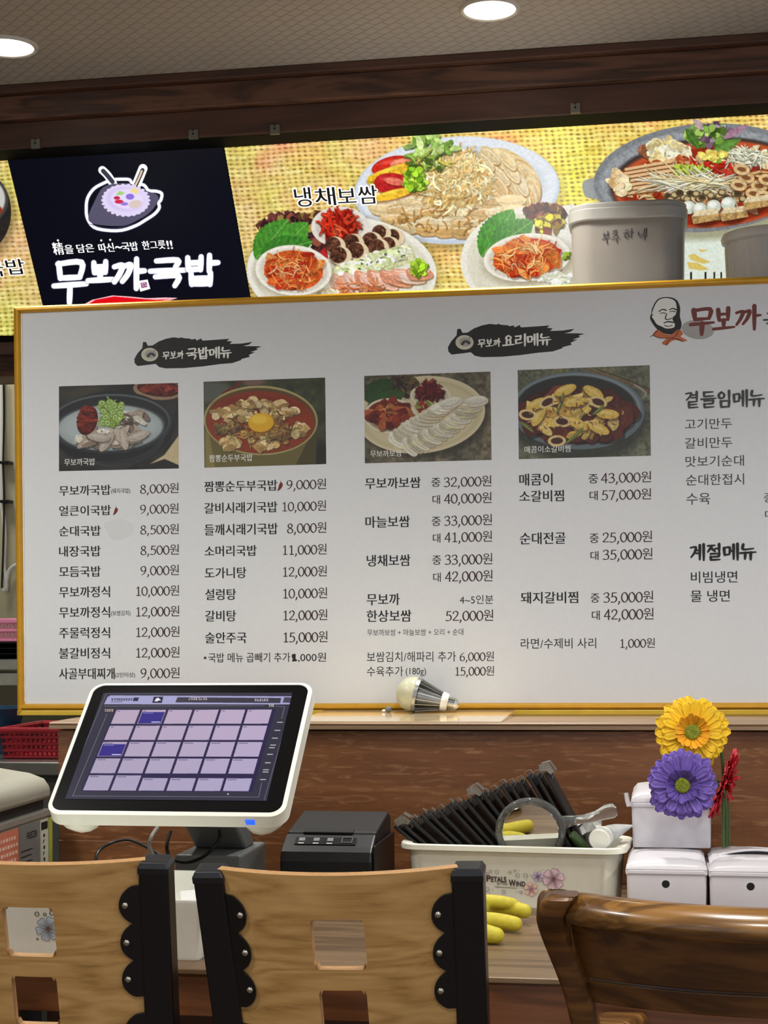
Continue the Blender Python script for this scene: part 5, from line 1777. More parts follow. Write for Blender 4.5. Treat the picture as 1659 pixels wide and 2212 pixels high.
# print on the front wall
f0, f1 = bpt(0, -bd * .855 / 2 - .0006, .004), bpt(0, -bd * .95 / 2 - .0006, hR - .022)
up = (f1 - f0) / np.linalg.norm(f1 - f0)
FS = Surf(f0 + np.cross(E1, up) * .0006, E1, up)
B8 = lambda x, y: FS.loc(820 + x / 2.963, 1620 + y / 2.963)
px_ = lambda: None
kk = np.linalg.norm(np.array(B8(1115, 830)) - np.array(B8(1045, 830)))
flower_print(None, FS, *B8(1113, 826), kk, PKM, bn, .0004, .3)
flower_print(None, FS, *B8(1013, 810), kk * .5, LVM, bn, .0003, .1)
flower_print(None, FS, *B8(970, 890), kk * .66, PCM, bn, .0005, .7)
mb = MB()
for s2, x0_, x1_, y0_, y1_ in (('P', 684, 712, 802, 842), ('ETALS', 714, 812, 812, 844), ('W', 828, 872, 830, 872), ('IND', 874, 934, 842, 872)):
    text_into(mb, FS, s2, 820 + x0_ / 2.963, 820 + x1_ / 2.963, 1620 + y0_ / 2.963, 1620 + y1_ / 2.963, .0005, bold=.03)
obj('print_title', mb, plain('dark_bin_print', (66, 50, 50), var=.1), bn)
mb = MB()
text_into(mb, FS, 'IN THE', 820 + 752 / 2.963, 820 + 818 / 2.963, 1620 + 848 / 2.963, 1620 + 864 / 2.963, .0005)
nib(mb, FS, [B8(740, 876), B8(874, 884)], .0011, .0008, 0, .0005)
obj('print_subtitle', mb, M_inkgrey, bn)
gg = np.random.default_rng(5)
mb = MB()
for (x, y, r_) in ((750, 780, 12), (712, 776, 9), (690, 790, 8), (795, 908, 11), (835, 782, 8), (906, 910, 9), (690, 890, 12), (884, 802, 12), (934, 802, 13), (866, 772, 7)):
    ca, cb = B8(x, y)
    rr = r_ * kk / 70 * 1.0
    nib(mb, FS, [(ca + rr * math.cos(t), cb + rr * math.sin(t)) for t in np.linspace(0, 6.0, 8)], .0011, .0008, 0, .0004, k=3)
for _ in range(36):
    x, y = 680 + 520 * gg.random(), 765 + 150 * gg.random()
    ca, cb = B8(x, y)
    mb.add([FS.pt(ca + .0008 * math.cos(k), cb + .0008 * math.sin(k), .0004) for k in range(6)], [tuple(range(6))])
obj('print_doodles', mb, plain('soft_grey_print', (150, 144, 148), var=.1), bn)

# clipboards leaning in the bin, top to the left
M_clipb = plain('black_board', (17, 16, 15), rough=.55, var=.25, scale=70, bump=.3)
M_dirty = plain('worn_nickel', (150, 144, 134), rough=.38, metal=.85, var=.2, scale=120)
tops = [(852, 1792), (862, 1778), (876, 1762)]
NB = 18
proto = None
Yc = float(bc[1])
for i in range(NB):
    t = i / (NB - 1)
    u, v = 852 + (1178 - 852) * t, 1790 - 122 * t ** .95 - (6 if i % 3 == 0 else 0)
    ang = R(38 + 24 * t)
    yc = float(bpt((u - 1109) / 500 * bw, -.002, 0)[1])
    T = atY(u, v, yc - .035)
    z0 = COUNTER + .012
    L = (T[2] - z0) / math.sin(ang)
    B = v3(T[0] + L * math.cos(ang), yc, z0)
    lab = ('foremost left clipboard of the leaning row, lying flattest on the bin rim' if i == 0 else
           'rightmost clipboard of the leaning row, standing steepest behind the hand mirror' if i == NB - 1 else
           ('black clipboard leaning left in the bin, ' + ('second', 'third', 'fourth', 'fifth', 'sixth', 'seventh', 'eighth', 'ninth', 'tenth', 'eleventh', 'twelfth', 'thirteenth', 'fourteenth', 'fifteenth', 'sixteenth', 'seventeenth')[i - 1] + ' from the left'))
    rt = thing('clipboard', lab, 'clipboard', B, 'black clipboards leaning in the white bin')
    ax = v3(-math.cos(ang), 0, math.sin(ang))
    nr = v3(math.sin(ang), 0, math.cos(ang))
    th = .0030
    hd = .040
    p8 = []
    for (l_, n_) in ((0, -1), (0, 1), (L, 1), (L, -1)):
        p8.append(B + ax * l_ + nr * n_ * th)
    m_ = MB().prism([p + v3(0, -hd, 0) for p in p8], (0, 2 * hd, 0))
    obj('board', m_, M_clipb, rt, bevel=.0016)
    big = i in (1, 9, 17)
    cw = .026 if big else .010
    cl_ = .028 if big else .013
    off = .0 if big else .004
    q0 = B + ax * (L - cl_ * .55) + v3(0, -hd * .78 + off, 0)
    pts2 = [(0, th), (cl_ * .35, th + .013 * (1 if big else .45)), (cl_, th + .010 * (1 if big else .45)), (cl_ * 1.1, th - .004), (cl_ * .9, -th - .002)]
    path3 = [q0 + ax * a + nr * b_ for a, b_ in pts2]
    m_ = MB()
    for a, b_ in zip(path3[:-1], path3[1:]):
        m_.prism([a, b_, b_ + v3(0, cw, 0), a + v3(0, cw, 0)], nr * .0012)
    if big:
        yf_ = -hd - .0035
        m_.prism([B + ax * (L - cl_ * .55 + a * cl_) + nr * b_ + v3(0, yf_, 0) for a, b_ in ((.30, th + .004), (.36, th + .012), (1.0, th + .010), (1.12, -th), (.75, -th - .004), (.62, th))], v3(0, .0016, 0))
    obj('metal_clip', m_, M_dirty, rt, label='bent nickel clip')

# hand mirror with clear frame
cm = atY(1146, 1797, 2.690)
tocam = CAM - cm
tocam /= np.linalg.norm(tocam)
tgt = atZ(1122, 1996, COUNTER + .01)
tog = (tgt - cm) / np.linalg.norm(tgt - cm)
nm_ = tocam + tog
nm_ /= np.linalg.norm(nm_)
k2 = 3500 / float((cm - CAM) @ FWD)
rI, rO = 62 / k2, 76 / k2
xa = v3(1, 0, 0) - nm_ * nm_[0]
xa /= np.linalg.norm(xa)
ya = np.cross(nm_, xa)
hm = thing('hand_mirror', 'round hand mirror with a clear plastic frame and handle standing in the white bin', 'mirror', cm)
M_clear = plain('clear_plastic', (242, 244, 242), rough=.03, trans=.94, ior=1.42, var=0)
obj('frame', MB().lathe([(rI, -.004), (rI, .003), (rI + .003, .006), (rO - .003, .006), (rO, .002), (rO, -.003), (rO - .003, -.006), (rI + .002, -.006), (rI, -.004)], cm, axis=nm_, n=56, cap0=False, cap1=False), M_clear, hm, smooth=True)
obj('mirror_glass', MB().lathe([(rI * .995, -.004), (rI * .995, .0015), (rI * .97, .0025)], cm, axis=nm_, n=56), plain('silvered_glass', (226, 226, 222), rough=.015, metal=1.0, var=0), hm)
def mp_(a, b_, z=0): return cm + xa * a + ya * b_ + nm_ * z
hpath = [(rO - .004, .016), (rO + .012, .020), (rO + .03, .022), (rO + .05, .027), (rO + .066, .034), (rO + .078, .037), (rO + .084, .037)]
hw_ = [.012, .008, .0075, .009, .0125, .013, .007]
rr_ = []
for (a, b_), w in zip(hpath, hw_):
    rr_.append([mp_(a - .2 * w * math.cos(t), b_ + w * math.cos(t), .005 * math.sin(t)) for t in np.linspace(0, 2 * math.pi, 14, endpoint=False)])
obj('handle', MB().loft(rr_), M_clear, hm, smooth=True)

# small clutter at the right of the bin
M_green = plain('dark_green_plastic', (52, 74, 40), rough=.35)
cg = atY(1250, 1818, 2.69)
ax_ = v3(-.55, -.40, .74)
gm = thing('marker_pen', 'dark green capped marker lying in the bin beside the mirror handle', 'pen', cg)
obj('cap', MB().lathe([(.002, .020), (.0072, .018), (.008, .0), (.008, -.022)], cg, axis=ax_, n=20), M_green, gm, smooth=True)
obj('barrel', MB().lathe([(.009, -.022), (.0095, -.026), (.0095, -.075), (.004, -.08)], cg, axis=ax_, n=20), M_black, gm, smooth=True)
ct = atY(1298, 1812, 2.685)
axt = v3(-.25, -.93, -.12)
tb = thing('cream_tube', 'squeezed white tube with a round white cap at the right end of the bin', 'tube', ct)
rT = 24 / k2
obj('cap', MB().lathe([(rT * .1, .010), (rT * .9, .0095), (rT, .0075), (rT, -.012), (rT * .9, -.013)], ct, axis=axt, n=32), M_white, tb, smooth=True)
axn = axt / np.linalg.norm(axt)
side = np.cross(axn, v3(0, 0, 1))
side /= np.linalg.norm(side)
upn = np.cross(side, axn)
rr_ = []
for l_, w, h in ((.013, .016, .016), (.03, .017, .013), (.05, .018, .007), (.066, .019, .0012)):
    cc = ct - axn * l_ + side * (-.30 * l_) + v3(0, 0, .12 * l_)
    rr_.append([cc + side * w * math.cos(t) + upn * h * math.sin(t) for t in np.linspace(0, 2 * math.pi, 20, endpoint=False)])
obj('tube_body', MB().loft(rr_), plain('grey_white_tube', (190, 192, 190), rough=.3, var=.06), tb, smooth=True)
cp = atY(1268, 1792, 2.735)
m_ = MB()
gg = np.random.default_rng(9)
nn = 7
vv = [[cp + v3(.024 * (i / (nn - 1) - .5) * 2, .008 * gg.normal(), .016 * (j / (nn - 1) - .5) * 2 + .004 * gg.normal()) for i in range(nn)] for j in range(nn)]
m_.add([p for r_ in vv for p in r_], [(j * nn + i, j * nn + i + 1, (j + 1) * nn + i + 1, (j + 1) * nn + i) for j in range(nn - 1) for i in range(nn - 1)])
tag(obj('paper_scrap', m_, plain('crumpled_paper', (206, 206, 200), rough=.6), solid=.0012, base=cp), 'crumpled white paper scrap behind the green marker in the bin', 'paper')

# ================================================================== yellow work glove on the desk
def gl_pt(u, v, lift=.0): return atZ(u, v, COUNTER + .002 + lift) + v3(0, 0, 0)
gc = gl_pt(1060, 1990)
m_ = MB()
for pth, r_, lf in (([(990, 1975), (1050, 1961), (1100, 1962), (1133, 1968)], [.016, .0125, .0125, .0115], .010),
                ([(985, 1960), (1040, 1948), (1080, 1949), (1108, 1952)], [.014, .0115, .011, .009], .022),
                ([(985, 1992), (1050, 1988), (1090, 1992), (1113, 1996)], [.016, .013, .0125, .0115], .002),
                ([(980, 2005), (1030, 2012), (1055, 2018), (1072, 2021)], [.016, .0145, .014, .0125], 0)):
    P_ = [atZ(u, v, COUNTER + .001 + r2 * .92 + lf) for (u, v), r2 in zip(pth, r_)]
    P_ = smoothpath(P_, 5)
    rs = np.interp(np.linspace(0, 3, len(P_)), range(4), r_)
    m_.tube(P_, list(rs), 14)
    m_.ball(P_[-1], r_[-1], 14, 10)
    m_.ball(P_[0], r_[0], 14, 10)
m_.ball(gl_pt(965, 2005) + v3(0, 0, .018), .035, 18, 12, (1.15, 1.3, .56))
m_.ball(gl_pt(915, 2005) + v3(0, 0, .016), .034, 18, 12, (1.2, 1.05, .48))
M_glove = plain('yellow_rubber_glove', (190, 176, 48), rough=.6, var=.12, scale=120, bump=.12)
go = obj('work_glove', m_, M_glove, base=gc, smooth=True)
rm = go.modifiers.new('fuse', 'REMESH')
rm.mode = 'VOXEL'
rm.voxel_size = .0022
rm.use_smooth_shade = True
smo = go.modifiers.new('soften', 'SMOOTH')
smo.iterations = 4
tag(go, 'yellow rubber work glove lying on the desk with fingers pointing right', 'glove')

# ================================================================== lavender storage boxes
M_box = plain('lavender_white_plastic', (212, 209, 214), rough=.3, spec=.5, var=.025)
M_hole = plain('hole_dark', (8, 8, 9), rough=.7)


def lidded_box(label, x0, x1, Y, z0, zb_, zt, depth, hole=True, latch=False, slot=False):
    W = x1 - x0
    cx = (x0 + x1) / 2
    t = thing('lidded_box', label, 'box', (cx, Y + depth / 2, z0), 'lavender white lidded boxes')
    rg = []
    for (w, d_, z) in ((W * .955, depth * .95, z0), (W * .965, depth * .96, z0 + .002), (W * .985, depth * .985, zb_ - .006), (W * .985, depth * .985, zb_)):
        rg.append([(cx + x, Y + depth / 2 + y, z) for x, y in rrect(w, d_, .006, 4)])
    obj('body', MB().loft(rg), M_box, t, smooth=True)
    # arched lid
    n = 18
    def top(s_): return zt - (zt - zb_ - .012) * .42 * s_ * s_
    sec = []
    for k, (g_, dz) in enumerate(((0, 0), (.0, .004), (-.002, .0045), (-.003, None))):
        pass
    rows = []
    for yy, ins, drop in ((0.0, 0, None), (0.0, 0, 0.0), (-.001, 0, .0), (.001, .001, .42), (.006, .001, .72), (.016, .002, .90), (.036, .002, .98), (depth * .6, .002, 1.0), (depth - .02, .002, .96), (depth, .002, .55), (depth, 0, 0.0)):
        row = []
        for i in range(n + 1):
            s_ = -1 + 2 * i / n
            x = cx + s_ * (W / 2 - ins)
            if drop is None:
                z = zb_ - .004
            else:
                e = 1.0 if abs(s_) < .96 else 1 - ((abs(s_) - .96) / .04) ** 2 * .45
                z = zb_ + .004 + (top(s_) - zb_ - .004) * drop * e
            row.append((x, Y + yy, z))
        rows.append(row)
    m_ = MB().loft(rows, False, False, closed=False)
    lid_ = obj('lid', m_, M_box, t, smooth=True)
    rimm = MB().loft([[(cx + x, Y + depth / 2 + y, z) for x, y in rrect(w, d_, .006, 4)] for w, d_, z in ((W * .99, depth * .99, zb_ - .0035), (W * 1.012, depth * 1.01, zb_ - .003), (W * 1.012, depth * 1.01, zb_ + .002), (W * .995, depth, zb_ + .0035))])
    obj('lid_rim', rimm, M_box, lid_, bevel=.0008)
    if hole:
        obj('finger_hole', MB().lathe([(.0062, .0), (.0062, .0012), (.005, .0015)], (cx - W * .01, Y + .0015 + depth * .0075, zb_ - .019), axis=(0, -1, 0), n=24), M_hole, t, label='round black finger hole')
    if latch:
        lp = MB().tube([(x0 - .008, Y - .004, zb_ + .020), (x0 - .006, Y - .005, zb_ + .008), (x0 - .003, Y - .006, zb_ - .002)], [.0035, .004, .0042], 10)
        lp.tube([(x0 + .004, Y + .004, zb_), (x0 - .004, Y - .004, zb_)], .003, 8)
        obj('latch', lp, M_box, t, smooth=True)
    if slot:
        sp = MB().prism([(cx + s_ * W * .40 + W * .1, Y + .075, top(s_) + .004 - .003 * s_ * s_) for s_ in np.linspace(-1, 1, 13)] + [(cx + s_ * W * .40 + W * .1, Y + .075, top(s_) + .0005) for s_ in np.linspace(1, -1, 13)], (0, .004, 0))
        obj('handle_slot', sp, M_hole, lid_)
        sp = MB().tube([(cx + s_ * W * .46 + W * .1, Y + .077, top(s_) + .0065 - .005 * s_ * s_) for s_ in np.linspace(-1, 1, 13)], .0022, 8)
        obj('handle', sp, M_box, lid_, smooth=True)
    return t


Y1 = 2.60
zl = lambda u, v, Y: float(atY(u, v, Y)[2])
lidded_box('left one of the two lavender boxes on the counter, under the flower box', atY(1352, 1880, Y1)[0], atY(1528, 1880, Y1)[0], Y1, COUNTER, zl(1440, 1884, Y1), zl(1440, 1853, Y1 + .02), .19)
lidded_box('lavender lidded box on the counter at the right edge of the photo', atY(1531, 1880, Y1)[0], atY(1716, 1880, Y1)[0], Y1, COUNTER, zl(1620, 1889, Y1), zl(1620, 1856, Y1 + .02), .19, slot=True)
zt0 = zl(1440, 1853, Y1 + .02)
Y2 = 2.725
x2a, x2b = atY(1363, 1740, Y2)[0], atY(1538, 1740, Y2)[0]
lidded_box('lavender lidded box stacked on top, with artificial flowers in front', x2a, x2b, Y2, zt0 + .0008, zl(1450, 1739, Y2), zl(1450, 1702, Y2 + .03), .18, hole=False, latch=True)

# ================================================================== artificial gerberas
def gerbera(label, hub, R_, nrm, cols, stem, seed, cup=.18, n1=24):
    g = np.random.default_rng(seed)
    nrm = np.asarray(nrm, float)
    nrm /= np.linalg.norm(nrm)
    ex = np.cross(v3(0, 0, 1), nrm)
    ex /= np.linalg.norm(ex)
    ey = np.cross(nrm, ex)
    t = thing('gerbera', label, 'artificial flower', stem[-1], 'artificial gerberas')
    def petal(m_, a0, L, w, lift, curl):
        rows = []
        for i in range(8):
            u = i / 7
            ww = w * (.35 + .65 * math.sin(min(1, u * 1.25) * math.pi / 2)) * (1 if u < .8 else math.sqrt(max(0.03, 1 - ((u - .8) / .2) ** 2 * .9)))
            r_ = R_ * (.16 + (L - .16) * u)
            z = R_ * (lift + cup * u - curl * u * u)
            row = []
            for j in range(5):
                s_ = j / 2 - 1
                rad = v3(math.cos(a0), math.sin(a0), 0)
                tan = v3(-math.sin(a0), math.cos(a0), 0)
                ridge = .012 * R_ * math.cos(s_ * 3.14 * 2) - .03 * R_ * (1 - s_ * s_)
                p = rad * r_ + tan * s_ * ww * R_
                row.append(np.asarray(hub) + ex * p[0] + ey * p[1] + nrm * (z + ridge))
            rows.append(row)
        m_.loft(rows, False, False, closed=False)
    for nm2, cnt, L0, w, lift, curl, mat in (('outer_petals', n1, 1.0, .155, -.02, .10, cols[0]), ('middle_petals', n1, .86, .135, .05, .06, cols[0]), ('inner_petals', 22, .48, .07, .10, -.05, cols[1])):
        m_ = MB()
        for k in range(cnt):
            a0 = 2 * math.pi * (k + (.5 if nm2 == 'middle_petals' else 0)) / cnt + g.normal() * .05
            petal(m_, a0, L0 * (.92 + .13 * g.random()), w * (.9 + .25 * g.random()), lift + g.normal() * .015, curl + g.normal() * .05)
        obj(nm2, m_, mat, t, smooth=True, solid=.0006)
    m_ = MB()
    m_.lathe([(R_ * .20, .06 * R_), (R_ * .215, .13 * R_), (R_ * .17, .19 * R_), (R_ * .08, .20 * R_), (.0004, .185 * R_)], hub, axis=nrm, n=24)
    for k in range(90):
        a0 = 2.399 * k
        r_ = R_ * .21 * math.sqrt(k / 90)
        m_.ball(np.asarray(hub) + ex * r_ * math.cos(a0) + ey * r_ * math.sin(a0) + nrm * R_ * (.20 - .06 * (k / 90) ** 3), R_ * .022, 5, 4)
    obj('flower_centre', m_, cols[2], t, smooth=True)
    st = smoothpath([np.asarray(hub) - nrm * .001] + [np.asarray(p, float) for p in stem], 6)
    obj('stem', MB().tube(st, .0028, 8), M_stem, t, smooth=True)
    return t


M_stem = plain('green_stem', (74, 92, 50), rough=.5)
M_eye = plain('olive_flower_centre', (140, 150, 46), rough=.8, var=.35, scale=300)
M_y1 = plain('yellow_petal', (244, 200, 34), rough=.55, var=.10, scale=60)
M_y2 = plain('amber_petal', (240, 176, 40), rough=.55, var=.10, scale=60)
M_p1 = plain('violet_petal', (122, 98, 186), rough=.55, var=.10, scale=60)
M_p2 = plain('deep_violet_petal', (104, 80, 166), rough=.55, var=.10, scale=60)
M_r1 = plain('red_petal', (178, 22, 40), rough=.55, var=.12, scale=60)
xs_ = x2b + .018
zs = zl(1620, 1856, Y1 + .02) + .002
hy, hp, hr_ = atY(1495, 1582, 2.685), atY(1475, 1696, 2.655), atY(1562, 1692, 2.74)
kf = lambda h: float((h - CAM) @ FWD) / 3500
gerbera('yellow artificial gerbera, uppermost of the three flowers above the boxes', hy, 79 * kf(hy), (.05, -1, .16), (M_y1, M_y2, M_eye), [(xs_ - .03, 2.708, hy[2] - .03), (xs_ - .006, 2.712, 1.0), (xs_, 2.715, .93), (xs_, 2.735, zs)], 1)
gerbera('violet artificial gerbera hanging in front of the top box', hp, 77 * kf(hp), (-.06, -1, .04), (M_p1, M_p2, M_eye), [(hp[0] + .035, 2.69, hp[2] + .012), (xs_ - .004, 2.704, hp[2] - .01), (xs_ + .004, 2.72, .90), (xs_ + .005, 2.745, zs)], 2)
gerbera('red artificial gerbera turned sideways at the right of the violet one', hr_, 80 * kf(hr_), (.93, -.10, -.36), (M_r1, M_r1, M_eye), [(hr_[0] - .012, 2.74, hr_[2] + .004), (xs_ - .004, 2.742, hr_[2] - .01), (xs_ + .008, 2.75, .90), (xs_ + .01, 2.755, zs)], 3, cup=.12)

# ================================================================== on the ledge
sh = thing('plastic_wrapped_sheet', 'clear film wrapped pale sheet lying on the ledge under the light bulb', 'sheet', (float(atZ(880, 1550, LEDGE)[0]), 3.02, LEDGE))
yA = 2.937
q0, q1 = atY(640, 1558, yA), atY(1082, 1558, yA)
yB_ = YB - .010
q2, q3 = atY(1112, 1536, yB_), atY(700, 1536, yB_)
hz = .0105
m_ = MB().hexa([(q0[0], yA, LEDGE + .0003), (q1[0], yA, LEDGE + .0003), (q2[0], yB_, LEDGE + .0003), (q3[0], yB_, LEDGE + .0003), (q0[0], yA, LEDGE + .0018), (q1[0], yA, LEDGE + .0018), (q2[0], yB_, LEDGE + hz), (q3[0], yB_, LEDGE + hz)])
obj('sheet', m_, plain('cream_card_under_film', (206, 184, 146), rough=.12, var=.12, scale=14, coat=.8), sh)
# bulb
def onsheet(y): return LEDGE + .0018 + (hz - .0018) * (y - yA) / (yB_ - yA)
ybul = yB_ - .042
ga = atY(893, 1497, ybul)
gb = atY(992, 1521, ybul)
ax_ = (gb - ga) / np.linalg.norm(gb - ga)
rb = 38.0 * kf(ga)
Lb = np.linalg.norm(gb - ga)
ga[2] += (onsheet(ybul) - (ga[2] - rb)) + .0012
bl_ = thing('light_bulb', 'LED light bulb with a frosted globe and ribbed heat sink lying on the ledge', 'light bulb', (ga[0], ybul, onsheet(ybul)))
pr_ = [(rb * math.sin(t), -rb * math.cos(t)) for t in np.linspace(.05, math.pi / 2 + .08, 14)]
obj('globe', MB().lathe(pr_ + [(rb * .93, rb * .16)], ga, axis=ax_, n=36), plain('frosted_globe', (186, 186, 160), rough=.28, sss=.3, var=.02), bl_, smooth=True)
obj('collar', MB().lathe([(rb * .9, rb * .10), (rb * 1.0, rb * .11), (rb * 1.0, rb * .30), (rb * .92, rb * .34)], ga, axis=ax_, n=36), M_steel, bl_, smooth=True)
core = MB().lathe([(rb * .62, rb * .3), (rb * .40, Lb * .62)], ga, axis=ax_, n=24)
obj('heat_sink_core', core, M_steel, bl_, smooth=True)
e1b = np.cross(ax_, v3(0, 1, 0))
e1b /= np.linalg.norm(e1b)
e2b = np.cross(ax_, e1b)
for k in range(18):
    a0 = 2 * math.pi * k / 18
    rd = e1b * math.cos(a0) + e2b * math.sin(a0)
    tn = np.cross(ax_, rd)
    pts = [ga + ax_ * rb * .30 + rd * rb * .5, ga + ax_ * rb * .30 + rd * rb * .97, ga + ax_ * Lb * .63 + rd * rb * .50, ga + ax_ * Lb * .63 + rd * rb * .35]
    obj('heat_sink_fin', MB().prism([p - tn * .0008 for p in pts], tn * .0016), M_steel, bl_)
obj('neck', MB().lathe([(rb * .45, Lb * .61), (rb * .54, Lb * .625), (rb * .52, Lb * .72), (rb * .42, Lb * .76)], ga, axis=ax_, n=28), M_white, bl_, smooth=True)
pr_ = [(rb * .34, Lb * .75)]
for k in range(5):
    pr_ += [(rb * .38, Lb * (.765 + .034 * k)), (rb * .33, Lb * (.782 + .034 * k))]
pr_ += [(rb * .30, Lb * .945), (rb * .16, Lb * .985), (rb * .05, Lb * 1.0)]
obj('screw_cap', MB().lathe(pr_, ga, axis=ax_, n=28), M_chrome, bl_, smooth=True)
cb_ = atY(838, 1528, ybul)
kb = thing('clay_pebble', 'tiny grey lump on the ledge left of the light bulb', 'pebble', (cb_[0], ybul, onsheet(ybul)))
obj('grey_lump', MB().ball((cb_[0] + .001, ybul, onsheet(ybul) + .0062), .0068, 14, 10, (1, 1, .9)), plain('grey_putty', (112, 114, 108), rough=.5), kb, smooth=True)
obj('white_chip', MB().ball((cb_[0] - .0078, ybul - .002, onsheet(ybul) + .003), .0042, 8, 6, (1, .8, .7)), M_white, kb)

# ================================================================== tubs behind the board
ysh = 3.33
zsh = float(atY(1355, 655, ysh)[2])
structure(obj('trim_8', MB().box(-1.0, 1.2, YB + .05, 3.56, zsh - .02, zsh), M_steel), 'pass shelf behind the menu board under the tubs')
M_tub = plain('milky_tub_plastic', (134, 128, 121), rough=.32, sss=.25, var=.04, scale=12)
M_tubl = plain('milky_lid_plastic', (150, 148, 143), rough=.35, sss=.2, var=.03)
xa0, xb0_ = atY(1232, 560, 3.36)[0], atY(1481, 560, 3.36)[0]
cx_ = (xa0 + xb0_) / 2
rw = (xb0_ - xa0) / 2
ztop = float(atY(1355, 436, 3.36)[2])
tub = thing('plastic_tub', 'large milky plastic tub with a grey lid and marker writing, behind the board', 'tub', (cx_, 3.43, zsh))
def sq(w, d_, r_, z): return [(cx_ + x, 3.43 + y, z) for x, y in rrect(2 * w, 2 * d_, r_, 8)]
hT = ztop - zsh
obj('body', MB().loft([sq(rw * .965, .072, .045, zsh), sq(rw * .97, .074, .045, zsh + .004), sq(rw, .078, .05, ztop - .03)]), M_tub, tub, smooth=True)
obj('lid', MB().loft([sq(rw * 1.0, .078, .05, ztop - .036), sq(rw * 1.045, .084, .055, ztop - .034), sq(rw * 1.05, .085, .055, ztop - .014), sq(rw * 1.03, .083, .054, ztop - .012), sq(rw * 1.03, .083, .054, ztop - .004), sq(rw * 1.0, .078, .05, ztop), sq(rw * .9, .07, .045, ztop - .001)]), M_tubl, tub, smooth=True)
TS = Surf((cx_, 3.43 - .0777, zsh), (1, 0, 0), (0, 0, 1))
mb = MB()
zt_ = lambda x, y: (1180 + x / 3.463, 220 + y / 3.463)
for pts in ([(428, 1000), (470, 985)], [(432, 985), (436, 1012), (462, 1005), (460, 970)], [(420, 1028), (478, 1016)], [(452, 1022), (455, 1058)],
            [(500, 968), (528, 960)], [(495, 985), (532, 975), (500, 1012)], [(518, 990), (535, 1006)], [(492, 1030), (548, 1018)], [(526, 1022), (530, 1052)],
            [(590, 965), (612, 955)], [(578, 985), (625, 972)], [(600, 985), (585, 1000), (602, 1018), (620, 1000), (602, 985)], [(640, 950), (636, 1015)], [(636, 980), (655, 976)],
            [(690, 975), (695, 1000), (722, 990)], [(735, 950), (730, 1005)], [(750, 945), (748, 1005)], [(700, 1015), (740, 1008), (735, 1030)]):
    nib(mb, TS, [TS.loc(*zt_(*p)) for p in pts], .0026, .0015, .4, .0001)
obj('marker_writing', mb, plain('faded_marker', (58, 56, 58), var=.1), tub)
# ribbed tub at the right edge
xr0 = atY(1562, 520, 3.36)[0]
rr2 = .105
cx2 = xr0 + rr2
zt2 = float(atY(1640, 486, 3.36)[2])
t2 = thing('plastic_tub', 'smaller ribbed milky tub behind the board at the right edge', 'tub', (cx2, 3.43, zsh))
nR = 96
def ribring(rad, z, amp): return [(cx2 + (rad + amp * (1 if (k // 2) % 2 else 0)) * math.cos(2 * math.pi * k / nR), 3.43 + .8 * (rad + amp * (1 if (k // 2) % 2 else 0)) * math.sin(2 * math.pi * k / nR), z) for k in range(nR)]
obj('ribbed_body', MB().loft([ribring(rr2 * .88, zsh, .002), ribring(rr2 * .93, zt2 - .03, .002), ribring(rr2 * .93, zt2 - .022, 0)]), plain('pale_ribbed_plastic', (196, 190, 182), rough=.35, sss=.2, var=.03), t2)
obj('rim', MB().loft([ribring(rr2 * .93, zt2 - .024, 0), ribring(rr2 * 1.0, zt2 - .02, 0), ribring(rr2 * 1.02, zt2 - .012, 0), ribring(rr2 * .98, zt2 - .003, 0), ribring(rr2 * .9, zt2, 0)]), bpy.data.materials['pale_ribbed_plastic'], t2, smooth=True)

# ================================================================== kitchen seen left of the board
XF = float(atY(118, 1790, 2.90)[0])
fz = lambda u, v: float(atX(u, v, XF)[2])
fr = thing('chest_freezer', 'white chest freezer with a rounded lid and paper stickers at the left edge', 'freezer', (XF - .3, 2.5, 0))
M_fr = plain('freezer_enamel', (152, 151, 138), rough=.35, var=.04, scale=8)
zlt = fz(0, 1702)
zlb = fz(0, 1757)
x_l = XF - .62
prof = [(XF, zlb), (XF, zlt - .022), (XF - .012, zlt - .006), (XF - .04, zlt + .004), (XF - .12, zlt + .016), (XF - .3, zlt + .024), (x_l, zlt + .024), (x_l, zlb)]
obj('lid', MB().prism([(x, 2.0, z) for x, z in prof], (0, .885, 0)), M_fr, fr, bevel=.008, seg=3, smooth=50)
obj('seal', MB().box(x_l + .01, XF - .012, 2.02, 2.875, fz(0, 1781) , zlb + .0), plain('rubber_seal', (40, 40, 40), rough=.6), fr)
z3 = fz(0, 1797)
obj('trim_band', MB().box(x_l, XF, 2.0, 2.885, z3, fz(0, 1781)), plain('grey_trim_band', (150, 148, 140), rough=.35, metal=.3), fr, bevel=.002)
obj('cabinet', MB().box(x_l + .003, XF - .003, 2.003, 2.882, 0.05, z3), M_fr, fr, bevel=.003)
for yy in (2.05, 2.78):
    obj('foot', MB().box(x_l + .03, XF - .03, yy, yy + .06, 0, .05), M_black, fr)
XS = Surf((XF - .003, 2.6, 0), (0, 1, 0), (0, 0, 1))
def sticker(u0, u1, col, name_, label, zlo=.45):
    y0_, y1_ = float(atX(u0, 1810, XF)[1]), float(atX(u1, 1810, XF)[1])
    m_ = MB().prism([(XF - .0028, y, z) for y, z in ((y0_, zlo), (y1_, zlo), (y1_, z3 - .004), (y0_, z3 - .004))], (.0014, 0, 0))
    return obj(name_, m_, plain(name_ + '_paper', col, rough=.6, var=.05), fr, label=label), y0_, y1_
o_, ya_, yb2 = sticker(-60, 42, (196, 116, 92), 'red_notice', 'red-orange printed notice')
m_ = MB()
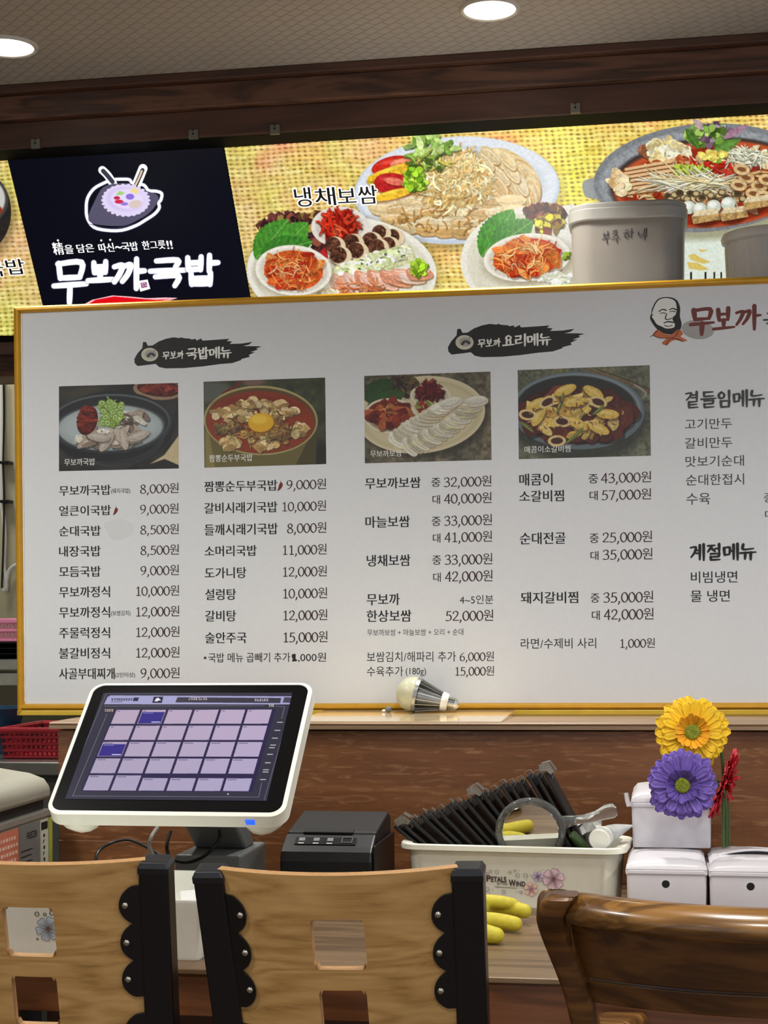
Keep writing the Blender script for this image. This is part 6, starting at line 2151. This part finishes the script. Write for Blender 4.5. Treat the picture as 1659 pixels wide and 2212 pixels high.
for r_ in range(7):
    z = z3 - .022 - .013 * r_
    y = ya_ + .008
    while y < yb2 - .012:
        w = .004 + .008 * random.random()
        m_.prism([(XF - .0012, y, z), (XF - .0012, y + w, z), (XF - .0012, y + w, z + .006), (XF - .0012, y, z + .006)], (.0003, 0, 0))
        y += w + .004
obj('notice_lines', m_, plain('pink_white_print', (230, 190, 176)), o_)
o_, ya_, yb2 = sticker(43, 88, (112, 114, 112), 'rating_label', 'grey rating label reading freezer')
m_ = MB()
vs, fs = glyphs('FREEZER', .01)
lo, hi = vs.min(0), vs.max(0)
m_.add([(XF - .0011, ya_ + .035 + (p[0] - lo[0]) / (hi[0] - lo[0]) * .05, z3 - .030 + (p[1] - lo[1]) / (hi[1] - lo[1]) * .012) for p in vs], fs)
for r_ in range(8):
    z = z3 - .05 - .010 * r_
    m_.prism([(XF - .0012, ya_ + .008, z), (XF - .0012, ya_ + .008 + (yb2 - ya_ - .02) * (.4 + .5 * random.random()), z), (XF - .0012, ya_ + .05, z + .002), (XF - .0012, ya_ + .008, z + .002)], (.0003, 0, 0))
obj('label_print', m_, M_ink, o_)
o_, ya_, yb2 = sticker(89, 106, (182, 184, 170), 'white_label', 'narrow pale label with vertical writing')
m_ = MB().prism([(XF - .0012, y, z) for y, z in ((ya_ + .004, z3 - .022), (yb2 - .004, z3 - .022), (yb2 - .004, z3 - .008), (ya_ + .004, z3 - .008))], (.0003, 0, 0))
for r_ in range(9):
    z = z3 - .036 - .011 * r_
    m_.prism([(XF - .0012, ya_ + .014, z), (XF - .0012, yb2 - .018 - .01 * (r_ % 2), z), (XF - .0012, yb2 - .018, z + .006), (XF - .0012, ya_ + .014, z + .006)], (.0003, 0, 0))
obj('label_print', m_, M_ink, o_)
sticker(108, 115, (160, 166, 60), 'yellow_strip', 'yellow-green strip of tape')

# worktop with baskets
ZW = float(atY(60, 1641, 3.35)[2])
wt = thing('steel_worktop', 'steel kitchen worktop behind the freezer carrying the red basket', 'worktop', (-1.9, 3.6, 0))
obj('top', MB().box(-3.0, -.95, 3.30, 3.92, ZW - .03, ZW), M_steel, wt, bevel=.003)
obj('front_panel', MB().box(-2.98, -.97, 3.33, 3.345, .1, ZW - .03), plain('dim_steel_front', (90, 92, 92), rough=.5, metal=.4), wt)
for x in (-2.95, -1.02):
    obj('leg', MB().box(x, x + .04, 3.8, 3.84, 0, ZW - .03), M_steel, wt)


def basket(label, u0, u1, vt, vb, Y, depth, col, nm2, ZB, cols=16, rows_=4):
    xl, xr = float(atY(u0, vt, Y)[0]), float(atY(u1, vt, Y)[0])
    zt_b = float(atY((u0 + u1) / 2, vt, Y)[2])
    t = thing('plastic_basket', label, 'basket', ((xl + xr) / 2, Y + depth / 2, ZB))
    mt = plain(nm2, col, rough=.35, var=.05)
    tp = .93
    cx3 = (xl + xr) / 2
    def P_(s_, dd, z):
        k = tp + (1 - tp) * (z - ZB) / (zt_b - ZB)
        return (cx3 + s_ * (xr - xl) / 2 * k, Y + depth / 2 + dd * depth / 2 * k, z)
    rim_ = MB()
    rr = [P_(x, y, zt_b) for x, y in ((-1.02, -1.03), (1.02, -1.03), (1.02, 1.03), (-1.02, 1.03))]
    for i in range(4):
        rim_.tube([rr[i], rr[(i + 1) % 4]], .007, 8, .6)
    obj('rim', rim_, mt, t, smooth=True)
    w_ = MB()
    zs2 = np.linspace(ZB + .0046, zt_b, rows_ + 1)
    for face in range(4):
        n_ = cols if face % 2 == 0 else max(6, cols // 2)
        def Q(a, z): return P_(a, -1, z) if face == 0 else P_(a, 1, z) if face == 2 else P_(1, a, z) if face == 1 else P_(-1, a, z)
        for i in range(n_ + 1):
            a = -1 + 2 * i / n_
            w_.tube([Q(a, zs2[0]), Q(a, zs2[-1])], .0028, 5)
        for z in zs2:
            w_.tube([Q(-1, z), Q(1, z)], .0042, 6)
    obj('lattice_wall', w_, mt, t)
    obj('bottom', MB().hexa([P_(-1, -1, ZB + .0005), P_(1, -1, ZB + .0005), P_(1, 1, ZB + .0005), P_(-1, 1, ZB + .0005), P_(-1, -1, ZB + .004), P_(1, -1, ZB + .004), P_(1, 1, ZB + .004), P_(-1, 1, ZB + .004)]), mt, t)
    return t


basket('dark red lattice basket on the steel worktop, left of the counter partition', 2, 175, 1578, 1640, 3.36, .24, (124, 20, 32), 'red_basket_plastic', ZW)
bx = atY(-26, 1600, 3.38)
bt_ = thing('blue_tub', 'blue plastic tub at the left edge beside the red basket', 'tub', (float(bx[0]) - .075, 3.52, ZW))
obj('body', MB().lathe([(.075, 0), (.095, .10), (.098, .104), (.090, .104), (.07, .01)], (float(bx[0]) - .075, 3.52, ZW), n=28, cap1=True), plain('blue_tub_plastic', (22, 58, 82), rough=.4), bt_, smooth=True)
# steel wall shelf with tray and pink basket
ZS = float(atY(10, 1424, 3.85)[2])
ws = thing('wall_shelf', 'steel wall shelf in the kitchen left of the menu board', 'shelf', (-1.9, 4.1, ZS))
obj('shelf_board', MB().box(-3.0, -.9, 3.85, 4.395, ZS - .028, ZS), M_steel, ws, bevel=.003)
obj('lower_rail', MB().box(-3.0, -.9, 3.86, 3.90, float(atY(10, 1482, 3.86)[2]), ZS - .034), M_steel, ws, bevel=.003)
for x in (-2.9, -1.4):
    obj('bracket', MB().prism([(x, 4.395, ZS - .028), (x, 3.95, ZS - .028), (x, 4.395, ZS - .2)], (.02, 0, 0)), M_steel, ws)
# low steel panel below shelf
ty = thing('dark_tray', 'black tray on the steel wall shelf under the pink basket', 'tray', (-1.55, 4.0, ZS))
zt3 = float(atY(10, 1388, 3.88)[2])
mt_ = MB()
for i in range(3):
    z_ = ZS + .0005 + (zt3 - ZS) * i / 3
    mt_.loft([[(-1.6 + x, 4.02 + y, z) for x, y in rrect(w, d_, .02, 4)] for w, d_, z in ((.40, .22, z_), (.44, .26, z_ + (zt3 - ZS) / 3 - .003), (.46, .28, z_ + (zt3 - ZS) / 3 - .002), (.46, .28, z_ + (zt3 - ZS) / 3 - .0005))])
obj('tray_stack', mt_, M_black, ty)
basket('pink plastic basket on the black tray in the kitchen', -120, 60, 1342, 1388, 3.90, .2, (214, 130, 160), 'pink_basket_plastic', zt3 + .0005, 12, 2)
# cables on the cream wall
for k, (lab, pts, r_, mtc) in enumerate((('white cable running down the cream kitchen wall at the left edge', [(3, 815), (4, 960), (3, 1000), (4, 1080), (10, 1150), (8, 1220), (14, 1262), (12, 1276)], .006, M_white),
                                      ('looped white cable end on the cream wall beside the board', [(60, 1215), (36, 1220), (20, 1232), (14, 1255), (12, 1272), (6, 1276)], .0055, M_white),
                                      ('thin dark cable on the cream kitchen wall at the left edge', [(8, 815), (9, 900), (7, 1000), (9, 1075), (7, 1180), (4, 1270)], .003, M_black))):
    P_ = smoothpath([atY(u, v, 4.385 - .004 * k) for u, v in pts], 6)
    tag(obj('wall_cable', MB().tube(P_, r_, 8), mtc, smooth=True, base=P_[0]), lab, 'cable')
for k, v in enumerate((999, 1083)):
    p = atY(10, v, 4.37)
    tag(obj('cable_clip', MB().box(p[0] - .014, p[0] + .014, 4.365, 4.40, p[2] - .004, p[2] + .004), M_black, base=p, bevel=.001), ('upper', 'lower')[k] + ' dark cable clip on the cream wall', 'cable clip', 'cable clips on the cream wall')

# ================================================================== white flower box behind the chairs
Yw = 2.195
xw1 = float(atY(446, 1946, Yw)[0])
xw0 = XC0 + .02
zr = float(atY(430, 1946, Yw)[2])
wbx = thing('storage_bin', 'white box with a blue printed flower on the desk, behind the plywood chairs', 'bin', ((xw0 + xw1) / 2, Yw + .11, COUNTER))
cxw, dw = (xw0 + xw1) / 2, .27
WW = xw1 - xw0
rg = [[(cxw + x, Yw + dw / 2 + y, z) for x, y in rrect(w, d_, r_, 6)] for w, d_, r_, z in ((WW * .93, dw * .88, .008, COUNTER), (WW * .94, dw * .89, .010, COUNTER + .004), (WW * .985, dw * .98, .012, zr - .006), (WW, dw * .985, .012, zr - .004), (WW, dw * .985, .012, zr), (WW * .985, dw * .965, .010, zr), (WW * .93, dw * .88, .008, COUNTER + .006))]
obj('body', MB().loft(rg), M_white, wbx, smooth=True)
w0, w1 = v3(cxw, Yw + dw / 2 - dw * .445, COUNTER + .004), v3(cxw, Yw + dw / 2 - dw * .49, zr - .006)
upw = (w1 - w0) / np.linalg.norm(w1 - w0)
WS = Surf(w0 + np.cross((1, 0, 0), upw) * .0006, (1, 0, 0), upw)
ca, cb = WS.loc(104, 2006)
flower_print(None, WS, ca, cb, .0185, BLM, wbx, .0004, .2)
mb = MB()
for u, v, r_ in ((80, 1974, .003), (97, 1975, .002), (112, 1972, .003), (81, 2028, .001)):
    a_, b_ = WS.loc(u, v)
    nib(mb, WS, [(a_ + r_ * math.cos(t), b_ + r_ * math.sin(t)) for t in np.linspace(0, 6, 8)], .0012, .0008, 0, .0005)
obj('print_doodles', mb, M_inkgrey, wbx)
sp0, sp1 = atY(392, 1945, Yw + dw - .026), atY(426, 1921, Yw + dw - .022)
mb = MB().hexa([(sp0[0], sp0[1] - .002, sp0[2]), (sp1[0] + .004, sp0[1] - .002, sp0[2]), (sp1[0] + .004, sp0[1], sp0[2]), (sp0[0], sp0[1], sp0[2]), (sp0[0] - .003, sp1[1] - .002, sp1[2] - .003), (sp1[0], sp1[1] - .002, sp1[2]), (sp1[0], sp1[1], sp1[2]), (sp0[0] - .003, sp1[1], sp1[2] - .003)])
obj('price_sticker', mb, plain('white_sticker', (240, 240, 242), rough=.3), wbx, label='white sticker on the inside wall')

# ================================================================== plywood chairs (seen from behind)
M_ply = wood('oak_plywood', (116, 84, 42), (164, 125, 71), (186, 148, 92), stretch=(1.1, 10, 11), fine=(5, 160, 170), swirl=1.8, ring=9.0, rough=.42, finew=.62, bump=.06, coat=.05)
M_plyedge = plain('plywood_edge', (172, 132, 88), rough=.45, var=.12, scale=200)
M_screw = plain('nickel_screw', (188, 184, 172), rough=.25, metal=1.0, var=.05)
Zt = .0


def plywood_chair(label, Ztop):
    root = thing('dining_chair', label, 'chair', (0, 0, 0), 'plywood chairs with black steel posts')
    al, ro = R(14), R(1.4)
    e1 = v3(math.cos(ro), 0, math.sin(ro))
    dn = v3(math.sin(ro) * math.cos(al), math.sin(al), -math.cos(al) * math.cos(ro))
    nr = np.cross(e1, -dn)          # towards the viewer
    O = v3(0, 0, Ztop)
    def P_(x, t, o=0.0): return O + e1 * x + dn * t + nr * o
    # back panel with two square windows
    HW = .151
    hol = [(.054, .122, .0335), (.150, .219, .030)]
    kx = [-.0335, .0335, -.030, .030, -.0275, .0275, -.024, .024]
    kt = [round(q, 4) for a, b_, h in hol for q in (a, a + .006, b_ - .006, b_)]
    xs = sorted(kx + [x for x in np.linspace(-HW, HW, 27) if min(abs(x - q) for q in kx) > .0045])
    ts = sorted(kt + [t for t in np.linspace(-.004, .37, 34) if min(abs(t - q) for q in kt) > .0065])
    bulge = lambda x: .024 * (1 - (x / HW) ** 2)
    idx = {}
    vs, fs = [], []
    def V(i, j):
        if (i, j) not in idx:
            idx[(i, j)] = len(vs)
            vs.append(P_(xs[i], ts[j], -.004 + bulge(xs[i])))
        return idx[(i, j)]
    for i in range(len(xs) - 1):
        for j in range(len(ts) - 1):
            xm, tm = (xs[i] + xs[i + 1]) / 2, (ts[j] + ts[j + 1]) / 2
            inside = None
            for a, b_, h in hol:
                if a < tm < b_ and abs(xm) < h:
                    inside = (a, b_, h)
            if inside:
                a, b_, h = inside
                nearx = abs(xm) > h - .0065
                if nearx and (tm < a + .006 or tm > b_ - .006) and (h - .0061 < abs(xm)):
                    q = [V(i, j), V(i + 1, j), V(i + 1, j + 1), V(i, j + 1)]
                    lo = tm < a + .006
                    neg = xm < 0
                    drop = {(True, True): 2, (True, False): 3, (False, True): 1, (False, False): 0}[(lo, neg)]
                    # keep the triangle at the window's corner
                    fs.append(tuple(q[k] for k in range(4) if k != drop))
                continue
            fs.append((V(i, j), V(i + 1, j), V(i + 1, j + 1), V(i, j + 1)))
    bp = obj('backrest', MB().add(vs, fs), M_ply, root, smooth=True)
    bp.data.materials.append(M_plyedge)
    sd = bp.modifiers.new('thickness', 'SOLIDIFY')
    sd.thickness = .011
    sd.offset = 0
    sd.material_offset_rim = 1
    es = bp.modifiers.new('crisp_edges', 'EDGE_SPLIT')
    es.split_angle = R(40)
    for sg in (-1, 1):
        def X(t): return sg * (.164 - .030 * t)
        rg = []
        w, o0, o1 = .0195, -.024, .010
        for t, k in ((-.0, .72), (.006, 1.0), (.012, 1.0), (.46, 1.0)):
            kk_ = k
            rg.append([P_(X(t) + w * kk_ * a, t, (o0 + o1) / 2 + (o1 - o0) / 2 * (kk_ if k < 1 else 1) * b_) for a, b_ in ((-1, -1), (1, -1), (1, 1), (-1, 1))])
        foot = P_(X(.46), .46, 0)
        rg.append([v3(foot[0] + w * a + sg * .01, foot[1] + .01 - .012 * b_, .25) for a, b_ in ((-1, -1), (1, -1), (1, 1), (-1, 1))])
        rg.append([v3(foot[0] + w * a + sg * .015, foot[1] - .05 - .012 * b_, 0) for a, b_ in ((-1, -1), (1, -1), (1, 1), (-1, 1))])
        post = obj('rear_post', MB().loft(rg), M_blackmetal, root, bevel=.003, seg=2)
        cap = MB().loft([[P_(X(t) + (w + .0008) * kx * a, t, -.007 + (.0178) * kx * b_) for a, b_ in ((-1, -1), (1, -1), (1, 1), (-1, 1))] for t, kx in ((-.0035, .80), (.004, 1.0), (.0125, 1.0))])
        obj('end_cap', cap, plain('black_end_cap', (24, 25, 28), rough=.28) if 'black_end_cap' not in bpy.data.materials else bpy.data.materials['black_end_cap'], post, bevel=.0015)
        for (t0, n_) in ((.028, 3), (.205, 2)):
            out = []
            p_ = .051
            for k in range(n_):
                cen = t0 + p_ * (k + .5)
                for a in np.linspace(-66, 66, 13):
                    out.append((.0275 * math.cos(R(a)) - .001, cen + p_ / 2 * math.sin(R(a)) / math.sin(R(66))))
            pts = [(X(t0) - sg * (.012), t0 - .001)] + [(X(t) - sg * (.0185 + ex), t) for ex, t in out] + [(X(t0 + n_ * p_) - sg * .012, t0 + n_ * p_ + .001)]
            off = .0215
            def Bq(x, t, o): return P_(x, t, o + bulge(min(abs(x), HW)) - .004)
            poly_ = [Bq(x, t, .0068) for x, t in pts]
            br_ = obj('bracket_plate', MB().prism(poly_, nr * .003), M_blackmetal, root, bevel=.0008)
            for k in range(n_):
                cen = t0 + p_ * (k + .5)
                xsr = X(cen) - sg * .037
                obj('screw', MB().lathe([(.0046, 0), (.0046, .0008), (.0036, .0024), (.0016, .0032), (.0003, .0033)], Bq(xsr, cen, .0098), axis=nr, n=18), M_screw, br_, smooth=True)
    yb_ = P_(0, .46)[1]
    obj('seat', MB().prism([(x, yb_ - .02 + y, .435) for x, y in rrect(.36, .38, .04, 6, 0, .20)], (0, 0, .018)), M_ply, root, bevel=.004)
    for sg in (-1, 1):
        obj('front_leg', MB().box(sg * .155 - .014, sg * .155 + .014, yb_ + .30, yb_ + .328, 0, .434), M_blackmetal, root, bevel=.002)
        obj('side_bar', MB().box(sg * .150 - .009, sg * .150 + .009, yb_ + .0, yb_ + .31, .40, .424), M_blackmetal, root, bevel=.002)
    return root


def copy_thing(src, label):
    c = src.copy()
    COL.objects.link(c)
    c['label'] = label
    def rec(a, b_):
        for ch in list(a.children):
            d = ch.copy()
            COL.objects.link(d)
            d.parent = b_
            rec(ch, d)
    rec(src, c)
    return c


tp = atY(727, 1881, 1.975)
ch1 = plywood_chair('whole light plywood chair with black posts in the middle of the foreground', float(tp[2]))
ch2 = copy_thing(ch1, 'light plywood chair cut off by the left edge of the photo')
ch1.location = (tp[0], tp[1], 0)
tp2 = atY(17, 1857, 1.965)
ch2.location = (tp2[0], tp2[1], float(tp2[2] - tp[2]))
ch2.rotation_euler = (0, R(1.9), R(2))

# ================================================================== dark oak armchair at the right
M_oak = wood('dark_varnished_oak', (56, 33, 12), (84, 52, 20), (110, 72, 32), stretch=(2.4, 16, 18), fine=(5, 140, 140), swirl=2.4, ring=4.0, rough=.36, finew=.45, bump=.05, coat=.15)
M_oakrail = wood('polished_oak_rail', (66, 40, 15), (104, 70, 30), (138, 98, 48), stretch=(3.0, 22, 30), fine=(5, 120, 120), swirl=3.5, ring=3.5, rough=.28, finew=.4, bump=.04, coat=.35)
xC = float(atY(1668, 1980, 1.84)[0])
xL = float(atY(1198, 1955, 1.90)[0])
hwA = xC - xL
arm = thing('armchair', 'dark varnished oak armchair with a rolled top rail in the right foreground', 'chair', (xC, 2.15, 0))
def rail_c(s_):
    zz = float(atY(1215, 1957, 1.895)[2])
    return v3(xC + s_ * hwA * .97, 1.895 - .075 * (1 - s_ * s_), zz - .004 * (1 - s_ * s_))
rg = []
for s_ in np.linspace(-.972, .972, 29):
    c0 = rail_c(s_)
    k = .9 if abs(s_) > .91 else 1
    rg.append([c0 + v3(0, .024 * k * math.cos(t), .0185 * k * math.sin(t) + .004 * math.cos(t)) for t in np.linspace(0, 2 * math.pi, 20, endpoint=False)])
obj('top_rail', MB().loft(rg), M_oakrail, arm, smooth=True)
for sg in (-1, 1):
    path = [((1200, 1930), 1.870), ((1180, 1944), 1.872), ((1172, 1968), 1.885), ((1184, 2010), 1.915), ((1207, 2070), 1.945), ((1228, 2130), 1.965), ((1243, 2190), 1.98), ((1258, 2270), 1.995)]
    P3 = [atY(u + 18, v, Y) for (u, v), Y in path]
    P3 = smoothpath(P3, 4)
    last = P3[-1]
    P3 += [v3(last[0] + .004, last[1] + .01, .5), v3(last[0] + .004, last[1] + .0, .40), v3(last[0], last[1] - .04, 0)]
    rg = []
    for i, p in enumerate(P3):
        p = np.array(p)
        t = P3[min(i + 1, len(P3) - 1)] - P3[max(i - 1, 0)]
        t = t / np.linalg.norm(t)
        fy = v3(0, -t[2], t[1])
        fy /= np.linalg.norm(fy)
        w, d_ = .0165, (.015 if i < 2 else .019)
        ring = []
        for a, b_ in rrect(2 * w, 2 * d_, .008, 3):
            q = p + v3(a, 0, 0) + fy * b_
            if sg > 0:
                q[0] = 2 * xC - q[0]
            ring.append(q)
        rg.append(ring)
    obj('stile', MB().loft(rg), M_oak, arm, smooth=True)
def backrow(u, v, Y, s_):
    return None
def curved_panel(nm2, vt, vb, Yt, Yb_, thick, inset=.012):
    zt4, zb4 = float(atY(1255, vt, Yt)[2]), float(atY(1262, vb, Yb_)[2])
    front, back = [], []
    for s_ in np.linspace(-1, 1, 25):
        x = xC + s_ * (hwA - inset)
        f_, b_ = [], []
        for t in np.linspace(0, 1, 5):
            y = Yt + (Yb_ - Yt) * t - .072 * (1 - s_ * s_)
            z = zt4 + (zb4 - zt4) * t
            f_.append(v3(x, y, z))
            b_.append(v3(x, y + thick, z))
        front.append(f_ + b_[::-1])
    return obj(nm2, MB().loft(front), M_oak, arm, smooth=True, bevel=.002)
curved_panel('back_panel', 1975, 2107, 1.925, 1.966, .016)
curved_panel('lower_rail', 2111, 2158, 1.963, 1.98, .022)
yS = 2.00
obj('seat', MB().prism([(xC + x, yS + .20 + y, .41) for x, y in rrect(.36, .40, .05, 6)], (0, 0, .03)), M_oak, arm, bevel=.006)
for sg in (-1, 1):
    s_x = xC + sg * (hwA - .05)
    ae = atY(1352, 2192, 2.135)
    xe = ae[0] if sg < 0 else 2 * xC - ae[0]
    z_a = float(ae[2])
    rg = []
    for t, w, h in ((0, .018, .014), (.2, .022, .015), (.6, .027, .016), (.9, .031, .018), (.98, .029, .017), (1.0, .022, .012)):
        cx4 = xC + sg * (hwA - .012) * (1 - t) + (xe - xC) * t
        cy4 = 1.985 + (2.145 - 1.985) * t
        rg.append([v3(cx4 + a, cy4, z_a - .015 + b_) for a, b_ in rrect(2 * w, 2 * h, .010, 4)])
    obj('armrest', MB().loft(rg), M_oakrail, arm, smooth=True)
    xq = xC + sg * .20
    obj('front_leg', MB().loft([[v3(xx + a, 2.105 + b_, z) for a, b_ in rrect(.036, .036, .008, 3)] for xx, z in ((xe, 0), (xe, .40), (xe, z_a - .03))]), M_oak, arm, smooth=True)
